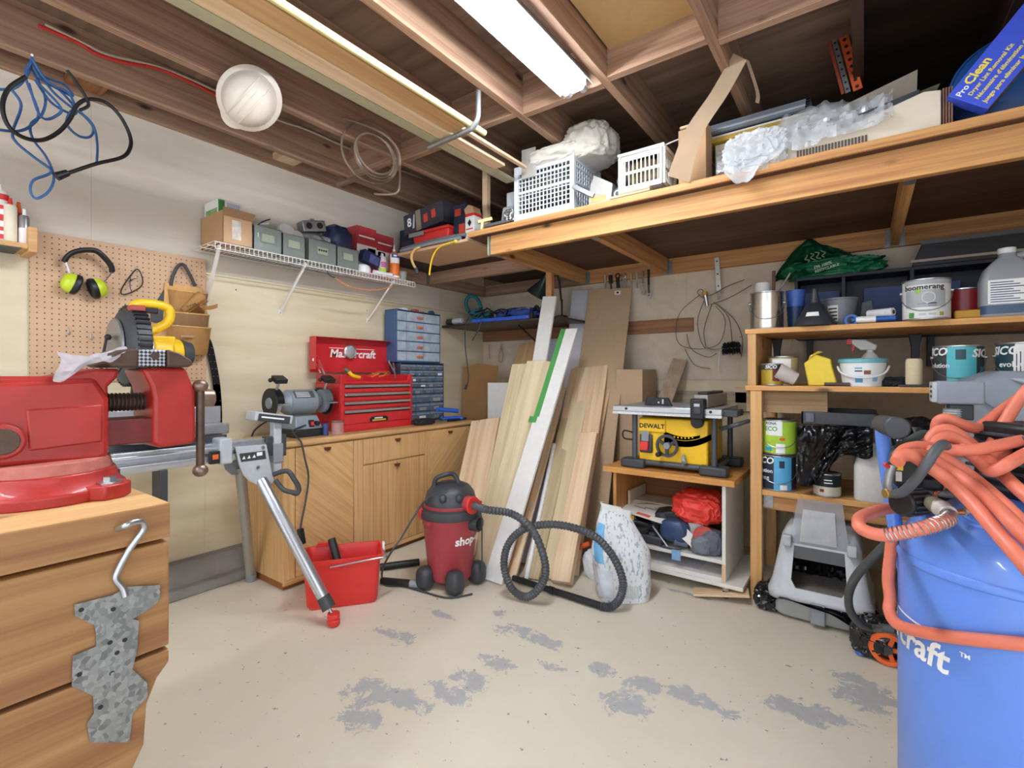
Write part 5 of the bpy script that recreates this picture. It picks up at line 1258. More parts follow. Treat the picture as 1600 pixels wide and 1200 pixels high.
# bent cardboard strip
M_strip = mat('pale_strip', '#d8c0a2', .85, var=.05, scale=10)
sA = [at(1043, 275, y=2.395), at(1077, 285, y=2.395)]; sM = [at(1070, 205, y=2.36), at(1097, 212, y=2.36)]; sN = [at(1110, 145, y=2.32), at(1137, 148, y=2.32)]; sTop = [at(1146, 83, y=2.285), at(1167, 94, y=2.285)]
Ls = spline([sA[0], sM[0], sN[0], sTop[0]], 6); Rs = spline([sA[1], sM[1], sN[1], sTop[1]], 6)
st_ = thing('cardboard_strip', 'long pale cardboard strip bent over in front of the loft', 'cardboard', sA[0])
B().sheet(lambda u, v: Ls[round(u*(len(Ls)-1))].lerp(Rs[round(u*(len(Ls)-1))], v), len(Ls)-1, 2, .004).obj('strip', M_strip, st_, smooth=60)
B().sheet(lambda u, v: spline([at(1164, 92, y=2.29), at(1172, 115, y=2.31), at(1181, 145, y=2.34), at(1180, 160, y=2.35)], 4)[round(u*12)]+Vector((.012*v, .02*v, 0)), 12, 1, .003).obj('folded_end', M_strip, st_, smooth=60)
B().sheet(lambda u, v: at(1147+14*u, 84-9*u-4*v, y=2.29)+Vector((0, .015*v, 0)), 4, 2, .003).obj('torn_tip', M_strip, st_)
# stacked cartons and boards
carton('flat_carton', 'pale cardboard carton standing behind the bent strip', 2.335, 2.47, 2.50, 2.62, DZ, 2.46, CARD2, ())
tag(B().box((2.345, 2.49, 2.462), (2.47, 2.62, 2.475)).obj('wood_offcut', wp('x'), bevel=.002, smooth=0), 'thin pine board on the pale carton behind the bent strip', 'wood')
carton('long_carton', 'long white carton lying under the window screens on the loft', 2.48, 3.02, 2.64, 3.1, DZ, 2.40, mat('carton_white', '#d6d0c4', .8), ())
for k in range(4):
    z = 2.445+.016*k
    t = thing('window_screen', ('bottom', 'second from the bottom', 'third from the bottom', 'top')[k]+' window screen of the stack on the loft', 'screen', (2.65, 2.9, z), group='window screens stacked on the loft')
    x0, x1, y0, y1 = 2.42-.01*k, 2.90, 2.60+.01*k, 3.1
    Mf = mat('screen_frame', '#7c8590', .4, .4) if k != 1 else mat('screen_frame_light', '#b8bfc8', .4, .4)
    for q in (((x0, y0), (x1, y0+.02)), ((x0, y1-.02), (x1, y1)), ((x0, y0), (x0+.02, y1)), ((x1-.02, y0), (x1, y1))):
        B().box((*q[0], z), (*q[1], z+.011)).obj('frame_rail', Mf, t, bevel=.001)
    B().box((x0+.02, y0+.02, z+.004), (x1-.02, y1-.02, z+.006)).obj('mesh', mat('screen_mesh', '#3a3f45', .7), t, smooth=0)
tag(B().box((2.42, 2.61, 2.402), (2.905, 3.1, 2.425)).obj('foam_board', mat('mustard_edge', '#b99a3a', .7, var=.15), smooth=0), 'mustard yellow edged board under the window screens', 'board')
tag(B().box((2.40, 2.63, 2.427), (2.91, 3.1, 2.443)).obj('white_board', W_white, smooth=0), 'white board between the yellow board and the screens', 'board')
tag(B().sheet(lambda u, v: Vector((2.86+.42*u, 2.66-.04*v, DZ+.08+.16*u+.14*v-.05*u*v)), 6, 3, .02).obj('foam_sheet', mat('cream_foam', '#d3c6b4', .8), smooth=30), 'cream panel standing up behind the plastic sheeting', 'panel')
# cream canvas box with black panel
cv = thing('canvas_roll', 'long cream canvas-covered box with ribbed end at the loft edge', 'box', (3.1, 2.5, DZ))
M_cv = mat('cream_canvas', '#ddd0bd', .8, var=.05, scale=9)
x0 = at(1180, 262, y=2.45).x; x1 = at(1470, 190, y=2.45).x
B().prism([(x0, DZ), (x1, DZ), (x1, DZ+.14), (x1-.05, DZ+.15), (x0+.3, DZ+.075), (x0, DZ+.05)], 2.435, 2.60, 'y').obj('box', M_cv, cv, bevel=.004)
for i in range(4): B().box((x1+.004+.008*i, 2.44, DZ), (x1+.009+.008*i, 2.58, DZ+.145)).obj('ribbed_end', mat('ribbed_brown', '#7d5a48', .7), cv, smooth=0)
B().prism([(x1-.27, DZ+.10), (x1-.06, DZ+.152), (x1-.06, DZ+.18), (x1-.27, DZ+.14)], 2.47, 2.56, 'y').obj('black_panel', DKG, cv, bevel=.003)
B().sheet(lambda u, v: Vector((x1-.32+.32*u, 2.47+.1*v, DZ+.125+.055*u+.02*v)), 6, 3, .006).obj('canvas_flap', M_cv, cv)
bx_ = at(1245, 245, y=2.432); bx2 = at(1357, 217, y=2.432)
n = 22
for i in range(n):
    x = bx_.x+(bx2.x-bx_.x)*i/n; B().box((x, 2.432, DZ+.001), (x+(bx2.x-bx_.x)/n*.62, 2.4352, DZ+.034)).obj('edge_tooth', mat('tooth_brown', '#5b4d48', .6), cv, smooth=0)
# plastic sheeting
M_poly = mat('clear_poly', '#e8edf2', .15, alpha=.42, var=.05)
def poly(u, v):
    px = 1120+275*u; top = 235-100*u+10*math.sin(u*9); bot = 272-88*u+(28*math.exp(-((u-.16)/.09)**2))
    p = at(px, top+(bot-top)*v, y=2.60-.20*v**.6)
    n_ = noise.noise(Vector((u*14, v*7, 1)))*.02+noise.noise(Vector((u*30, v*16, 4)))*.009
    return p+Vector((0, -abs(n_)*1.5, n_))
ps = B().sheet(poly, 70, 26).obj('plastic_sheeting', M_poly, smooth=25); tag(ps, 'crumpled clear plastic sheeting spilling over the loft edge', 'plastic sheet')
B().crumple(at(1180, 240, y=2.44), (.22, .10, .16), .3, 3.2, 8, 5, flat=False).obj('bunched_plastic', M_poly, ps, smooth=20)
B().sheet(lambda u, v: poly(u*.9+.05, v)+Vector((0, -.012-.01*math.sin(u*20), .01*math.cos(v*9))), 50, 18).obj('second_layer', M_poly, ps, smooth=25)
# blue kit box
kb = thing('lint_kit_box', 'blue lint removal kit box with yellow print tilted on the loft', 'box', (3.45, 2.43, 2.17))
A_ = Vector((at(1481, 150, y=2.40).x, 2.40, at(1481, 150, y=2.40).z)); r_ = Vector((.61, 0, .79)); r_.normalize(); u_ = Vector((-r_.z, 0, r_.x))
Lb, Wb_ = .42, .135
Mk = frame(A_-u_*Wb_/2+r_*Lb/2, r_, u_)
B().box((-Lb/2, -Wb_/2, -.06), (Lb/2, Wb_/2, 0), Mk).obj('carton', mat('kit_blue', '#3f57d6', .45, var=.03), kb, bevel=.002)
B().box((-Lb/2, -Wb_/2-.0008, -.058), (Lb/2, -Wb_/2, -.004), Mk).obj('bottom_panel', mat('kit_side', '#6b6254', .7, var=.3), kb, smooth=0)
def kt(body, size, x, y, m, bold=.02, sh=0):
    b = B(); b.add(text(body, size, .0004, bold=bold, align='LEFT', shear=sh), Mk @ Matrix.Translation((x, y, .0006))); b.obj('lettering', m, kb, smooth=0)
YI = mat('yellow_print', '#f3e04a', .6, var=.01)
kt('Pro', .028, -Lb/2+.008, .038, INKW); kt('Clean', .04, -Lb/2+.052, .042, YI, .03)
kt('Dryer Lint Removal Kit', .019, -Lb/2+.022, .010, YI); kt("Nécessaire d'élimination de la charpie", .019, -Lb/2+.018, -.016, YI); kt('Juego para eliminar las pelusas de', .019, -Lb/2+.016, -.043, YI)
# blue drum behind, perforated hangers
bd = thing('blue_tub', 'large round dark blue tub behind the blue kit box', 'tub', (3.55, 2.9, DZ))
Mb_ = Matrix.Translation((3.56, 2.62, DZ+.185)) @ Matrix.Rotation(-PI/2, 4, 'X')
B().lathe([(0, 0), (.16, 0), (.178, .01), (.182, .03), (.175, .05), (.165, .3), (0, .3)], n=44, mtx=Mb_).obj('tub', mat('deep_blue', '#1d4f93', .4), bd)
B().lathe([(.178, .006), (.186, .012), (.186, .026), (.178, .03)], n=44, mtx=Mb_).obj('rim', mat('deep_blue', '#1d4f93', .4), bd)
ta = thing('perforated_hanger', 'orange and grey perforated steel angle hanging from the ceiling', 'steel angle', (3.0, 2.9, 2.5))
a0 = at(1300, 60, y=2.72); a1 = at(1322, 140, y=2.72)
for k, (dx, m, w) in enumerate(((-.012, mat('rust_red', '#9a3f27', .6), .012), (.008, GALV, .02), (.045, mat('track_orange', '#d0562a', .55, var=.2, scale=20), .035))):
    p0 = Vector((a0.x+dx, 2.72, 2.784)); p1 = Vector((a1.x+dx, 2.72, 2.52))
    s_ = B().beam(p0, p1, .003, w, up=(1, 0, 0)).obj('flange', m, ta)
    if k: 
        for i in range(8):
            c = p0.lerp(p1, (i+.5)/8); B().cyl(c+Vector((0, -.0022, 0)), c+Vector((0, -.0016, 0)), .005 if k == 1 else .008, n=8).obj('hole', BLK, s_)

# ================================================================ back wall: dark shelf, tools, wires
bsx = thing('dark_shelf', 'dark brown wall shelf on a black bracket in the back corner', 'shelf', (.6, 3.48, 1.655))
B().box((.008, 3.19, 1.648), (1.24, WB-.022, 1.667)).obj('board', mat('dark_laminate', '#3f3733', .4, var=.1), bsx, bevel=.002, smooth=0)
br_ = B().box((.73, WB-.032, 1.38), (.76, WB-.021, 1.647)).obj('bracket', BLK, bsx)
B().beam((.745, WB-.03, 1.45), (.745, 3.35, 1.64), .014, .008).obj('bracket_arm', BLK, br_)
SZ2 = 1.6685
cs_ = thing('circular_saw', 'teal circular saw lying on the dark corner shelf', 'saw', (.35, 3.35, SZ2))
M_teal = mat('tool_teal', '#1f6f78', .45, var=.08)
Q = lambda px, py, y: at(px, py, y=y)
B().tube([Q(733, 488, 3.35), Q(728, 474, 3.35), Q(733, 463, 3.35), Q(745, 466, 3.35), Q(752, 482, 3.35)], .017, 10, 5).obj('handle', M_teal, cs_)
B().cyl((.30, 3.40, SZ2+.075), (.30, 3.31, SZ2+.075), .07, n=28).obj('blade_housing', M_teal, cs_, bevel=.006)
B().cyl((.33, 3.33, SZ2+.065), (.46, 3.34, SZ2+.065), .045, n=20).obj('motor', M_teal, cs_, bevel=.006)
B().box((.16, 3.24, SZ2), (.40, 3.40, SZ2+.008)).obj('sole_plate', STEEL, cs_, bevel=.002)
jg = thing('angle_grinder', 'grey and silver angle grinder at the left end of the dark shelf', 'grinder', (.13, 3.24, SZ2))
B().cyl((.05, 3.22, SZ2+.03), (.12, 3.225, SZ2+.03), .026, .028, n=16).obj('handle', DKG, jg, bevel=.004)
B().cyl((.12, 3.225, SZ2+.032), (.22, 3.23, SZ2+.034), .028, .026, n=16).obj('gear_head', LGR, jg, bevel=.004)
bl = thing('clamp_bar', 'bright blue clamp bar lying along the dark shelf edge', 'clamp', (.62, 3.22, SZ2))
p0, p1 = Q(738, 503, 3.215), Q(828, 494, 3.215); p0.z = p1.z = SZ2+.016
B().beam(p0, p1, .02, .03).obj('bar', mat('clamp_blue', '#3a62d8', .4), bl, bevel=.003)
B().box(p1-Vector((0, .01, .015)), p1+Vector((.03, .02, .035))).obj('jaw', BLK, bl, bevel=.004)
B().cyl(p0+Vector((.01, -.0105, 0)), p0+Vector((.01, -.013, 0)), .006, n=8).cyl(p1+Vector((-.02, -.0105, 0)), p1+Vector((-.02, -.013, 0)), .006, n=8).obj('rivets', STEEL, bl)
tag(B().crumple((.74, 3.36, SZ2+.055), (.36, .14, .10), .3, 3, 31, 4).obj('tool_bag', mat('royal_nylon', '#2b4a92', .5, var=.4, scale=12), smooth=50), 'blue nylon tool bag behind the blue clamp bar', 'bag')
cdn = thing('cord_tangle', 'tangle of black power cords on the dark shelf', 'cord', (.5, 3.28, SZ2))
rnd = random.Random(5)
for k in range(5):
    B().tube([(.30+.10*i+rnd.uniform(-.03, .03), 3.27+rnd.uniform(-.03, .05), SZ2+.03+rnd.uniform(0, .10)) for i in range(5)], .0065, 6, 5).obj('cord', BLK, cdn)
B().tube([Q(733, 495, 3.2), Q(727, 510, 3.165), Q(727, 540, 3.165), Q(729, 560, 3.165), Q(732, 590, 3.165), Q(729, 604, 3.165)], .0045, 6, 5).obj('cord', BLK, cdn)
B().tube([Q(752, 500, 3.18), Q(748, 515, 3.165), Q(738, 532, 3.165)], .0045, 6, 4).obj('cord', DKG, cdn)
B().cyl(Q(729, 602, 3.165), Q(727, 608, 3.165), .012, n=10).obj('plug', DKG, cdn)
tag(B().cyl(Q(782, 487, 3.3), Q(828, 481, 3.3), .006, n=8).obj('brass_rod', mat('pale_brass', '#c9b285', .4, .4)), 'thin pale rod pointing right on the dark shelf', 'rod')
tag(B().tube([(.93, 3.30, SZ2+.075), (.97, 3.28, SZ2+.105), (1.0, 3.28, SZ2+.07), (1.03, 3.28, SZ2+.10), (1.05, 3.28, SZ2+.06)], .012, 8, 4).obj('black_clamp_head', BLK), 'black twisted clamp head at the end of the pale rod', 'clamp')
ld = thing('desk_lamp', 'dark green desk lamp shade hanging under the loft by the post', 'lamp', Q(845, 470, 3.25))
pa, pb_ = Q(838, 461, 3.25), Q(855, 430, 3.25); dv = (pa-pb_)
a = dv.normalized().orthogonal(); Mz = frame(pb_, a, a.cross(dv.normalized()))
zax = Mz.to_3x3() @ Vector((0, 0, 1)); sgn = 1 if zax.dot(dv) > 0 else -1
Lh = dv.length
B().lathe([(0, 0), (.03, 0), (.035, sgn*Lh*.4), (.06, sgn*Lh*.7), (.085, sgn*Lh), (.081, sgn*Lh*.98), (.03, sgn*Lh*.5), (0, sgn*Lh*.45)], n=28, mtx=Mz).obj('shade', mat('lamp_black', '#22302c', .3), ld)
B().tube([pb_+Vector((0, 0, -.0)), Q(860, 425, 3.25), Q(872, 432, 3.3), Q(877, 470, 3.35)], .008, 8, 4).obj('arm', BLK, ld)
B().cyl(Q(878, 468, 3.36), Vector((Q(878, 468, 3.36).x, 3.36, 1.668)), .008, n=8).lathe([(0, 1.6685), (.05, 1.6685), (.045, 1.69), (0, 1.695)], (Q(878, 468, 3.36).x, 3.36, 0), 20).obj('stand', BLK, ld)
# hand tools hung on the ledger
TY = WB-.055
tools = [(945, 430, 452, 'chisel', 'pale'), (954, 430, 452, 'wide black chisel', 'black'), (965, 428, 450, 'ring', 'black'), (975, 428, 450, 'ring', 'steel'), (986, 427, 450, 'small', 'pale'), (995, 426, 450, 'small', 'pale'), (1004, 424, 456, 'wrench', 'steel'), (1013, 421, 462, 'black wrench', 'black')]
labs = ['pale-handled chisel hung first from the left under the loft', 'black-handled scraper hung second from the left under the loft', 'black ring-topped tool hung third from the left under the loft', 'steel ring-topped tool hung fourth from the left under the loft', 'small pale screwdriver hung fifth from the left under the loft', 'small pale screwdriver hung sixth from the left under the loft', 'long steel wrench hung second from the right under the loft', 'long black-handled wrench hung rightmost under the loft']
for (px, t0, t1, kind, c), lb in zip(tools, labs):
    p, q = Q(px, t0, TY), Q(px+1, t1, TY)
    m = {'pale': mat('pale_handle', '#b9b6ae', .4, .3), 'black': BLK, 'steel': STEEL}[c]
    tt = thing('hand_tool', lb, 'tool', q, group='hand tools hung under the loft')
    if kind == 'ring':
        B().tube([p+Vector((.018*math.cos(a), 0, -.015+.018*math.sin(a))) for a in [i*PI/5 for i in range(10)]], .005, 6, closed=True).obj('ring', m, tt)
        B().beam(p-Vector((0, 0, .03)), q, .006, .03, up=(1, 0, 0)).obj('blade', STEEL if c == 'steel' else BLK, tt)
    else:
        B().cyl(p, p.lerp(q, .6), .009 if 'wide' not in kind else .016, n=10).obj('handle', m, tt, bevel=.002)
        B().beam(p.lerp(q, .55), q, .006, .014, up=(1, 0, 0)).obj('blade', STEEL if c != 'black' else DKG, tt)
        if 'wrench' in kind: B().lathe([(.009, -.005), (.02, -.005), (.02, .005), (.009, .005), (.009, -.005)], n=16, mtx=Matrix.Translation(q) @ Matrix.Rotation(PI/2, 4, 'X')).obj('jaw', STEEL, tt)
    B().cyl(p+Vector((0, -.004, .002)), Vector((p.x, WB-.04, p.z+.004)), .003, n=6).obj('nail', STEEL, tt)
hd = thing('strap_hinge', 'long white strap hinge screwed to the loft ledger', 'hinge', Q(1122, 466, WB-.045))
p, q = Q(1120, 402, WB-.045), Q(1123, 455, WB-.045)
B().beam(p, q, .006, .035, up=(1, 0, 0)).obj('strap', mat('hinge_white', '#d6d4ce', .4, .3), hd, bevel=.004)
B().tube([q, Q(1124, 464, WB-.055), Q(1119, 466, WB-.085)], .012, 8, 3).obj('hook_end', mat('hinge_white', '#d6d4ce', .4, .3), hd)
for f in (.12, .5, .85): c = p.lerp(q, f); B().cyl(c+Vector((0, -.003, 0)), c+Vector((0, -.006, 0)), .006, n=8).obj('screw', DKG, hd)
# wire coil
wc = thing('wire_coil', 'loose coil of thin grey wire hanging on the back wall', 'wire', Q(1105, 560, WB-.07))
Mwc = mat('dull_wire', '#57514b', .5, .4)
for l in ([(1094, 460), (1063, 488), (1056, 520), (1065, 540), (1098, 545), (1125, 535), (1133, 500), (1118, 478)], [(1100, 470), (1090, 500), (1094, 530), (1101, 543)], [(1112, 476), (1100, 515), (1103, 542)], [(1115, 472), (1138, 495), (1144, 535)], [(1120, 474), (1148, 500), (1160, 530), (1158, 558)],
          [(1105, 470), (1090, 458), (1096, 452), (1108, 462), (1135, 448), (1163, 437)], [(1073, 522), (1080, 545), (1105, 558), (1120, 552)], [(1110, 476), (1140, 465), (1175, 445)], [(1070, 545), (1085, 570), (1110, 576)]):
    B().tube([Q(a, c, WB-.065+.012*math.sin(i*1.7)) for i, (a, c) in enumerate(l)], .0026, 5, 5).obj('strand', Mwc, wc)
B().cyl(Q(1101, 456, WB-.08), Q(1102, 461, WB-.08), .02, n=12).obj('orange_clip', mat('amber', '#d99a2b', .4), wc)
B().cyl(Q(1102, 461, WB-.08), Q(1105, 478, WB-.07), .016, .012, n=12).obj('clip_body', STEEL, wc)
B().cyl((Q(1103, 468, WB).x, WB-.08, Q(1103, 468, WB-.07).z), (Q(1103, 468, WB).x, WB, Q(1103, 468, WB-.07).z), .004, n=6).obj('nail', STEEL, wc)
bru = thing('flue_brush', 'black bristle flue brush hanging on the back wall', 'brush', Q(1142, 555, WB-.08))
b = B(); rnd = random.Random(2)
p, q = Q(1129, 545, WB-.08), Q(1156, 543, WB-.08); ax_ = (q-p).normalized()
for i in range(420):
    c = p.lerp(q, rnd.random()); v = Vector((rnd.uniform(-1, 1), rnd.uniform(-1, 1), rnd.uniform(-1, 1))); v = (v-ax_*v.dot(ax_)).normalized()
    b.beam(c, c+v*rnd.uniform(.035, .05), .003, .003)
o_ = b.obj('bristles', BLK, bru, smooth=0); o_['kind'] = 'stuff'
B().tube([Q(1101, 543, WB-.07), Q(1115, 547, WB-.075), p, q], .005, 6, 3).obj('twisted_wire', STEEL, bru)
B().tube([Q(1124, 548, WB-.07), Q(1123, 565, WB-.06), Q(1122, 580, WB-.06)], .0025, 5, 3).obj('white_string', W_plas, bru)
B().cyl((Q(1101, 543, WB-.07).x, WB-.075, Q(1101, 541, WB-.07).z), (Q(1101, 543, WB-.07).x, WB-.001, Q(1101, 541, WB-.07).z), .003, n=6).obj('nail', STEEL, bru)
tag(B().tube([Q(782, 540, WB-.03), Q(786, 556, WB-.03), Q(783, 566, WB-.03), Q(779, 560, WB-.03), Q(784, 538, WB-.03)], .003, 5, 4).tube([Q(764, 538, WB-.03), Q(765, 560, WB-.03)], .003, 5).obj('string_loop', mat('string', '#9a8974', .8)), 'loop of thin string hanging below the dark shelf', 'string')
# ================================================================ lumber leaning on the back wall
def lean(name, label, bl, br, tl, tr, yt, m, th=.018, cat='board', z0=.001, yb=None, group=None):
    """board leaning back: its lower edge stands on the floor, its upper edge at depth yt"""
    if yb is None: A, Bp = at(*bl, z=z0), at(*br, z=z0)
    else: A, Bp = at(*bl, y=yb), at(*br, y=yb); A.z = Bp.z = z0
    Cc, D = at(*tr, y=yt), at(*tl, y=yt)
    # straighten: same height top edge, parallel sides
    w = ((Bp-A).length+(Cc-D).length)/2
    mid0 = (A+Bp)/2; mid1 = (Cc+D)/2
    side = ((Bp-A).normalized()+(Cc-D).normalized()); side.z = 0; side.normalize()
    up = (mid1-mid0); L = up.length; up.normalize(); side = (side-up*side.dot(up)).normalized()
    nrm = side.cross(up).normalized()          # towards the room
    if nrm.y > 0: nrm = -nrm
    back = -nrm*th
    vs = []
    b = B()
    P = [mid0-side*w/2, mid0+side*w/2, mid1+side*w/2, mid1-side*w/2]
    zmin = min(p.z for p in P+[q+back for q in P])
    o = Vector((0, 0, z0-zmin)) if zmin < z0 else Vector((0, 0, 0))
    P = [p+o for p in P]
    f = [b.bm.verts.new(p) for p in P]; g_ = [b.bm.verts.new(p+back) for p in P]
    b.bm.faces.new(f); b.bm.faces.new(g_[::-1])
    for i in range(4): j = (i+1) % 4; b.bm.faces.new((f[i], g_[i], g_[j], f[j]))
    ob = b.obj(name, m, bevel=.0015, smooth=0)
    rm = Matrix((side, up.cross(side), up)).transposed().to_4x4()     # board axes: grain runs along the board
    ob.data.transform(rm.inverted()); ob.rotation_euler = rm.to_euler(); XF[ob.name] = Matrix.Translation(ob.location) @ rm
    tag(ob, label, cat, group)
    return ob, P, nrm
M_bam = wood('bamboo', '#e2d3b0', '#c9b48c', 'z', 1, .5, knots=False)
M_mdf = mat('mdf', '#bfa382', .8, var=.06, scale=90)
M_pz = wp('z'); M_lil = mat('melamine', '#d9d8e2', .35, var=.02)
G_ = 'boards leaning against the back wall'
lean('melamine_board', 'tall lilac-white melamine board at the back of the lumber stack', (862, 872), (897, 872), (893, 456), (929, 453), 3.755, M_lil, .016, group=G_)
o_, P_, n_ = lean('fibreboard_sheet', 'tall brown fibreboard panel with small white sticker', (870, 862), (935, 866), (918, 455), (992, 450), 3.735, M_mdf, .018, group=G_)
s0 = P_[3].lerp(P_[2], .68); s1 = P_[0].lerp(P_[1], .68); sc_ = s0.lerp(s1, .022)+n_*.001
up_ = (P_[3]-P_[0]).normalized(); rt_ = (P_[2]-P_[3]).normalized()
stkr = B(); Mst = frame(sc_, rt_, up_); stkr.box((-.024, -.018, -.0006), (.024, .018, .0012), Mst); so_ = stkr.obj('sticker', INKW, o_, smooth=0)
B().box((-.008, -.009, .0012), (.009, .009, .002), Mst).obj('barcode', INKB, so_, smooth=0)
lean('pine_plank', 'wide knotty pine panel in the lumber stack', (840, 895), (893, 900), (895, 537), (962, 535), 3.60, M_pz, .02, group=G_)
lean('pine_plank', 'second pine panel just behind the wide knotty one', (850, 880), (898, 884), (930, 538), (968, 537), 3.64, wood('pine_b', '#dbb88b', '#c99f70', 'z', 1, .6), .018, group=G_)
lean('tan_board', 'tan board top showing behind the white narrow board', (735, 860), (765, 870), (813, 540), (838, 537), 3.62, wood('tan_lumber', '#d7b183', '#c09664', 'z', 1, .6), .018, group=G_)
lean('painted_sheet', 'pale blue-white panel edge behind the green taped board', (795, 880), (830, 885), (855, 538), (882, 535), 3.56, mat('pale_blue_panel', '#c3c9de', .4), .016, group=G_)
lean('white_board', 'narrow white board rising to the loft post', (786, 870), (809, 870), (849, 465), (868, 464), 3.16, W_white, .018, yb=2.86, group=G_)
lean('pale_board', 'pale birch board with square top in front of the knotty pine', (838, 905), (862, 908), (904, 565), (931, 564), 3.52, wood('birch', '#ddc9a5', '#cbb58e', 'z', 1, .55, knots=False), .018, group=G_)
lean('grey_board', 'greyish weathered board in front of the birch board', (815, 905), (842, 908), (896, 581), (914, 580), 3.47, wood('weathered', '#c4b08c', '#ab9672', 'z', 1, .6), .016, group=G_)
lean('narrow_strip', 'narrow pine strip right of the green taped board', (792, 908), (805, 910), (884, 581), (891, 582), 3.45, M_pz, .02, group=G_)
lean('narrow_strip', 'second narrow strip close behind the white taped board', (782, 905), (792, 908), (879, 600), (886, 600), 3.46, wood('brown_strip', '#c79a68', '#a9774a', 'z', 1, .6), .03, group=G_)
lean('pine_board', 'pine board with knots behind the vacuum, leftmost in the stack', (690, 868), (742, 880), (740, 660), (777, 662), 2.98, M_pz, .018, group=G_)
lean('bamboo_plank', 'pale bamboo panel left of the green taped board, rear piece', (735, 876), (770, 882), (801, 571), (830, 569), 3.04, M_bam, .015, group=G_)
lean('bamboo_plank', 'pale bamboo panel left of the green taped board, front piece', (742, 892), (785, 898), (823, 567), (864, 566), 3.0, M_bam, .018, group=G_)
wbd, P_, n_ = lean('white_shelf_board', 'long white board with green painter tape along its edge', (752, 906), (787, 917), (880, 515), (899, 516), 3.10, W_white, .018, group=G_)
Mg_ = mat('painter_tape', '#4c9a4d', .7, var=.06)
def taped(s0, s1, t0, t1):
    a = [P_[0].lerp(P_[3], t0).lerp(P_[1].lerp(P_[2], t0), s0), P_[0].lerp(P_[3], t0).lerp(P_[1].lerp(P_[2], t0), s1), P_[0].lerp(P_[3], t1).lerp(P_[1].lerp(P_[2], t1), s1), P_[0].lerp(P_[3], t1).lerp(P_[1].lerp(P_[2], t1), s0)]
    b = B(); f = [b.bm.verts.new(p+n_*.0012) for p in a]; g_ = [b.bm.verts.new(p-n_*.001) for p in a]
    b.bm.faces.new(f)
    for i in range(4): j = (i+1) % 4; b.bm.faces.new((f[i], f[j], g_[j], g_[i]))
    b.obj('tape', Mg_, wbd, smooth=0)
taped(-.02, .3, .60, 1.0); taped(-.25, .22, .575, .60)
lean('pine_post', 'thick pine post standing in front of the lumber stack', (862, 915), (888, 921), (906, 683), (934, 684), 3.05, M_pz, .05, 'post', group=G_)
rb_, rt2 = at(822, 905, z=.008), at(866, 694, y=3.0)
tag(B().cyl(rb_, rt2, .014, n=16).obj('white_pipe', W_plas), 'thin white pipe leaning against the lumber stack', 'pipe', G_)
tag(B().box((at(762, 600, y=3.30).x, 3.30, .001), (at(803, 600, y=3.30).x, 3.314, at(780, 598, y=3.30).z)).obj('white_sheet', W_white, bevel=.001, smooth=0), 'small white panel between cardboard sheet and bamboo panels', 'panel')
# cardboard sheet beside the sideboard, cartons behind the lumber
tag(B().sheet(lambda u, v: Vector((at(717, 600, y=3.34).x+.40*u, 3.34+.03*math.sin(u*2.5)+.06*v, .004+(1.31-.012*math.cos(u*7))*v)), 12, 8, .006).obj('cardboard_sheet', mat('tan_card', '#c99d6a', .85, var=.06, scale=9), smooth=50), 'large tan cardboard sheet standing in the back corner', 'cardboard')
carton('tall_carton', 'tall brown carton standing beside the fibreboard panel', at(962, 620, y=3.42).x, at(1003, 620, y=3.42).x, 3.43, 3.72, .001, at(990, 577, y=3.42).z, M_mdf, ())
tag(B().box((1.62, 3.40, .001), (1.80, 3.428, .60)).obj('carton_flap_board', CARD, bevel=.002, smooth=0), 'brown cardboard piece low beside the table saw cart', 'cardboard')
p0 = at(1036, 622, y=3.45); p1 = at(1062, 560, y=3.74)
tag(B().beam(at(1012, 700, y=3.40), at(1063, 562, y=3.74), .11, .018, up=(0, -1, .3)).obj('leaning_plank', wood('taupe_plank', '#b39b82', '#9b836b', 'z', 1, .6, knots=False), bevel=.002, smooth=0), 'short taupe plank leaning on the back wall behind the table saw', 'plank')

# ================================================================ shop vacuum
vc = Vector((1.135, 2.10, 0))
va = thing('shop_vacuum', 'red and dark grey wet-dry shop vacuum with corrugated hose', 'vacuum', vc)
M_vr = mat('vac_red', '#b0434a', .4, var=.1, scale=8); M_vb = mat('vac_black', '#3b3d43', .45, var=.12, scale=14)
rv = lambda z: .128+.034*(z-.05)/.36
B().lathe([(0, .045), (.115, .045), (rv(.05), .06), (rv(.40), .40), (.166, .405), (.166, .42), (0, .42)], vc, 44).obj('tank', M_vr, va)
B().lathe([(.160, .40), (.182, .405), (.186, .425), (.182, .452), (.165, .46), (0, .46)], vc, 44).obj('collar', M_vb, va)
B().lathe([(.150, .455), (.15, .49), (.148, .50), (.138, .54), (.11, .575), (.07, .592), (0, .596)], vc, 40).obj('motor_head', M_vb, va)
B().lathe([(.155, .458), (.157, .474), (.152, .476)], vc, 40).obj('red_ring', M_vr, va)
va0 = cdir(vc)
def vd(a, r, z): return Vector((vc.x+r*math.cos(va0+a), vc.y+r*math.sin(va0+a), z))
B().tube([vd(-1.2, .10, .55), vd(-1.1, .095, .62), vd(-.6, .06, .645), vd(.4, .03, .645), vd(.9, .045, .62), vd(1.0, .055, .58)], .0135, 10, 5).obj('carry_handle', M_vb, va)
for a in (-1.25, 1.9):
    B().beam(vd(a, .176, .40), vd(a, .182, .465), .05, .02, up=(math.cos(va0+a), math.sin(va0+a), 0)).obj('latch', REDP, va, bevel=.004)
B().beam(vd(-1.25, .155, .385), vd(-.75, .165, .385), .03, .03).obj('tank_ledge', M_vr, va, bevel=.006)
hpA, hpB = vd(.75, .12, .49), vd(.75, .205, .485)
B().cyl(hpA, vd(.75, .175, .487), .046, n=24).obj('hose_port', M_vr, va, bevel=.004)
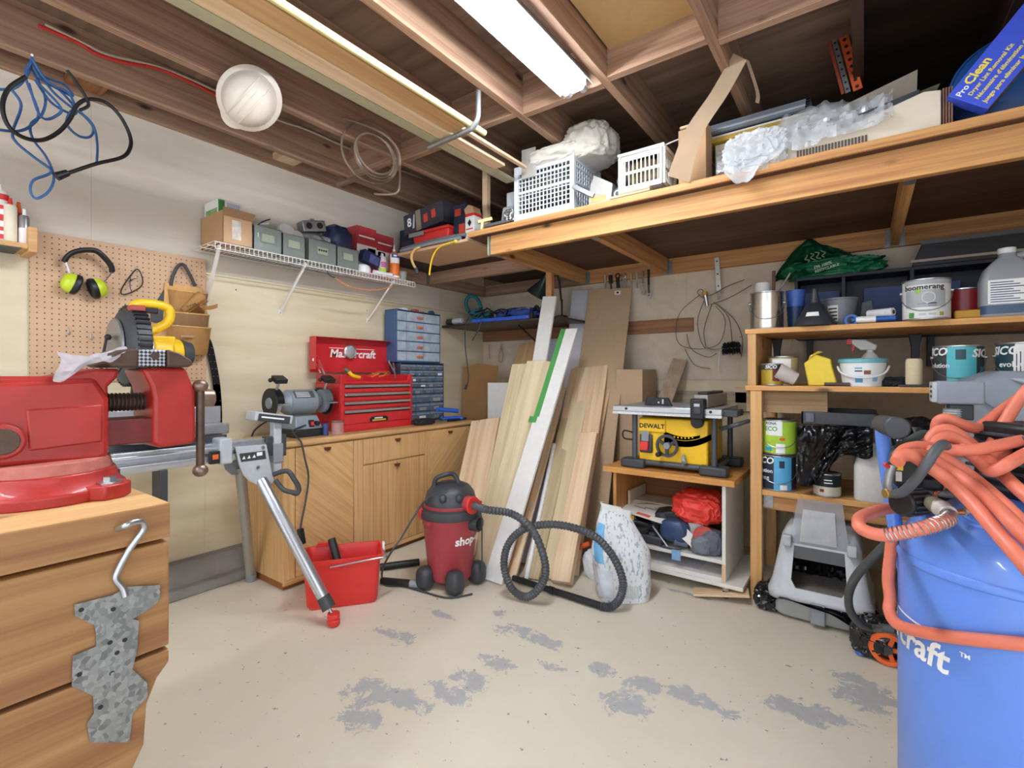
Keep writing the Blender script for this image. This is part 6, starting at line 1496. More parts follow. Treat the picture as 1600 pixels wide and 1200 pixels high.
B().cyl(vd(.75, .172, .487), vd(.75, .188, .487), .05, n=24).obj('port_ring', REDP, va, bevel=.004)
B().lathe([(.026, 0), (.044, 0), (.044, .05), (.034, .05), (.026, .02)], n=24, mtx=frame(vd(.95, .15, .375), (-math.sin(va0+.95), math.cos(va0+.95), 0), (0, 0, 1))).obj('drain_port', M_vb, va)
B().cyl(vd(.95, .15, .375), vd(.95, .172, .375), .027, n=20).obj('drain_hole', BLK, va)
for a in (-1.15, .15, 1.45, 2.9):
    p = vd(a, .155, .07); ft_ = B().crumple(p-Vector((0, 0, .004)), (.10, .10, .13), .0, 1, 0, 3, flat=False).obj('caster_pod', M_vb, va)
    q = vd(a, .165, .022); B().ball(q, .0215, 12).obj('caster', DKG, ft_)
b = B(); me = text('shop-vac', .066, .0005, bold=.03)
b.add(wrap(me, (vc.x, vc.y), lambda z: rv(z)+.001, va0+.95, .285)); b.obj('lettering', INKW, va, smooth=0)
for a in (-.3, .35): B().ball(vd(a, .137, .525), .022, 14, sc=(1, 1, 1.2)).obj('head_boss', M_vb, va)
# hose
def onplane(px, py, p0, n):
    r = ray(px, py); o = Vector((CX, 0, CH)); t = (p0-o).dot(n)/r.dot(n); return o+r*t
H1, H2 = at(826, 936, z=.024), at(962, 949, z=.024)
hn = (H2-H1).cross(Vector((0, 0, 1))).normalized()
hpts = [(852, 872, -.03), (850, 905, -.03), (826, 932, 0), (800, 924, .02), (786, 890, .03), (791, 856, .04), (813, 833, .05), (850, 824, .05), (890, 827, .04), (930, 842, .03), (958, 872, .02), (973, 908, .01), (969, 934, 0)]
P1_ = [vd(.75, .17, .487), vd(.75, .21, .486), vd(.73, .30, .484)]
a_, b_ = P1_[-1], onplane(852, 872, H1, hn)-hn*.03
mid = [at(800, 803, d=2.70), at(832, 828, d=2.60)]
path = P1_+mid+[onplane(px, py, H1, hn)-hn*o for px, py, o in hpts]
path += [at(955, 948, z=.024), at(938, 947, z=.024)]
for p in path: p.z = max(p.z, .0235)
B().tube(path, .0225, 12, 15, rib=.80).obj('hose', mat('hose_black', '#4a4b50', .45, var=.08), va, smooth=20)
w0, w1, w2 = at(940, 947, z=.022), at(858, 921, z=.022), at(802, 903, z=.022)
B().cyl(w0, w1, .0185, .018, n=16).cyl(w1, w2, .0165, .017, n=16).obj('wand', BLK, va)
B().cyl(w1+(w1-w2).normalized()*.03, w1, .0205, n=16).obj('wand_joint', BLK, va)
cd_ = [vd(-.6, .12, .56), vd(-1.0, .17, .51), at(650, 802, d=2.66), at(630, 835, d=2.64), at(608, 868, d=2.6), at(597, 893, z=.05), at(602, 914, z=.008), at(630, 916, z=.007), at(662, 925, z=.007), at(700, 934, z=.007), at(738, 928, z=.007)]
B().tube(cd_, .0052, 8, 7).obj('power_cord', DKG, va)
B().tube([vd(1.0, .16, .53), vd(1.05, .20, .42), vd(1.05, .205, .25), vd(1.0, .21, .1)], .004, 6, 5).obj('tether', DKG, va)
# loose wands on the floor
a0, a1 = at(596, 907, z=.024), at(662, 914, z=.024)
t = thing('vacuum_wand', 'black vacuum wand on the floor left of the red vacuum, front one', 'wand', (a0+a1)/2)
B().cyl(a0, a1, .019, .023, n=16).obj('tube', BLK, t); B().cyl(a1-(a1-a0).normalized()*.08, a1, .0235, n=16).obj('collar', GRY, t)
a0, a1 = at(594, 886, z=.024), at(655, 878, z=.024)
tag(B().cyl(a0, a1, .021, n=16).obj('vacuum_wand', BLK), 'black vacuum wand on the floor behind the red bucket, rear one', 'wand')
a0, a1 = at(718, 921, z=.02), at(708, 905, z=.02)
tag(B().lathe([(.013, 0), (.019, 0), (.019, .09), (0, .09)], n=16, mtx=frame(a0, Vector((0, 0, 1)), (a1-a0).cross(Vector((0, 0, 1))))).obj('hose_adapter', DKG), 'short grey hose adapter on the floor under the vacuum', 'adapter')

# ================================================================ red bucket
FL, FR = Vector((.777, 1.404, 0)), Vector((.99, 1.688, 0))
ux = (FR-FL).normalized(); uy = Vector((-ux.y, ux.x, 0))
bk_ = thing('mop_bucket', 'red rectangular mop bucket with wire handle on the floor', 'bucket', (FL+FR)/2+uy*.1, math.atan2(ux.y, ux.x))
Lx = (FR-FL).length
M_rb = mat('bucket_red', '#d9332f', .35, var=.04)
def rbox(hx, hy, z, n=5, r=.03):
    pts = []
    for cx, cy, a0 in ((hx-r, hy-r, 0), (-hx+r, hy-r, PI/2), (-hx+r, -hy+r, PI), (hx-r, -hy+r, 1.5*PI)):
        for i in range(n): a = a0+PI/2*i/(n-1); pts.append(Vector((cx+r*math.cos(a), cy+r*math.sin(a), z)))
    return pts
def loft_(b, rings, close_first=True, close_last=True):
    vs = [[b.bm.verts.new(p) for p in r] for r in rings]
    for g_, h in zip(vs, vs[1:]):
        m_ = len(g_)
        for i in range(m_): j = (i+1) % m_; b.bm.faces.new((g_[i], g_[j], h[j], h[i]))
    if close_first: b.bm.faces.new(vs[0][::-1])
    if close_last: b.bm.faces.new(vs[-1])
    return b
b = B(); loft_(b, [rbox(Lx/2-.01, .09, .001), rbox(Lx/2, .10, .02), rbox(Lx/2+.015, .112, .235), rbox(Lx/2+.028, .125, .238), rbox(Lx/2+.03, .127, .262), rbox(Lx/2+.02, .117, .262), rbox(Lx/2+.012, .108, .235), rbox(Lx/2-.005, .094, .02)])
b.obj('tub', M_rb, bk_, local=True)
B().tube([(Lx/2+.035, -.02, .25), (Lx/2+.045, -.12, .25), (Lx/2+.0, -.142, .255), (.0, -.14, .238), (-.06, -.139, .232)], .0042, 8, 5).obj('wire_handle', STEEL, bk_, local=True)
B().box((Lx/2+.028, -.015, .23), (Lx/2+.042, .02, .29)).obj('handle_lug', W_plas, bk_, bevel=.004, local=True)
B().prism([(-.05, 0), (.05, 0), (.035, .02), (-.035, .02)], .1, .122, 'y', Matrix.Translation((-.1, 0, .262))).obj('spout', M_rb, bk_, local=True)
q0, q1 = at(534, 838, d=2.38), None
cB = (FL+FR)/2+uy*.08
tag(B().lathe([(.017, 0), (.023, 0), (.021, .30), (.017, .30), (.017, 0)], n=18, mtx=Matrix.Translation(cB+Vector((.03, .0, .05))) @ Matrix.Rotation(R(32), 4, Vector((-.1, -1, 0)))).obj('pipe_wand', BLK), 'black tube standing in the red bucket', 'tube')
tag(B().cyl(cB-ux*.16+Vector((0, 0, .225)), cB-ux*.02+Vector((0, 0, .12)), .007, n=8).obj('black_stick', BLK), 'thin black stick lying inside the red bucket', 'stick')
tag(B().crumple(cB-ux*.10+Vector((0, 0, .10)), (.10, .09, .10), .3, 2.5, 6, 3).obj('bucket_rag', mat('mint_rag', '#bcd0ae', .8), smooth=50), 'pale green rag at the left inside the red bucket', 'rag')

# ================================================================ litter bag on the floor
bgc = at(966, 940, z=0)+Vector((0, .07, 0))
lb_ = thing('paper_sack', 'white and blue printed litter sack slumped on the floor', 'sack', bgc)
dvx = Vector((cT, sT, 0)); dvy = Vector((-sT, cT, 0))
def sack(u, v):
    a = 2*PI*u; w_ = (.138+.02*math.sin(v*3.3))*(1-.52*max(0, v-.62)**1.0*1.9); dth = (.085*(1-v**2.2*.93)+.004)
    q = Vector((math.copysign(abs(math.cos(a))**.7, math.cos(a))*w_, math.copysign(abs(math.sin(a))**.7, math.sin(a))*dth, 0))
    n1 = noise.noise(Vector((math.cos(a)*2, math.sin(a)*2, v*5)))*.014*(1 if v > .02 else 0)
    q *= 1+n1*6
    sh = -.035*v**2
    return bgc+dvx*(q.x+sh)+dvy*(q.y+.03*v)+Vector((0, 0, .002+.455*v-.03*math.cos(a)*v))
def sackmat():
    m, nt, b_ = new_mat('printed_sack'); tc = N(nt, 'ShaderNodeTexCoord'); b_.inputs['Roughness'].default_value = .45
    mp = N(nt, 'ShaderNodeMapping'); mp.inputs['Scale'].default_value = (60, 60, 26); nt.links.new(tc.outputs['Object'], mp.inputs['Vector'])
    nz = N(nt, 'ShaderNodeTexNoise'); nz.inputs['Scale'].default_value = 1.2; nz.inputs['Detail'].default_value = 3; nt.links.new(mp.outputs[0], nz.inputs['Vector'])
    rp = N(nt, 'ShaderNodeValToRGB'); rp.color_ramp.elements[0].position = .39; rp.color_ramp.elements[1].position = .45
    rp.color_ramp.elements[0].color = lin('#aab0bc'); rp.color_ramp.elements[1].color = lin('#e4e6e8'); nt.links.new(nz.outputs['Fac'], rp.inputs['Fac'])
    nt.links.new(rp.outputs['Color'], b_.inputs['Base Color']); return m
B().sheet(sack, 40, 24).obj('sack', sackmat(), lb_, smooth=80)
def patch(a0, a1, v0, v1, m, nm):
    B().sheet(lambda u, v: sack(a0+(a1-a0)*u, v0+(v1-v0)*v)+(sack(a0+(a1-a0)*u, v0+(v1-v0)*v)-(bgc+Vector((0, 0, .455*(v0+(v1-v0)*v)))))*.03, 12, 8).obj(nm, m, lb_, smooth=80)
patch(.55, .66, .42, .84, mat('sky_print', '#6fb0dc', .45, var=.2, scale=10), 'blue_panel')
patch(.72, .80, .06, .2, mat('barcode_panel', '#cfd3da', .5, var=.3, scale=60, stretch=(9, 9, .1)), 'barcode')
patch(.57, .7, .05, .36, mat('pale_lilac', '#cfd2dc', .5, var=.1), 'lower_panel')
B().sheet(lambda u, v: sack(u, 1)+Vector((0, 0, .03*v))+dvx*(.012*math.sin(u*30)*v), 40, 2).obj('torn_top', mat('sack_white', '#e9e9e8', .5), lb_, smooth=80)
s2 = at(925, 905, z=0)+Vector((0, .04, 0))
tag(B().crumple(s2+Vector((0, 0, .075)), (.12, .10, .16), .2, 2, 14, 4).obj('plastic_bag', mat('bag_white', '#dfe2e6', .35, var=.12, scale=40), smooth=40), 'small crumpled white plastic bag behind the litter sack', 'bag')
tag(B().cyl(at(905, 855, d=3.0), at(916, 851, d=2.98), .016, .014, n=12).cyl(at(916, 851, d=2.98), at(921, 849, d=2.97), .015, .012, n=12).obj('caulk_nozzle', ORG), 'orange-tipped caulk nozzle behind the litter sack', 'nozzle')

# ================================================================ table saw cart
CYF, CYB = 2.84, 3.33
cx0, cx1 = at(958, 800, y=CYF).x, at(1134, 800, y=CYF).x
ct = thing('saw_cart', 'open wooden cart with white side panel and casters under the table saw', 'cart', ((cx0+cx1)/2, 3.08, 0))
CZ = at(1040, 739, y=CYF-.02).z
M_top = wood('cart_top', '#d59a55', '#bb7d3c', 'x', 1, .5); M_mel = mat('cart_white', '#e3dfd8', .45, var=.05)
B().box((cx0-.055, CYF-.03, CZ-.035), (cx1+.05, CYB+.02, CZ)).obj('top', M_top, ct, bevel=.003, smooth=0)
B().box((cx0, CYF, .085), (cx0+.022, CYB, CZ-.036)).obj('side_panel', wood('cart_side', '#c58a4c', '#a96f38', 'z', 1, .5), ct, bevel=.002, smooth=0)
B().box((cx1-.02, CYF, .085), (cx1, CYB, CZ-.036)).obj('side_panel', M_mel, ct, bevel=.002, smooth=0)
B().box((cx0+.022, CYB-.012, .085), (cx1-.02, CYB, CZ-.036)).obj('back_panel', wood('cart_back', '#a06a3a', '#7f4f28', 'x', 1, .6), ct, smooth=0)
z2 = at(1060, 862, y=CYF).z; z3 = .105
B().box((cx0+.022, CYF, z2-.02), (cx1-.02, CYB-.012, z2)).obj('shelf', M_mel, ct, bevel=.002, smooth=0)
B().box((cx0+.022, CYF-.005, z3-.03), (cx1-.02, CYB-.012, z3)).obj('bottom_shelf', M_mel, ct, bevel=.002, smooth=0)
B().box((cx0, CYF-.02, .062), (cx1+.09, CYB+.04, .084)).obj('base_board', M_mel, ct, bevel=.002, smooth=0)
B().box((cx1-.02, CYF-.003, .085), (cx1, CYF, z2-.02)).obj('edge_strip', wp('z'), ct, smooth=0)
for x, y in ((cx1+.0, CYF+.0), (cx1-.0, CYB-.04), (cx0+.05, CYF+.03), (cx0+.05, CYB-.04)):
    c = B().cyl((x, y, .045), (x, y, .062), .02, n=14).obj('caster_fork', STEEL, ct)
    B().cyl((x-.012, y, .0255), (x+.012, y, .0255), .025, n=20).obj('caster_wheel', BLK, c)
# junk on the cart shelf
jz = z2+.001
def jk(name, label, cat, b, m, bev=.003, sm=40): return tag(b.obj(name, m, bevel=bev, smooth=sm), label, cat)
def tilt(c, rx=0, ry=0, rz=0): return Matrix.Translation(Vector(c)) @ Matrix.Rotation(rz, 4, 'Z') @ Matrix.Rotation(ry, 4, 'Y') @ Matrix.Rotation(rx, 4, 'X')
X = lambda px, y: at(px, 800, y=y).x
Zp = lambda py, px, y: at(px, py, y=y).z
mn = thing('manual_sheets', 'white printed manual with red bar on top of the cart junk', 'manual', (X(1010, 2.95), 2.95, jz+.15))
Mm = tilt((X(1013, 2.98), 2.98, jz+.165), R(10), R(5), R(-8))
B().box((-.15, -.10, 0), (.15, .10, .004), Mm).obj('sheet', PAPER, mn, smooth=0)
B().box((-.04, -.085, .004), (.05, -.055, .0046), Mm).obj('red_bar', mat('salmon_bar', '#dd6a54', .6), mn, smooth=0)
for i in range(3): B().box((-.10+.06*i, .0+.02*i, .004), (-.02+.06*i, .012+.02*i, .0046), Mm).obj('print_line', GRY, mn, smooth=0)
jk('paper_stack', 'loose pile of brownish papers at the back of the cart shelf', 'papers', B().box((-.17, -.10, 0), (.15, .10, .02), tilt((X(1040, 3.15), 3.16, jz+.175), 0, R(-3), R(12))).box((-.14, -.09, .021), (.14, .1, .03), tilt((X(1030, 3.15), 3.14, jz+.175), 0, R(-2), R(-8))), mat('aged_paper', '#b9ab93', .8, var=.1))
jk('sanding_block', 'pale wooden case leaning inside the cart at left', 'case', B().box((cx0+.03, 3.0, jz), (cx0+.045, 3.28, jz+.27)), mat('pale_case', '#cbbba3', .7))
jk('tool_case', 'black tool case in the middle of the cart junk', 'case', B().box((-.09, -.07, 0), (.09, .07, .07), tilt((X(1052, 3.0), 3.0, jz+.13), 0, R(-12), R(10))), BLK, .012)
jk('dust_shroud', 'dark blue plastic tool head in the cart', 'tool', B().crumple((X(1055, 2.90), 2.90, jz+.10), (.16, .10, .13), .08, 1.5, 3, 4), mat('slate_blue', '#33476b', .4))
jk('black_tool_pile', 'black plastic power tool parts lying at left in the cart', 'tool parts', B().crumple((X(1005, 2.94), 2.95, jz+.055), (.24, .14, .10), .3, 2.5, 17, 4), BLK, 0, 30)
jk('pry_bar', 'steel bar slanting through the cart junk', 'bar', B().cyl((X(1020, 2.87), 2.87, jz+.11), (X(1043, 2.86), 2.86, jz+.01), .006, n=8), STEEL, 0)
jk('grey_box_tool', 'dark grey hard case lying at the front left of the cart shelf', 'case', B().box((-.085, -.04, 0), (.085, .04, .05), tilt((X(1015, 2.885), 2.90, jz), 0, 0, R(-4))), DKG, .01)
jk('booklet', 'white booklet standing slanted at the front of the cart shelf', 'booklet', B().box((-.075, -.004, -.03), (.075, .004, .03), tilt((X(1075, 2.865), 2.868, jz+.085), R(-20), R(38), 0)), PAPER, .001)
jk('red_fabric_bag', 'bright red fabric bag stuffed in the right of the cart', 'bag', B().crumple((X(1092, 3.0), 3.02, jz+.235), (.25, .26, .17), .2, 1.8, 5, 5), mat('red_nylon', '#dd3b2e', .5, var=.1), 0, 40)
jk('abrasive_disc', 'red abrasive disc standing in the cart under the red bag', 'disc', B().lathe([(.012, -.008), (.055, -.01), (.06, 0), (.055, .01), (.012, .008), (.012, -.008)], n=30, mtx=tilt((X(1100, 2.88), 2.88, jz+.10), R(75), 0, R(20))), mat('disc_red', '#b5493f', .6), 0)
jk('grey_tool_pouch', 'grey nylon pouch at the front right of the cart shelf', 'pouch', B().crumple((X(1112, 2.90), 2.92, jz+.065), (.11, .11, .13), .18, 2, 12, 4), mat('pouch_grey', '#5c6270', .6), 0, 40)
jk('grey_tool_pouch', 'grey crumpled pouch beside the slanted booklet', 'pouch', B().crumple((X(1095, 2.87), 2.882, jz+.05), (.10, .07, .10), .2, 2, 18, 4), mat('pouch_grey2', '#6d737d', .6), 0, 40)
jk('grey_hair_dryer', 'slate grey nozzle tool lying in the centre of the cart shelf', 'tool', B().cyl((X(1053, 2.87), 2.875, jz+.05), (X(1075, 2.9), 2.90, jz+.035), .03, .022, n=16), mat('slate', '#667084', .45), .003)
jk('thin_cable', 'thin grey cable loop spilling over the cart shelf edge', 'cable', B().tube([(X(1032, 2.87), 2.87, jz+.02), (X(1030, 2.86), 2.85, jz+.01), (X(1038, 2.85), 2.845, jz+.006), (X(1058, 2.85), 2.845, jz+.008), (X(1066, 2.87), 2.86, jz+.012)], .004, 6, 5), DKG, 0)
jk('blue_tag', 'small pale blue tag hanging off the cart shelf', 'tag', B().box((X(1050, CYF)-.0, CYF-.008, z2-.05), (X(1064, CYF), CYF-.005, z2+.01)), mat('tag_blue', '#7fa3cf', .5), .002)
rnd = random.Random(9)
for k, (px, y, dz, m, lb) in enumerate(((988, 2.90, .07, YEL, 'yellow folded ruler standing at the left of the cart junk'), (996, 2.93, .09, GALV, 'steel saw blade strip sticking up at the left of the cart junk'), (1035, 2.93, .10, DKG, 'dark sanding sheet bent over the cart junk'), (1070, 2.95, .15, mat('olive_pad', '#6b6a4a', .7), 'olive pad behind the slanted booklet in the cart'), (1085, 2.93, .13, W_plas, 'white plastic guide under the red bag in the cart'))):
    jk(('folding_ruler', 'blade_strip', 'sanding_sheet', 'olive_pad', 'plastic_guide')[k], lb, ('ruler', 'blade', 'sandpaper', 'pad', 'guide')[k], B().box((-.012 if k < 2 else -.05, -.004, -.06), (.012 if k < 2 else .05, .004, .07), tilt((X(px, y), y, jz+dz), R(rnd.uniform(-30, 10)), R(rnd.uniform(-35, 35)), R(rnd.uniform(-20, 20)))), m, .001)
jk('paper_sheet', 'grey white paper sheet on the bottom shelf of the cart', 'paper', B().box((X(1030, 2.95), 2.87, z3+.001), (X(1098, 2.95), 3.12, z3+.003)), mat('lilac_paper', '#cfcfd6', .8), 0, 0)

# ================================================================ table saw
SY = 2.90
tz = CZ+.001
bx0_, bx1_ = at(998, 690, y=SY).x, at(1106, 690, y=SY).x
ts = thing('table_saw', 'yellow jobsite table saw with grey table on the wooden cart', 'table saw', ((bx0_+bx1_)/2, 3.05, tz))
zt_ = Zp(655, 1050, SY); zb_ = tz+.045
B().box((bx0_, SY, zb_), (bx1_, SY+.36, zt_)).obj('body', YEL, ts, bevel=.012, seg=3)
pl_ = B().box((bx0_+.004, SY-.012, zt_-.085), (bx0_+.17, SY+.002, zt_-.004)).obj('badge_panel', YEL, ts, bevel=.006)
b = B(); b.add(text('DEWALT', .037, .0006, bold=.03, wide=1.05), frame((bx0_+.087, SY-.0125, zt_-.048), (1, 0, 0), (0, 0, 1))); b.obj('lettering', INKB, pl_, smooth=0)
swp = B().box((bx0_+.012, SY-.02, zb_+.05), (bx0_+.09, SY+.002, zt_-.098)).obj('switch_plate', DKG, ts, bevel=.008)
B().box((bx0_+.02, SY-.04, zb_+.065), (bx0_+.072, SY-.02, zb_+.12)).obj('stop_paddle', REDP, swp, bevel=.006)
B().box((bx0_+.026, SY-.034, zb_+.12), (bx0_+.075, SY-.02, zb_+.185)).obj('start_lever', GRY, swp, bevel=.006)
# bevel scale arc
wc_ = Vector((bx0_+.185, SY-.03, zb_+.105))
arc = [Vector((bx0_+.16+.29*i/14, SY-.004, zb_+.14+.0-.028*math.sin(PI*i/14)+.045*(i/14)**2)) for i in range(15)]
B().sheet(lambda u, v: arc[round(u*14)]+Vector((0, 0, (v-.5)*.035)), 14, 1, .006).obj('bevel_slot', BLK, ts)
B().sheet(lambda u, v: arc[round(u*10)]+Vector((0, -.002, .022+(v)*.026*(1-u*.4))), 10, 1, .003).obj('bevel_scale', DKG, ts)
for i in range(3, 9): c = arc[i]+Vector((0, -.004, .035)); B().box(c-Vector((.004, 0, .004)), c+Vector((.004, .0015, .004))).obj('scale_mark', YEL, ts, smooth=0)
Mw = Matrix.Translation(wc_) @ Matrix.Rotation(PI/2, 4, 'X')
hw = B().lathe([(.052, -.008), (.066, -.008), (.068, 0), (.066, .008), (.052, .008), (.05, 0), (.052, -.008)], n=36, mtx=Mw).obj('hand_wheel', DKG, ts)
for k in range(3):
    a = k*2*PI/3+.5; B().beam(wc_, wc_+Vector((math.cos(a)*.056, 0, math.sin(a)*.056)), .012, .018).obj('spoke', DKG, hw)
B().cyl(wc_+Vector((0, .03, 0)), wc_+Vector((0, -.012, 0)), .02, n=20).obj('hub', GRY, hw, bevel=.003)
B().cyl(wc_+Vector((-.04, 0, -.05)), wc_+Vector((-.04, -.05, -.05)), .014, n=14).obj('crank_knob', BLK, hw, bevel=.004)
B().cyl(wc_+Vector((.09, .02, -.05)), wc_+Vector((.105, -.02, -.085)), .009, .016, n=12).obj('bevel_lever', GRY, ts, bevel=.003)
kx = at(1089, 660, y=SY-.03)
B().cyl((kx.x, SY+.002, kx.z), (kx.x, SY-.04, kx.z), .034, n=28).obj('rail_knob', BLK, ts, bevel=.004)
# table and rails
tx0, tx1 = at(958, 640, y=SY-.05).x, at(1128, 640, y=SY-.05).x
zT = Zp(636, 1040, SY-.05)
B().box((tx0+.02, SY-.02, zT-.03), (tx1-.02, SY+.48, zT)).obj('table', mat('table_grey', '#aeb4ba', .35, .5), ts, bevel=.004)
rl = B().box((tx0, SY-.055, zT-.035), (tx1, SY-.021, zT-.002)).obj('front_rail', ALU, ts, bevel=.003)
B().box((tx0, SY-.057, zT-.052), (tx1, SY-.040, zT-.036)).obj('scale_strip', mat('rail_scale', '#d4d7da', .35, var=.2, scale=120), rl)
for px in (978, 1110): B().cyl((at(px, 640, y=SY-.06).x, SY-.055, zT-.018), (at(px, 640, y=SY-.06).x, SY-.060, zT-.018), .008, n=10).obj('rail_screw', BLK, rl)
B().box((tx1-.06, SY+.0, zT-.045), (tx1+.07, SY+.16, zT-.008)).obj('extension_end', DKG, ts, bevel=.005)
mgx = at(1025, 625, y=SY+.0).x
mg = B().prism([(mgx-.09, zT+.001), (mgx+.08, zT+.001), (mgx+.055, zT+.05), (mgx-.08, zT+.05)], SY+.05, SY+.07, 'y').obj('miter_gauge', BLK, ts, bevel=.003)
B().cyl((mgx, SY+.05, zT+.02), (mgx, SY+.046, zT+.02), .006, n=8).obj('gauge_screw', STEEL, mg)
B().box((mgx+.02, SY+.047, zT+.012), (mgx+.03, SY+.05, zT+.04)).obj('gauge_slot', STEEL, mg)
fx0, fx1 = at(1079, 630, y=SY-.07).x, at(1101, 630, y=SY-.07).x
fh = B().box((fx0, SY-.085, zT-.062), (fx1, SY-.02, zT+.055)).obj('fence_head', BLK, ts, bevel=.008)
B().box((fx0+.02, SY-.092, zT-.03), (fx1-.015, SY-.084, zT+.03)).obj('fence_latch', DKG, fh, bevel=.004)
B().box((fx0+.025, SY-.094, zT+.012), (fx1-.022, SY-.091, zT+.028)).obj('latch_label', LGR, fh, smooth=0)
B().box((fx0+.005, SY-.02, zT+.002), (fx1+.005, SY+.46, zT+.075)).obj('rip_fence', mat('fence_grey', '#a29d94', .4, .4), ts, bevel=.003)
B().box((fx0+.015, SY+.02, zT+.076), (fx1-.005, SY+.40, zT+.09)).obj('push_stick', BLK, ts, bevel=.004)
# roll cage
M_cg = mat('cage_grey', '#4a4c52', .45)
cxL, cxR = bx0_-.025, bx1_+.035
for x in (cxL, cxR):
    for y in (SY+.0, SY+.40): B().cyl((x, y, tz+.03), (x, y, zT-.03), .016, n=14).obj('cage_post', M_cg, ts)
    B().cyl((x, SY+.0, tz+.035), (x, SY+.40, tz+.035), .016, n=14).obj('cage_tube', M_cg, ts)
    for y in (SY-.0, SY+.40): B().box((x-.075, y-.05, tz), (x+.075, y+.045, tz+.055)).obj('rubber_foot', DKG, ts, bevel=.012, seg=3)
for y in (SY-.005, SY+.40): B().cyl((cxL, y, tz+.035), (cxR, y, tz+.035), .017, n=14).obj('cage_tube', M_cg, ts)
B().tube([(cxR+.02, SY+.05, zT-.12), (cxR+.12, SY+.03, zT-.085), (cxR+.16, SY+.10, zT-.07)], .012, 8, 4).obj('side_handle', M_cg, ts)
B().tube([(cxL, SY+.03, tz+.20), (cxL-.07, SY+.0, tz+.22), (cxL-.08, SY+.02, tz+.17), (cxL-.02, SY+.05, tz+.16)], .005, 6, 4).obj('cord_loop', BLK, ts)
# ================================================================ shelf unit on the right
UY, UB = 2.955, 3.56
su = thing('shelf_unit', 'home-built wooden shelf unit with three board shelves at right', 'shelf unit', (3.3, 3.25, 0))
M_us = wood('unit_board', '#dca463', '#c48845', 'x', 1, .5); M_up = wood('unit_post', '#dcae74', '#c58f52', 'z', 1, .6)
ux0 = at(1164, 560, y=UY).x; ux1 = 4.27
Z1, Z2, Z3 = 1.475, 1.163, .592
B().box((ux0, UY, Z1-.028), (ux1, UB, Z1)).obj('top_shelf', M_us, su, bevel=.003, smooth=0)
B().box((ux0, UY, Z2-.028), (ux1, UB, Z2)).obj('middle_shelf', M_us, su, bevel=.003, smooth=0)
px0, px1 = at(1172, 800, y=UY).x, at(1190, 800, y=UY).x
B().box((px0+.012, UY+.012, Z3-.03), (ux1, UB, Z3)).obj('lower_shelf', M_us, su, bevel=.003, smooth=0)
B().box((px1, UY+.05, Z3-.11), (ux1, UY+.09, Z3-.031)).obj('shelf_rail', wb('x'), su, bevel=.002, smooth=0)
B().box((px1+.003, UY+.045, Z3-.10), (px1+.05, UY+.049, Z3-.03)).obj('steel_angle', GALV, su, smooth=0)
up_a, up_b = at(1168, 560, y=UY).x, at(1181, 560, y=UY).x
B().box((up_a, UY+.004, Z2), (up_b, UB-.02, Z1-.028)).obj('upright_board', wood('unit_upright', '#d8ad76', '#c2935a', 'z', 1, .6), su, bevel=.002, smooth=0)
B().box((px0, UY+.004, 0), (px1, UY+.06, Z2-.029)).obj('post', M_up, su, bevel=.003, smooth=0)
B().box((px0, UB-.06, 0), (px1, UB, Z2-.029)).obj('post', M_up, su, bevel=.003, smooth=0)
B().box((px0-.03, UY+.062, Z2-.15), (px1+.3, UY+.085, Z2-.03)).obj('cleat', wood('dusty_cleat', '#a68a66', '#8a6d4c', 'x', 1, .7), su, bevel=.002, smooth=0)
B().box((4.2, UY+.004, 0), (4.26, UY+.06, Z2-.029)).obj('post', M_up, su, bevel=.003, smooth=0)
for px in (1214, 1430):
    c = at(px, 545, y=3.47)
    k_ = B().prism([(c.x-.03, Z1-.029), (c.x+.03, Z1-.029), (c.x+.018, Z1-.10), (c.x+.018, Z2+.003), (c.x-.018, Z2+.003), (c.x-.018, Z1-.10)], 3.46, 3.49, 'y').obj('black_bracket', BLK, su, bevel=.003)

def can(name, label, px, y, z, r, h, m, bands=(), texts=(), lid='open', handle=True, cat='paint can', rim=STEEL, x=None):
    x = at(px, 586, y=y).x if x is None else x
    t = thing(name, label, cat, (x, y, z)); a0 = cdir((x, y)); z += .001
    B().lathe([(0, z), (r, z), (r, z+h), (r-.004, z+h)], (x, y, 0), 40).obj('can_body', m, t)
    B().lathe([(r, z+h-.008), (r+.003, z+h-.005), (r+.003, z+h), (r-.008, z+h+.002), (r-.012, z+h-.005), (0, z+h-.006)], (x, y, 0), 40).obj('lid_rim', rim, t)
    B().lathe([(r, z), (r+.002, z+.002), (r+.002, z+.006), (r, z+.008)], (x, y, 0), 40).obj('foot_rim', rim, t)
    for i, (b0, b1, f0, f1, bm) in enumerate(bands):
        band(B(), (x, y), r, a0+b0, a0+b1, z+h*f0, z+h*f1, 20, .0009+.0003*i).obj('label_patch', bm, t)
    for (s, size, a, f, tm) in texts:
        b = B(); b.add(wrap(text(s, size, .0003, bold=.03 if s == 'SICO' else .015, shear=.2 if s == 'SICO' else 0), (x, y), r+.0016, a0+a, z+h*f)); b.obj('lettering', tm, t, smooth=0)
    if handle:
        hh = [Vector((x+(r+.006)*math.cos(a0+s), y+(r+.006)*math.sin(a0+s), z+h*.72+q)) for s, q in ((-1.5, 0), (-1.1, -.05), (-.55, -.085), (0, -.095), (.55, -.085), (1.1, -.05), (1.5, 0))]
        B().tube(hh, .0018, 6, 4).obj('wire_handle', STEEL, t)
        for s in (-1.5, 1.5): B().cyl((x+(r-.001)*math.cos(a0+s), y+(r-.001)*math.sin(a0+s), z+h*.72), (x+(r+.009)*math.cos(a0+s), y+(r+.009)*math.sin(a0+s), z+h*.72), .009, n=10).obj('handle_boss', rim, t)
    return t, x, a0
GY = Z1
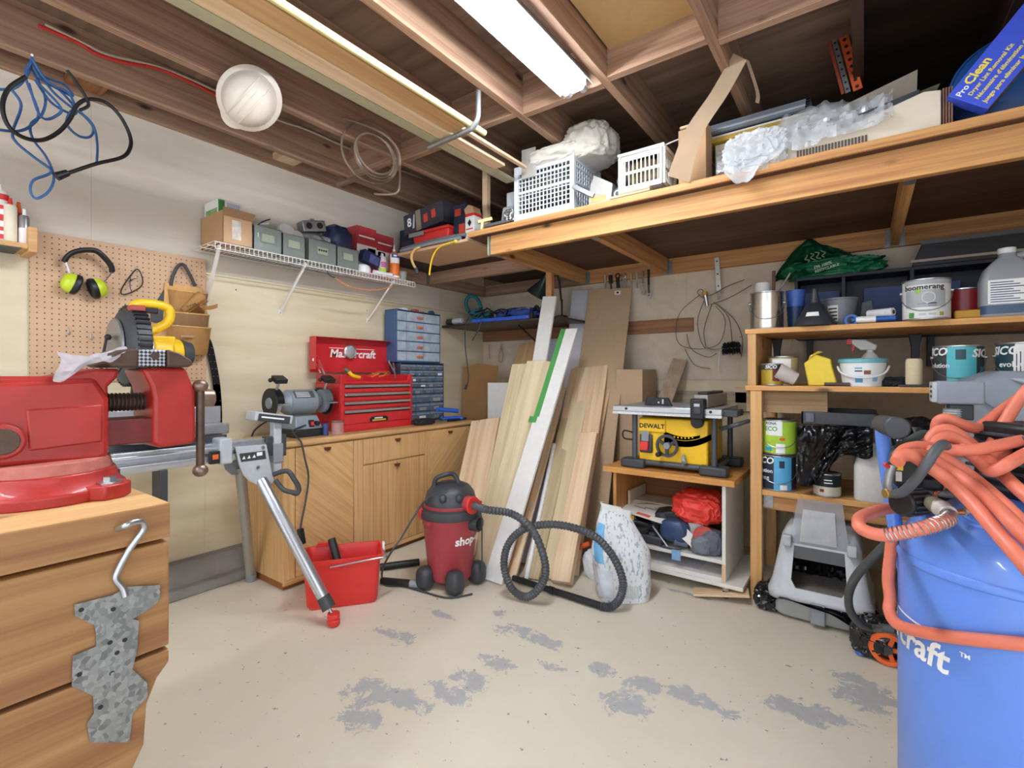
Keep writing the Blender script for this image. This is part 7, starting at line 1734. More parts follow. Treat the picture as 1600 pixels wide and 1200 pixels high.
# ---- top shelf
_, xs_, _ = can('metal_can', 'shiny silver metal can full of sticks at the shelf end', 1198, 3.06, GY, .084, .205, mat('bright_tin', '#c9c3ba', .2, .95, var=.04))
tag(B().cyl((xs_-.02, 3.06, GY+.2), (xs_-.02, 3.06, GY+.265), .04, n=24).obj('white_roll', mat('pearl_grey', '#d3cfcb', .5), bevel=.003), 'white roll sticking out of the silver can', 'roll')
tag(B().cyl((xs_+.035, 3.055, GY+.20), (xs_+.037, 3.05, GY+.325), .0085, n=8).obj('stir_stick', mat('dark_stick', '#5a4034', .6)), 'dark brown stick standing in the silver can', 'stick')
tag(B().cyl((xs_+.05, 3.08, GY+.2), (xs_+.12, 3.03, GY+.30), .005, n=8).obj('metal_rod', STEEL), 'thin metal rod leaning out of the silver can', 'rod')
cxp = at(1243, 586, y=3.17).x
cu_ = thing('cup_stack', 'stack of blue tumblers beside the black funnel', 'cups', (cxp, 3.17, GY))
B().lathe([(0, GY+.001), (.038, GY+.001), (.045, GY+.13), (.042, GY+.13)], (cxp, 3.17, 0), 28).obj('lower_cup', mat('cup_navy', '#1f3a66', .45), cu_)
B().lathe([(.043, GY+.128), (.05, GY+.215), (.05, GY+.222), (.046, GY+.222), (.04, GY+.14)], (cxp, 3.17, 0), 28).obj('upper_cup', mat('cup_blue', '#3f66b8', .45), cu_)
fx_ = at(1273, 586, y=3.02).x
fu = thing('funnel', 'black funnel standing upside down on the top shelf', 'funnel', (fx_, 3.02, GY))
B().lathe([(.098, GY+.001), (.1, GY+.006), (.042, GY+.115), (.024, GY+.125), (.012, GY+.20), (.009, GY+.20), (.02, GY+.12), (.094, GY+.003)], (fx_, 3.02, 0), 36).obj('cone', mat('funnel_black', '#34373d', .4, var=.3, scale=14), fu)
B().cbox((fx_+.004, 3.02, GY+.155), (.012, .03, .07)).obj('spout_rib', DKG, fu, bevel=.003)
a0 = cdir((fx_, 3.02)); band(B(), (fx_, 3.02), lambda z: .1-.058*(z-GY-.006)/.109, a0-.55, a0+.25, GY+.05, GY+.072, 8, .0015).obj('price_label', INKW, fu)
bx__ = at(1312, 586, y=3.17).x
pb__ = thing('paint_bucket', 'small grey paint bucket with label behind the funnel', 'bucket', (bx__, 3.17, GY))
B().lathe([(0, GY+.001), (.062, GY+.001), (.082, GY+.145), (.086, GY+.147), (.086, GY+.155), (.078, GY+.152), (.06, GY+.01)], (bx__, 3.17, 0), 36).obj('pail', mat('pail_grey', '#787d83', .4), pb__)
a0 = cdir((bx__, 3.17)); band(B(), (bx__, 3.17), lambda z: .062+.02*(z-GY)/.145, a0-.75, a0-.1, GY+.03, GY+.115, 8, .001).obj('label', PAPER, pb__)
for i in range(4): band(B(), (bx__, 3.17), lambda z: .062+.02*(z-GY)/.145, a0-.7, a0-.15, GY+.04+.018*i, GY+.048+.018*i, 6, .002).obj('label_print', RUST, pb__)
sx_ = at(1350, 586, y=3.16).x
tag(B().prism([(sx_-.02, GY+.001), (sx_+.05, GY+.001), (sx_+.035, GY+.14), (sx_-.01, GY+.13)], 3.17, 3.20, 'y').obj('black_scoop', DKG, bevel=.003), 'dark grey plastic scraper standing behind the blue roller handle', 'scraper')
rh = thing('paint_roller', 'blue and white paint roller handle lying on the top shelf', 'paint roller', (at(1350, 586, y=3.0).x, 3.0, GY))
ra, rb2 = at(1330, 497, y=3.0), at(1400, 497, y=3.0); ra.z = rb2.z = GY+.022
B().cyl(ra, rb2, .016, .013, n=14).obj('handle', mat('royal', '#2a5aa6', .4), rh, bevel=.003)
B().cyl(ra+Vector((.02, -.002, 0)), ra+Vector((.10, -.002, 0)), .0165, n=14).obj('white_sleeve', W_plas, rh)
B().lathe([(.018, -.012), (.03, -.012), (.034, 0), (.03, .012), (.018, .012)], n=20, mtx=Matrix.Translation(ra) @ Matrix.Rotation(PI/2, 4, 'X')).obj('end_loop', mat('royal', '#2a5aa6', .4), rh)
wr0, wr1 = at(1357, 490, y=3.05), at(1396, 492, y=3.0); wr0.z = wr1.z = GY+.052
rs = thing('roller_sleeve', 'white paint roller sleeve lying across the blue handle', 'paint roller', wr0)
B().cyl(wr0, wr1, .021, n=18).obj('sleeve', mat('fleece', '#d9d9de', .9, var=.15, scale=70), rs); B().cyl(wr1, wr1+(wr1-wr0).normalized()*.002, .010, n=14).obj('core', RUST, rs)
LIME_ = mat('lime_leaf', '#8cc63f', .5)
WHP = mat('can_white', '#e2e3e0', .4, var=.02); GLB = mat('grey_label', '#a9adb0', .4, var=.04)
t_, x_, a_ = can('paint_can', 'white and grey paint can lettered boomerang on the top shelf', 1447, 3.0, GY, .088, .187, WHP, ((-.95, .85, .3, .72, GLB), (-1.05, 1.5, .86, 1.0, mat('paint_drip', '#a8abae', .5, var=.15, scale=12)), (-.75, -.5, .05, .18, GRN), (.55, .75, .08, .17, mat('olive_seal', '#b5a24c', .5)), (-.35, .0, .37, .40, GRY), (.08, .42, .37, .40, DKG), (.08, .42, .31, .34, GRY), (-.3, 0, .1, .15, LGR), (.1, .4, .1, .15, LGR), (-.42, -.22, .64, .74, LIME_)),
    (('boomerang', .034, -.12, .79, INKB),))
band_r = [Vector((x_+.0902*math.cos(a_+.1+.26*math.cos(t)), 3.0+.0902*math.sin(a_+.1+.26*math.cos(t)), GY+.10+.024*math.sin(t))) for t in [2*PI*i/24 for i in range(24)]]
B().tube(band_r, .0016, 5, closed=True).obj('oval_mark', INKW, t_)
can('tin_can', 'dark red tin behind the boomerang can', 1506, 3.14, GY, .075, .15, mat('tin_red', '#8e2129', .35), handle=False)
yx = at(1512, 586, y=2.995).x
tag(B().box((yx-.045, 2.985, GY+.001), (yx+.045, 3.03, GY+.04)).obj('yellow_tool', mat('mustard', '#b98a1f', .5), bevel=.006), 'mustard yellow tool handle between boomerang can and jug', 'tool')
jx = at(1573, 586, y=3.02).x
jg_ = thing('chemical_jug', 'large translucent jug with printed label and blue liquid at the frame edge', 'jug', (jx, 3.02, GY))
M_jug = mat('jug_plastic', '#9a9ea4', .35, var=.05)
def jr2(hx, hy, z): return [p+Vector((jx, 3.02, 0)) for p in rbox(hx, hy, z, 5, min(hx, hy)*.45)]
b = B(); loft_(b, [jr2(.085, .06, GY+.001), jr2(.09, .065, GY+.012), jr2(.09, .065, GY+.165), jr2(.075, .055, GY+.215), jr2(.045, .04, GY+.25), jr2(.028, .028, GY+.265), jr2(.026, .026, GY+.28)]); b.obj('body', M_jug, jg_)
b = B(); loft_(b, [jr2(.0905, .0655, GY+.012), jr2(.0908, .0658, GY+.05)], False, False); b.obj('liquid_level', mat('jug_blue', '#3d5576', .35), jg_)
B().box((jx-.07, 2.9535, GY+.055), (jx+.07, 2.955, GY+.16)).obj('label', INKW, jg_, smooth=0)
for i in range(9): B().box((jx-.062, 2.9525, GY+.062+.0105*i), (jx+.05-.02*((i*7) % 3), 2.9536, GY+.066+.0105*i)).obj('label_line', mat('ink_blue', '#4f5c80', .6), jg_, smooth=0)
B().cyl((jx-.0, 3.02, GY+.28), (jx-.0, 3.02, GY+.305), .03, n=24).obj('cap', W_plas, jg_, bevel=.003)
B().tube([(jx+.03, 3.02, GY+.265), (jx+.085, 3.02, GY+.27), (jx+.10, 3.02, GY+.22), (jx+.095, 3.02, GY+.15)], .016, 10, 5).obj('handle', M_jug, jg_)
# dark cubby case behind, black case and green bag on it
cbx0 = at(1243, 586, y=3.56).x; cz1 = 1.835
cc = thing('cubby_case', 'dark navy cubby case with blue panels behind the top shelf cans', 'case', ((cbx0+4.2)/2, 3.67, GY))
M_nav = mat('navy_black', '#171d2c', .5, var=.1)
B().box((cbx0, 3.765, GY-.02), (4.2, 3.778, cz1)).obj('back', M_nav, cc, smooth=0)
B().box((cbx0, 3.565, cz1-.02), (4.2, 3.765, cz1)).obj('top', M_nav, cc, bevel=.002, smooth=0)
B().box((cbx0, 3.565, GY-.03), (4.2, 3.765, GY-.012)).obj('bottom', M_nav, cc, smooth=0)
for px in (1244, 1318, 1425, 1560):
    x = at(px, 586, y=3.57).x; B().box((x-.009, 3.566, GY-.012), (x+.009, 3.765, cz1-.02)).obj('divider', M_nav, cc, bevel=.001, smooth=0)
for a, c in ((1256, 1312), (1350, 1415), (1440, 1500)):
    xa, xb = at(a, 586, y=3.72).x, at(c, 586, y=3.72).x; B().box((xa, 3.71, GY-.011), (xb, 3.725, cz1-.08)).obj('blue_panel', mat('panel_blue', '#4b5f92' if a < 1300 else '#33456f', .6), cc, smooth=0)
for x in (cbx0+.05, 3.4, 4.1): B().box((x, 3.70, Z1-.2), (x+.03, WB-.002, GY-.031)).obj('wall_bracket', BLK, cc, smooth=0)
M_grn = mat('green_bag', '#0f6b46', .45, var=.15, scale=6)
gbx = at(1290, 586, y=3.60)
gbg = thing('shopping_bag', 'crumpled dark green shopping bag on the navy cubby case', 'bag', (gbx.x, 3.63, cz1))
def gb_(u, v):
    px = 1212+172*u; base = 441-40*u; hgt = 62*math.sin(PI*min(1, u*1.25+.03))**.8*(.65+.35*math.cos(u*3))
    py = base-hgt*v+3*math.sin(u*17)*v
    p = at(px, py, y=3.56+.16*v+.05*noise.noise(Vector((u*6, v*4, 0))))
    p.z = max(p.z, cz1+.002) if p.y > 3.555 and px > 1245 else p.z
    return p+Vector((0, .03*noise.noise(Vector((u*13, v*9, 7))), .015*noise.noise(Vector((u*11, v*8, 3)))))
B().sheet(gb_, 50, 20, .01).obj('bag', M_grn, gbg, smooth=50)
B().crumple((gbx.x+.03, 3.66, cz1+.05), (.42, .17, .11), .3, 2.2, 23, 5).obj('bag_fold', M_grn, gbg, smooth=40)
Mt_ = frame(at(1280, 416, y=3.545), (1, .0, .16), (-.16, 0, 1)) @ Matrix.Rotation(R(5), 4, 'Z')
def bt_(s, sz, dx, dy, m): b = B(); b.add(text(s, sz, .0004, bold=.02), Mt_ @ Matrix.Translation((dx, dy, 0))); b.obj('lettering', m, gbg, smooth=0)
bt_("I'M 100%", .026, .02, .0, mat('bag_print', '#cfe0cf', .6)); bt_('RECYCLABLE', .022, .035, -.026, mat('bag_print', '#cfe0cf', .6))
for k in range(4): B().tube([Mt_ @ Vector((-.05+.03*k+.012*math.sin(t*2.2+k), .045+.012*t, .001)) for t in range(5)], .0028, 5, 4).obj('leaf_print', mat('bag_print2', '#9bb58a', .6), gbg)
bkx = at(1424, 586, y=3.60).x
bc_ = thing('black_case', 'long black case with pale trim on top of the cubby case', 'case', (3.7, 3.66, cz1))
B().prism([(bkx, cz1+.001), (4.2, cz1+.001), (4.2, cz1+.14), (bkx+.05, cz1+.14)], 3.575, 3.76, 'y').obj('case', BLK, bc_, bevel=.004)
B().box((bkx-.005, 3.566, cz1+.022), (4.2, 3.574, cz1+.036)).obj('pale_trim', mat('trim_beige', '#b8ac9c', .5), bc_, smooth=0)
B().box((bkx+.04, 3.566, cz1+.118), (4.2, 3.574, cz1+.14)).obj('top_trim', mat('trim_grey', '#5d6066', .4), bc_, smooth=0)

# ---- middle shelf
GOLD = mat('can_gold', '#b59a34', .35, .3, var=.06); MAR = mat('maroon', '#6e2a2c', .5); CHAR = mat('can_charcoal', '#3a3f43', .45)
SIL = mat('can_silver', '#b9b6a8', .35, .6)
can('paint_can', 'gold and maroon quart paint can lettered SICO at the left end', 1206, 3.0, Z2, .052, .118, GOLD, ((-1.6, 1.6, .72, .97, CHAR), (.05, .75, .2, .72, MAR)), (('SICO', .026, -.1, .84, INKW), ('2', .022, .4, .4, INKW)), handle=False)
can('paint_can', 'pale gold paint can behind the small gold one', 1224, 3.13, Z2, .075, .16, mat('can_pale_gold', '#c6b98c', .4, .2), ((-.8, .5, .4, .9, INKW), (-.5, .2, .3, .6, SIL)), handle=False)
px_ = at(1243, 586, y=2.995)
tag(B().lathe([(0, 0), (.035, 0), (.045, .10), (.042, .10), (.032, .006), (0, .006)], n=24, mtx=tilt((px_.x-.0, 3.0, Z2+.035), R(0), R(-62), R(15))).obj('plastic_cup', mat('milky_plastic', '#dcd3cf', .3, alpha=.85)), 'milky plastic cup lying on its side beside the gold can', 'cup')
yb0, yb1 = at(1262, 586, y=3.03).x, at(1304, 586, y=3.03).x
yc_ = (yb0+yb1)/2
yq = thing('yellow_container', 'bright yellow plastic box with slanted spout on the middle shelf', 'container', (yc_, 3.05, Z2))
B().prism([(yc_-.055, Z2+.001), (yc_+.075, Z2+.001), (yc_+.05, Z2+.10), (yc_+.045, Z2+.14), (yc_-.02, Z2+.165), (yc_-.075, Z2+.12)], 3.0, 3.10, 'y').obj('box', mat('lemon', '#e6c92e', .4), yq, bevel=.006)
B().prism([(yc_-.06, Z2+.13), (yc_-.02, Z2+.166), (yc_+.01, Z2+.176), (yc_-.01, Z2+.185), (yc_-.05, Z2+.16)], 3.02, 3.08, 'y').obj('spout', mat('lemon_dark', '#bfa11e', .4), yq, bevel=.003)
tag(B().cyl((at(1288, 586, y=2.975).x, 2.985, Z2+.010), (at(1328, 586, y=2.975).x, 2.975, Z2+.010), .009, n=10).obj('knife_handle', mat('umber', '#4d3a3a', .5)), 'dark brown knife handle at the middle shelf edge', 'knife')
tbx = at(1348, 586, y=3.04).x
tu = thing('compound_tub', 'white plastic tub with teal rim and handle on the middle shelf', 'tub', (tbx, 3.05, Z2))
B().lathe([(0, Z2+.001), (.085, Z2+.001), (.098, Z2+.115), (.098, Z2+.12)], (tbx, 3.05, 0), 40).obj('tub', W_plas, tu)
B().lathe([(.098, Z2+.118), (.105, Z2+.12), (.105, Z2+.135), (.098, Z2+.14), (0, Z2+.138)], (tbx, 3.05, 0), 40).obj('lid', mat('teal_lid', '#6fb3bd', .4), tu)
a0 = cdir((tbx, 3.05)); rt_f = lambda z: .085+.013*(z-Z2)/.115
band(B(), (tbx, 3.05), rt_f, a0-.35, a0+.0, Z2+.02, Z2+.05, 8, .001).obj('label_patch', mat('label_cyan', '#4ea3c9', .5), tu)
band(B(), (tbx, 3.05), rt_f, a0+.45, a0+.7, Z2+.025, Z2+.05, 8, .001).obj('label_patch', mat('label_cyan2', '#7cc0d6', .5), tu)
band(B(), (tbx, 3.05), rt_f, a0+.05, a0+.35, Z2+.06, Z2+.08, 8, .001).obj('label_patch', mat('label_brown', '#8a5a44', .5), tu)
for f, m_ in ((.088, mat('label_cyan', '#4ea3c9', .5)), (.074, INKB)): band(B(), (tbx, 3.05), rt_f, a0-.35, a0-.02, Z2+f, Z2+f+.006, 6, .001).obj('print_line', m_, tu)
B().tube([Vector((tbx+.108*math.cos(a0+s), 3.05+.108*math.sin(a0+s), Z2+.10+q)) for s, q in ((-1.35, 0), (-1.0, -.03), (-.5, -.05), (0, -.056), (.5, -.05), (1.0, -.03), (1.35, 0))], .0045, 8, 4).obj('handle', W_plas, tu)
spx = at(1352, 586, y=3.2).x
sp2 = thing('spray_bottle', 'white spray bottle with red trigger behind the white tub', 'spray bottle', (spx, 3.22, Z2))
B().lathe([(0, Z2+.001), (.05, Z2+.001), (.05, Z2+.12), (.03, Z2+.165), (.015, Z2+.18), (.015, Z2+.19), (0, Z2+.19)], (spx+.02, 3.22, 0), 24).obj('bottle', W_plas, sp2)
B().prism([(spx-.02, Z2+.19), (spx+.045, Z2+.19), (spx+.05, Z2+.215), (spx+.0, Z2+.245), (spx-.06, Z2+.25), (spx-.06, Z2+.225)], 3.205, 3.235, 'y').obj('spray_head', mat('spray_white', '#dcdad6', .4), sp2, bevel=.004)
B().box((spx-.082, 3.207, Z2+.222), (spx-.06, 3.233, Z2+.252)).obj('nozzle', REDP, sp2, bevel=.002)
B().prism([(spx-.055, Z2+.225), (spx-.04, Z2+.225), (spx-.05, Z2+.185), (spx-.062, Z2+.185)], 3.212, 3.228, 'y').obj('trigger', REDP, sp2, bevel=.002)
tag(B().crumple((at(1402, 586, y=3.05).x, 3.06, Z2+.02), (.13, .10, .045), .35, 3, 27, 4).obj('black_rag', mat('soot_rag', '#1e2126', .8), smooth=40), 'small crumpled black rag right of the white tub', 'rag')
rlx = at(1428, 586, y=3.0).x
tag(B().lathe([(0, Z2+.012), (.03, Z2+.012), (.032, Z2+.02), (.032, Z2+.125), (.026, Z2+.135), (0, Z2+.135)], (rlx, 3.0, 0), 24).obj('candle_roller', mat('cream_fleece', '#d9c9a6', .9, var=.05, scale=80)), 'short cream paint roller standing on end', 'paint roller')
tag(B().box((rlx-.06, 2.965, Z2+.001), (rlx+.07, 3.05, Z2+.011)).obj('black_tray', DKG, bevel=.003), 'flat dark tray under the cream roller', 'tray')
TEAL = mat('can_teal', '#57bcc8', .4, var=.04); DTE = mat('can_dark_teal', '#23454f', .4)
can('paint_can', 'teal and charcoal paint can lettered SICO right of the cream roller', 1497, 3.03, Z2, .088, .19, CHAR, ((-.45, .75, .0, 1.0, TEAL), (-.1, .3, .66, .9, DTE), (.95, 1.45, .3, .5, mat('can_teal2', '#3a8f98', .4))), (('SICO', .05, -1.05, .85, INKW), ('SICO', .05, 1.15, .8, INKW), ('evolution', .03, -.95, .52, INKW)))
t_, x_, a_ = can('paint_can', 'charcoal paint can with white paint drips lettered evolution', 1600, 3.0, Z2, .088, .195, DTE, ((-.3, 1.5, .80, 1.0, INKW),), (('SICO', .05, -.75, .82, INKW), ('evolution', .034, -.25, .52, INKW)))
rnd = random.Random(3)
for i in range(11):
    a = -.3+.13*i; band(B(), (x_, 3.0), .088, a_+a-.05, a_+a+.04, Z2+.195*rnd.uniform(.15, .55), Z2+.18, 3, .0022).obj('paint_drip', INKW, t_)

# ---- lower shelf
LIME = mat('can_lime', '#a9cf3f', .4, var=.05); SKY = mat('can_sky', '#58aede', .4, var=.04); NAV2 = mat('can_navy', '#1e2c44', .45)
can('paint_can', 'navy and sky blue paint can under the lime green one', 1216, 3.05, Z3, .086, .19, NAV2, ((-.25, .8, .0, 1, SKY), (.05, .35, .66, .86, NAV2), (.1, .5, .04, .18, INKW)), (('evolution', .03, -.95, .55, INKW), ('PLUS', .024, -.8, .33, INKW), ('SICO', .05, -.9, .84, INKW)))
can('paint_can', 'lime green recycled paint can lettered RONA ECO on the blue can', 1218, 3.05, Z3+.196, .086, .187, LIME, ((-.85, .15, .55, 1.0, INKW), (-.2, .3, .05, .32, INKW), (.0, .3, .42, .5, ORG), (-.85, -.45, .1, .22, mat('can_cyan', '#3aa0c8', .5))), (('RONA', .02, -.5, .9, NAV2), ('ECO', .034, -.5, .74, GRN)))
# black tray wrapped in plastic
M_bag = mat('black_bag_plastic', '#15171b', .22, var=.25, scale=6, coat=.5)
def fpt(px, py, y): return at(px, py, y=y)
tr = thing('wrapped_tray', 'black plastic tray wrapped in black bin bag on the lower shelf', 'tray', (2.95, 3.1, Z3))
tx0_, tx1_ = at(1252, 650, y=3.0).x, at(1372, 650, y=3.0).x
tzz = at(1300, 655, y=3.0).z
B().box((tx0_, 3.0, tzz-.03), (tx1_, 3.4, tzz-.02)).obj('tray_floor', BLK, tr)
for q in (((tx0_, 2.995), (tx1_, 3.01)), ((tx0_, 3.39), (tx1_, 3.4)), ((tx0_, 2.995), (tx0_+.012, 3.4)), ((tx1_-.012, 2.995), (tx1_, 3.4))):
    B().box((*q[0], tzz-.03), (*q[1], tzz+.035)).obj('tray_wall', mat('tray_black', '#2a2d33', .35, var=.5, scale=30), tr, bevel=.003)
def bagf(u, v):
    px = 1246+118*u; py = 665+(92-55*u+12*math.sin(u*8))*v
    p = at(px, py, y=2.99-.03*v+.02*math.sin(u*9+v*3))
    n_ = noise.noise(Vector((u*5+v*3, v*3, 2)))*.03+noise.noise(Vector((u*14, v*5+u*6, 5)))*.012
    return p+Vector((0, -abs(n_), 0))
B().sheet(bagf, 44, 26, .003).obj('hanging_bag', M_bag, tr, smooth=30)
B().box((tx0_+.02, 2.985, tzz-.02), (tx0_+.06, 2.996, tzz+.03)).obj('fold', mat('sheen_fold', '#4b5361', .25), tr, bevel=.002)
for x in (tx0_+.10, tx1_-.10):
    B().box((x, 3.05, Z3+.001), (x+.012, 3.35, tzz-.031)).obj('tray_support', BLK, tr)
can('paint_can', 'small black and white paint can under the hanging black bag', 1292, 3.02, Z3, .062, .12, mat('can_cream', '#cfc7b4', .5), ((-1.6, 1.6, .45, .95, INKB), (-.2, .35, .72, .76, INKW), (-.2, .4, .6, .64, INKW), (-.5, -.2, .22, .34, MAR)), (), handle=False)
jx2 = at(1361, 586, y=3.03).x
wj_ = thing('white_jug', 'plain white plastic jug on the lower shelf behind the blue handle', 'jug', (jx2, 3.03, Z3))
def jr3(hx, hy, z): return [p+Vector((jx2, 3.03, 0)) for p in rbox(hx, hy, z, 5, min(hx, hy)*.5)]
b = B(); loft_(b, [jr3(.066, .055, Z3+.001), jr3(.07, .06, Z3+.01), jr3(.07, .06, Z3+.17), jr3(.058, .05, Z3+.215), jr3(.03, .03, Z3+.255), jr3(.022, .022, Z3+.27)]); b.obj('body', mat('jug_white', '#dedad6', .4), wj_)
B().cyl((jx2, 3.03, Z3+.27), (jx2, 3.03, Z3+.29), .024, n=20).obj('cap', W_plas, wj_)
B().tube([(jx2+.02, 3.03, Z3+.262), (jx2+.06, 3.03, Z3+.25), (jx2+.072, 3.03, Z3+.18)], .012, 8, 4).obj('handle', mat('jug_white', '#dedad6', .4), wj_)
tag(B().crumple((at(1432, 586, y=3.02).x+.01, 3.05, Z3+.20), (.22, .2, .38), .2, 2.5, 33, 5).obj('bin_bag', M_bag, smooth=25), 'stuffed black bin bag on the lower shelf right of the jug', 'bag')

# ================================================================ cat litter box
lx0, lx1 = 2.70, 3.14
lbx = thing('litter_box', 'grey hooded cat litter box with clear flap under the shelf', 'litter box', ((lx0+lx1)/2, 2.97, 0))
M_lg = mat('litter_grey', '#c6cacf', .4, var=.04)
lcx, lcy = (lx0+lx1)/2, 2.99
def lr(hx, hy, z, oy=0): return [p+Vector((lcx, lcy+oy, 0)) for p in rbox(hx, hy, z, 6, min(hx, hy)*.3)]
b = B(); loft_(b, [lr(.185, .2, .012), lr(.20, .215, .03), lr(.205, .22, .12), lr(.215, .23, .125)], True, False); b.obj('base_pan', mat('pan_grey', '#a7a9a8', .5), lbx)
# hood with a front opening
rings = [lr(.222, .236, .10), lr(.222, .236, .135), lr(.21, .22, .15), lr(.165, .18, .40, .02), lr(.145, .155, .435, .03), lr(.12, .13, .445, .03)]
b = B(); loft_(b, rings, False, True); b.bm.faces.ensure_lookup_table()
hood = b.obj('hood', M_lg, lbx, smooth=50)
cutb = B().prism([(lcx-.115, .20), (lcx-.095, .165), (lcx+.095, .165), (lcx+.115, .20), (lcx+.105, .36), (lcx-.105, .36)], 2.6, 2.92, 'y')
me_c = bpy.data.meshes.new('c'); bmesh.ops.transform(cutb.bm, matrix=XF[lbx.name].inverted(), verts=cutb.bm.verts[:]); bmesh.ops.recalc_face_normals(cutb.bm, faces=cutb.bm.faces[:]); cutb.bm.to_mesh(me_c); cutb.bm.free()
oc2 = bpy.data.objects.new('c', me_c); COL.objects.link(oc2); oc2.parent = lbx
sdm = hood.modifiers.new('s', 'SOLIDIFY'); sdm.thickness = .006; sdm.offset = -1
bo = hood.modifiers.new('b', 'BOOLEAN'); bo.object = oc2; bo.operation = 'DIFFERENCE'; bo.solver = 'EXACT'
bpy.context.view_layer.update()
me_h = bpy.data.meshes.new_from_object(hood.evaluated_get(bpy.context.evaluated_depsgraph_get()))
hood.modifiers.clear(); hood.data = me_h; bpy.data.objects.remove(oc2)
B().sheet(lambda u, v: Vector((lcx-.15+.3*u, lcy+.10+.05*noise.noise(Vector((u*8, v*6, 1))), .14+.24*v)), 24, 14).obj('inner_bag', M_bag, lbx, smooth=25)
B().box((lcx-.18, lcy-.19, .13), (lcx+.18, lcy+.19, .14)).obj('litter', mat('clay_litter', '#8d857c', .95, var=.3, scale=120, bump=.4), lbx)
B().prism([(lcx-.108, .30), (lcx+.108, .30), (lcx+.104, .362), (lcx-.104, .362)], lcy-.17, lcy-.164, 'y').obj('smoked_panel', mat('smoke', '#5c5f63', .3), lbx)
fpA = Vector((lcx, lcy-.168, .372)); fpB = Vector((lcx, lcy-.10, .585))
B().sheet(lambda u, v: fpA.lerp(fpB, v)+Vector(((u-.5)*(.25-.06*v), -.02*math.sin(PI*v), 0)), 8, 6, .004).obj('clear_flap', mat('flap_clear', '#c6cbd2', .15, alpha=.6), lbx, smooth=60)
B().sheet(lambda u, v: fpA.lerp(fpB, .08+.72*v)+Vector(((u-.52)*(.155-.02*v), -.012-.02*math.sin(PI*(.08+.72*v)), 0)), 4, 4, .002).obj('paper_note', mat('note_white', '#eceef0', .6), lbx, smooth=60)
for s in (-1, 1): B().box((lcx+s*.135-.02, lcy-.205, .36), (lcx+s*.135+.02, lcy-.165, .415)).obj('hinge_clip', LGR, lbx, bevel=.006)
B().box((lcx-.03, lcy-.246, .02), (lcx+.03, lcy-.226, .12)).obj('latch', GRY, lbx, bevel=.004)
def skirt(u, v):
    ang = PI*(1.0+1.0*u); hx, hy = .22, .235
    c_, s_ = math.cos(ang), math.sin(ang)
    p = Vector((lcx+math.copysign(abs(c_)**.5, c_)*hx, lcy+math.copysign(abs(s_)**.5, s_)*hy, 0))
    dr_ = .012+.03*v*(.5+.5*math.sin(u*37))+.025*noise.noise(Vector((u*12, v*4, 3)))
    d_ = (p-Vector((lcx, lcy, 0))).normalized()
    ln = .5+.5*math.sin(u*9+1)+(.9 if u < .18 or u > .85 else 0)
    return p+d_*dr_+Vector((0, 0, .115-(.11*min(1, ln))*v))
B().sheet(skirt, 90, 8, .002).obj('bag_liner', M_bag, lbx, smooth=25)
tag(B().crumple((2.64+.06, 2.87, .055), (.12, .13, .10), .35, 3, 41, 4).obj('bin_bag', M_bag, smooth=25), 'crumpled black bag on the floor at the left of the litter box', 'bag')
tag(B().crumple(tuple(at(1355, 1000, z=.075)+Vector((.03, .05, 0))), (.16, .14, .15), .2, 2.4, 44, 5).obj('bin_bag', M_bag, smooth=25), 'small tied black bag on the floor in front of the litter box', 'bag')
bp0, bp1 = at(1340, 1021, z=.012), at(1372, 1012, z=.02)
tag(B().beam(bp0, bp1, .03, .014).obj('blue_brush', mat('brush_blue', '#3f6fd0', .4), bevel=.006), 'blue plastic brush on the floor beside the orange wheel', 'brush')
ow = thing('hand_truck_wheel', 'orange spoked wheel of a folded cart behind the compressor', 'wheel', at(1390, 1030, z=0))
oc3 = at(1388, 1014, z=.07); n3 = (Vector((CX, 0, CH))-oc3); n3.z = 0; n3.normalize()
Mo = frame(oc3, Vector((-n3.y, n3.x, 0)), (0, 0, 1))
B().lathe([(.05, -.012), (.066, -.012), (.07, 0), (.066, .012), (.05, .012), (.05, -.012)], n=32, mtx=Mo).obj('rim', mat('wheel_orange', '#e8672f', .45), ow)
for k in range(5): a = k*2*PI/5; B().beam(oc3, oc3+(Mo.to_3x3() @ Vector((math.cos(a), math.sin(a), 0)))*.053, .016, .012, up=tuple(n3)).obj('spoke', mat('wheel_orange', '#e8672f', .45), ow)
B().cyl(oc3-n3*.014, oc3+n3*.02, .016, n=16).obj('hub', DKG, ow)
tag(B().box(tuple(oc3+Vector((.03, .0, -.069))), tuple(oc3+Vector((.20, .16, .16)))).obj('folded_cart', DKG, bevel=.01), 'dark folded cart frame behind the orange wheel', 'cart')
tag(B().cyl((2.80, 3.3, .02), (2.72, 3.7, .60), .018, n=10).obj('broom_handle', W_plas), 'pale stick leaning behind the litter box', 'stick')
tag(B().beam((2.33, 2.79, .012), (2.60, 2.86, .05), .10, .012).obj('scrap_board', wp('x'), bevel=.002, smooth=0), 'short scrap board on the floor by the cart caster', 'board')

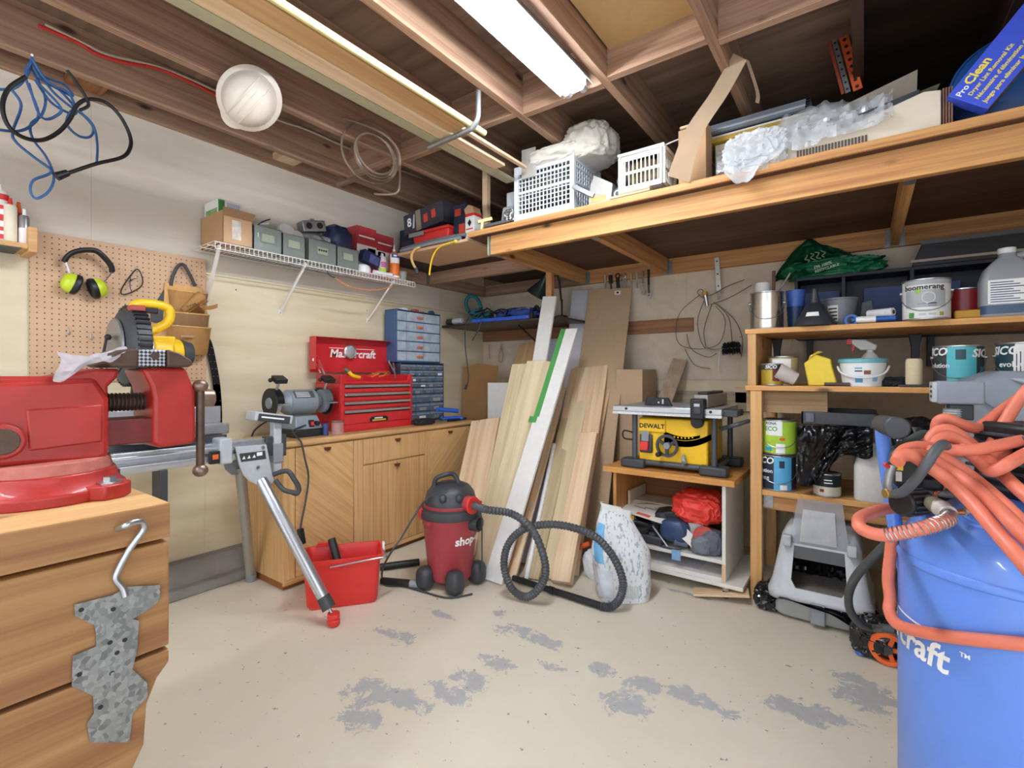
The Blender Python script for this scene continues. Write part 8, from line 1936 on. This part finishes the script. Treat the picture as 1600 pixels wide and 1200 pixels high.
# ================================================================ air compressor
tc2 = Vector((3.40, 1.65, 0)); TR = .228
ac = thing('air_compressor', 'tall blue upright air compressor tank with black pump head', 'air compressor', tc2)
M_cb = mat('tank_blue', '#5f8ae0', .35, var=.03, coat=.2)
B().lathe([(0, .08), (.12, .085), (.2, .12), (TR, .18), (TR, .765), (.214, .82), (.18, .868), (.12, .90), (.06, .915), (0, .918)], tc2, 64).obj('tank', M_cb, ac)
B().lathe([(TR, .752), (TR+.004, .756), (TR+.004, .768), (TR-.001, .774)], tc2, 64).obj('weld_seam', M_cb, ac)
for k in range(3):
    a = k*2*PI/3+.4; B().box((-.02, -.02, 0), (.02, .02, .16), Matrix.Translation(tc2+Vector((math.cos(a)*.19, math.sin(a)*.19, 0)))).obj('leg', M_cb, ac, bevel=.004)
ta_ = cdir(tc2)
me = text('Mastercraft', .085, .0006, shear=.15, bold=.02, wide=1.0)
b = B(); b.add(wrap(me, (tc2.x, tc2.y), TR+.0006, ta_-1.38, .565)); b.obj('lettering', INKW, ac, smooth=0)
b = B(); b.add(wrap(text('TM', .014, .0005, bold=.02), (tc2.x, tc2.y), TR+.0006, ta_-.37, .60)); b.obj('lettering', INKW, ac, smooth=0)
band(B(), (tc2.x, tc2.y), TR, ta_-2.1, ta_-.72, .615, .620, 20, .0012).obj('lettering_rule', INKW, ac)
hA = at(1379, 668, d=1.42); hB = at(1390, 760, d=1.42); hC = at(1402, 840, d=1.40)
B().tube([hC+Vector((.03, .0, -.15)), hC, hB, hA+Vector((0, 0, -.02)), hA+Vector((.012, -.01, .0))], .0185, 14, 5).obj('handle_tube', M_cb, ac)
gA, gB = at(1378, 662, d=1.44), at(1402, 669, d=1.25)
B().cyl(gA, gB, .026, .029, n=20).obj('grip', DKG, ac, bevel=.004)
# pressure switch, pump, regulator and fittings
def D(px, py, d): return at(px, py, d=d)
def cbx(px0, py0, px1, py1, d, dep, nm, m, bev=.004):
    c = D((px0+px1)/2, (py0+py1)/2, d); w = (px1-px0)/F*d*.82; h = (py1-py0)/F*d
    Mz_ = Matrix.Translation(c) @ Matrix.Rotation(TH-.55, 4, 'Z')
    return B().box((-w/2, 0, -h/2), (w/2, dep, h/2), Mz_).obj(nm, m, ac, bevel=bev)
ps_ = cbx(1399, 718, 1440, 762, 1.22, .09, 'pressure_switch', BLK, .006)
cbx(1399, 722, 1411, 735, 1.215, .004, 'warning_label', YEL, 0)
cbx(1400, 737, 1409, 752, 1.215, .004, 'rating_label', PAPER, 0)
cbx(1436, 745, 1475, 768, 1.24, .06, 'gauge_block', BLK, .01)
pmp = tc2+Vector((.06, .08, 0))
B().box((-.09, -.08, .915), (.12, .10, 1.10), Matrix.Translation(pmp) @ Matrix.Rotation(.5, 4, 'Z')).obj('pump_head', BLK, ac, bevel=.012)
for i in range(7): B().box((-.10, -.09, .935+.022*i), (.13, .11, .943+.022*i), Matrix.Translation(pmp) @ Matrix.Rotation(.5, 4, 'Z')).obj('cooling_fin', DKG, ac, bevel=.002)
r0, r1 = D(1407, 786, 1.18), D(1442, 783, 1.20)
rk = B().cyl(r0, r1, .0315, .031, n=30).obj('regulator_knob', BLK, ac, bevel=.005)
for i in range(16):
    a = 2*PI*i/16; ax2 = (r1-r0).normalized(); e1 = ax2.orthogonal().normalized(); e2 = ax2.cross(e1); v_ = (e1*math.cos(a)+e2*math.sin(a))*.031
    B().beam(r0+v_+ax2*.008, r1+v_-ax2*.008, .005, .006, up=tuple(v_)).obj('knob_rib', DKG, rk)
B().cyl(D(1435, 812, 1.20), D(1432, 800, 1.20), .016, n=14).obj('blue_nipple', M_cb, ac)
B().cyl(D(1432, 800, 1.20), D(1432, 790, 1.20), .012, n=14).obj('pipe_nipple', BLK, ac)
BRS = mat('brass', '#b49558', .35, .7, var=.1)
cp_ = [D(1445, 778, 1.19), D(1456, 786, 1.15), D(1470, 794, 1.11), D(1482, 803, 1.08)]
B().cyl(cp_[0], cp_[1], .012, .015, n=14).obj('coupler_nose', DKG, ac)
B().cyl(cp_[1], cp_[2], .017, .019, n=18).obj('coupler', mat('worn_brass', '#a39a82', .4, .5, var=.15), ac, bevel=.003)
B().cyl(cp_[2], cp_[3], .0195, .018, n=18).obj('coupler_ring', mat('pale_band', '#d8d6d0', .4, .2), ac, bevel=.002)
B().tube([D(1400, 770, 1.2), D(1388, 762, 1.2), D(1390, 742, 1.2), D(1395, 728, 1.2)], .010, 10, 4).obj('elbow', GALV, ac)
B().cyl(D(1382, 771, 1.2), D(1402, 770, 1.2), .012, n=14).obj('brass_nut', BRS, ac, bevel=.002)
B().cyl(D(1382, 725, 1.2), D(1389, 730, 1.2), .005, n=8).obj('red_lever', REDP, ac)
bo_ = tc2+Vector((.02, -.09, 0))
B().cyl(D(1536, 822, 1.12)+Vector((0, .02, -.03)), D(1536, 806, 1.12), .034, n=24).obj('tank_boss', M_cb, ac, bevel=.004)
B().lathe([(.034, 0), (.039, .003), (.039, .010), (.034, .013)], n=28, mtx=Matrix.Translation(D(1536, 822, 1.12))).obj('boss_ring', M_cb, ac)
B().tube([D(1536, 806, 1.12), D(1533, 795, 1.12), D(1525, 793, 1.12)], .014, 12, 4).obj('check_valve', BRS, ac)
B().cyl(D(1526, 796, 1.12), D(1505, 800, 1.12), .010, n=12).obj('compression_nut', STEEL, ac)
B().cyl(D(1508, 800, 1.12), D(1488, 800, 1.13), .0065, n=10).obj('copper_line', mat('copper', '#b4714b', .35, .7), ac)
B().cyl(D(1456, 788, 1.30), D(1530, 800, 1.22), .024, n=18).obj('pump_pipe', BLK, ac)
B().tube([D(1472, 730, 1.24), D(1475, 760, 1.24), D(1462, 770, 1.24), D(1463, 785, 1.24)], .005, 8, 4).obj('copper_line', mat('copper', '#b4714b', .35, .7), ac)
# hoses
M_oh = mat('hose_orange', '#d9755c', .5, var=.05)
oh = thing('air_hose', 'coiled orange rubber air hose heaped over the compressor', 'hose', D(1480, 700, 1.2))
HS = [([(1660, 590), (1600, 619), (1560, 646), (1536, 664), (1522, 669), (1500, 662), (1480, 654), (1467, 658), (1464, 672), (1474, 688)], 1.28),
      ([(1660, 560), (1600, 615), (1570, 660), (1553, 690), (1540, 712)], 1.24),
      ([(1456, 708), (1453, 690), (1464, 675), (1482, 671), (1505, 684), (1530, 706), (1565, 740), (1600, 772), (1650, 815)], 1.22),
      ([(1456, 702), (1466, 687), (1484, 683), (1505, 692), (1528, 708), (1560, 730)], 1.19),
      ([(1404, 713), (1416, 702), (1440, 698), (1480, 703), (1520, 703), (1560, 696), (1600, 688), (1650, 680)], 1.16),
      ([(1402, 722), (1408, 712), (1425, 712), (1450, 728), (1480, 750), (1515, 782), (1555, 828), (1600, 880), (1640, 930)], 1.10),
      ([(1412, 712), (1445, 712), (1475, 730), (1510, 752), (1550, 785), (1590, 826), (1640, 880)], 1.13),
      ([(1450, 704), (1490, 725), (1530, 755), (1575, 795), (1640, 860)], 1.15),
      ([(1500, 700), (1525, 716), (1545, 735), (1560, 733), (1580, 722), (1610, 706), (1650, 690)], 1.17),
      ([(1660, 655), (1610, 675), (1580, 695), (1555, 716), (1540, 722), (1520, 712)], 1.2)]
for pts, d in HS: B().tube([D(a, c, d+.012*math.sin(i)-.22*min(1, max(0, (a-1470)/130))*min(1, max(0, (c-690)/110))) for i, (a, c) in enumerate(pts)], .0142, 12, 7).obj('hose_coil', M_oh, oh)
wh = thing('whip_hose', 'short orange hose with wire spring guard clipped to the regulator', 'hose', D(1345, 822, 1.1))
gp = [cp_[3], D(1481, 811, 1.07), D(1465, 818, 1.06), D(1440, 826, 1.06), D(1410, 832, 1.08), D(1385, 836, 1.1), D(1362, 833, 1.12), D(1344, 824, 1.14), D(1343, 811, 1.18), D(1358, 802, 1.24), D(1380, 796, 1.28), D(1405, 793, 1.32), D(1425, 796, 1.34)]
B().tube(gp, .0145, 12, 7).obj('hose', M_oh, wh)
sg = spline(gp[:6], 40); hel = []
for i in range(0, len(sg)-1):
    t = (sg[min(i+1, len(sg)-1)]-sg[max(i-1, 0)]).normalized(); e1 = t.orthogonal().normalized(); e2 = t.cross(e1); a = i*.62; hel.append(sg[i]+(e1*math.cos(a)+e2*math.sin(a))*.0155)
B().tube(hel, .0016, 5).obj('spring_guard', STEEL, wh)
vh = thing('drop_hose', 'orange hose dropping down and round the front of the blue tank', 'hose', D(1395, 950, 1.2))
def ring_pt(a, z, off=.0165): return Vector((tc2.x+(TR+off)*math.cos(ta_+a), tc2.y+(TR+off)*math.sin(ta_+a), z))
B().tube([D(1394, 842, 1.30), D(1391, 870, 1.30), D(1388, 905, 1.30), D(1391, 935, 1.29), ring_pt(-1.25, .60, .02), ring_pt(-1.0, .592), ring_pt(-.5, .632), ring_pt(0, .672), ring_pt(.4, .69), ring_pt(.9, .70)], .0142, 12, 7).obj('hose', M_oh, vh)
bh = thing('black_hose', 'short black rubber hose arching over the pressure switch', 'hose', D(1440, 740, 1.1))
B().tube([D(1398, 772, 1.16), D(1412, 768, 1.13), D(1430, 750, 1.10), D(1448, 725, 1.08), D(1462, 704, 1.08), D(1473, 694, 1.10), D(1478, 697, 1.14)], .0105, 12, 6).obj('hose', mat('rubber_grey', '#4e5257', .5), bh)
tag(B().tube([D(1394, 838, 1.5), D(1380, 855, 1.55), D(1355, 880, 1.6), D(1335, 905, 1.65), D(1326, 930, 1.7), D(1329, 955, 1.72), D(1345, 975, 1.74), D(1368, 982, 1.75), D(1395, 984, 1.6), at(1412, 1000, z=.014)], .0135, 10, 7).obj('power_cable', mat('cable_grey', '#46494c', .5)), 'thick dark grey power cable looping left of the blue tank', 'cable')
tag(B().tube([D(1395, 725, 1.38), D(1400, 705, 1.40), D(1420, 690, 1.42), D(1445, 678, 1.44), D(1475, 690, 1.45)], .012, 10, 6).obj('dark_tube', mat('tube_grey', '#4a5450', .5)), 'dark grey tube curving behind the orange hose heap', 'tube')
# ---- grey covered machine behind
gm = thing('covered_machine', 'bulky grey plastic shop machine with nozzle and ribbed hose behind the hoses', 'machine', at(1560, 900, d=1.85))
gc = D(1580, 650, 1.76)
M_gm = mat('dull_grey_cover', '#8b939d', .4, var=.12, scale=5)
B().prism([(gc.x-.19, .78), (gc.x-.16, 1.06), (gc.x-.12, 1.20), (gc.x-.03, 1.235), (gc.x+.30, 1.23), (gc.x+.36, 1.0), (gc.x+.34, .78)], gc.y-.05, gc.y+.30, 'y').obj('hood', M_gm, gm, bevel=.035, seg=4)
B().prism([(gc.x-.14, 1.17), (gc.x-.05, 1.10), (gc.x+.02, .80), (gc.x-.16, .80)], gc.y-.10, gc.y-.02, 'y').obj('front_cowl', M_gm, gm, bevel=.03, seg=4)
B().prism([(gc.x-.02, 1.21), (gc.x+.1, 1.14), (gc.x+.3, 1.05), (gc.x+.3, 1.2)], gc.y-.09, gc.y-.02, 'y').obj('cover_fold', mat('cover_light', '#a9b1bb', .4, var=.1), gm, bevel=.02, seg=3)
B().box((gc.x-.21, gc.y-.02, .0), (gc.x+.33, gc.y+.29, .78)).obj('cabinet', DKG, gm, bevel=.02)
B().box((gc.x-.17, gc.y-.09, .86), (gc.x+.3, gc.y-.05, .90)).obj('pale_trim', LGR, gm, bevel=.01)
n0 = D(1496, 612, 1.6)
nz_ = B().box(n0+Vector((-.055, -.05, -.04)), n0+Vector((.06, .06, .035))).obj('nozzle_box', mat('nozzle_grey', '#8f96a1', .4), gm, bevel=.006)
B().box(n0+Vector((-.066, -.045, -.035)), n0+Vector((-.054, .055, .032))).obj('nozzle_lip', LGR, nz_, bevel=.002)
for i in range(3): B().box(n0+Vector((-.0685, -.02, -.02+.016*i)), n0+Vector((-.0655, .0, -.012+.016*i))).obj('vent_slot', BLK, nz_, smooth=0)
B().box(n0+Vector((-.025, -.04, -.09)), n0+Vector((.035, .03, -.04))).obj('nozzle_neck', DKG, gm, bevel=.004)
B().tube([n0+Vector((-.012, -.02, -.055-.004*i)) for i in range(42)], .028, 16, rib=.88).obj('ribbed_hose', mat('clear_ribbed', '#aab1b5', .3), gm, smooth=20)
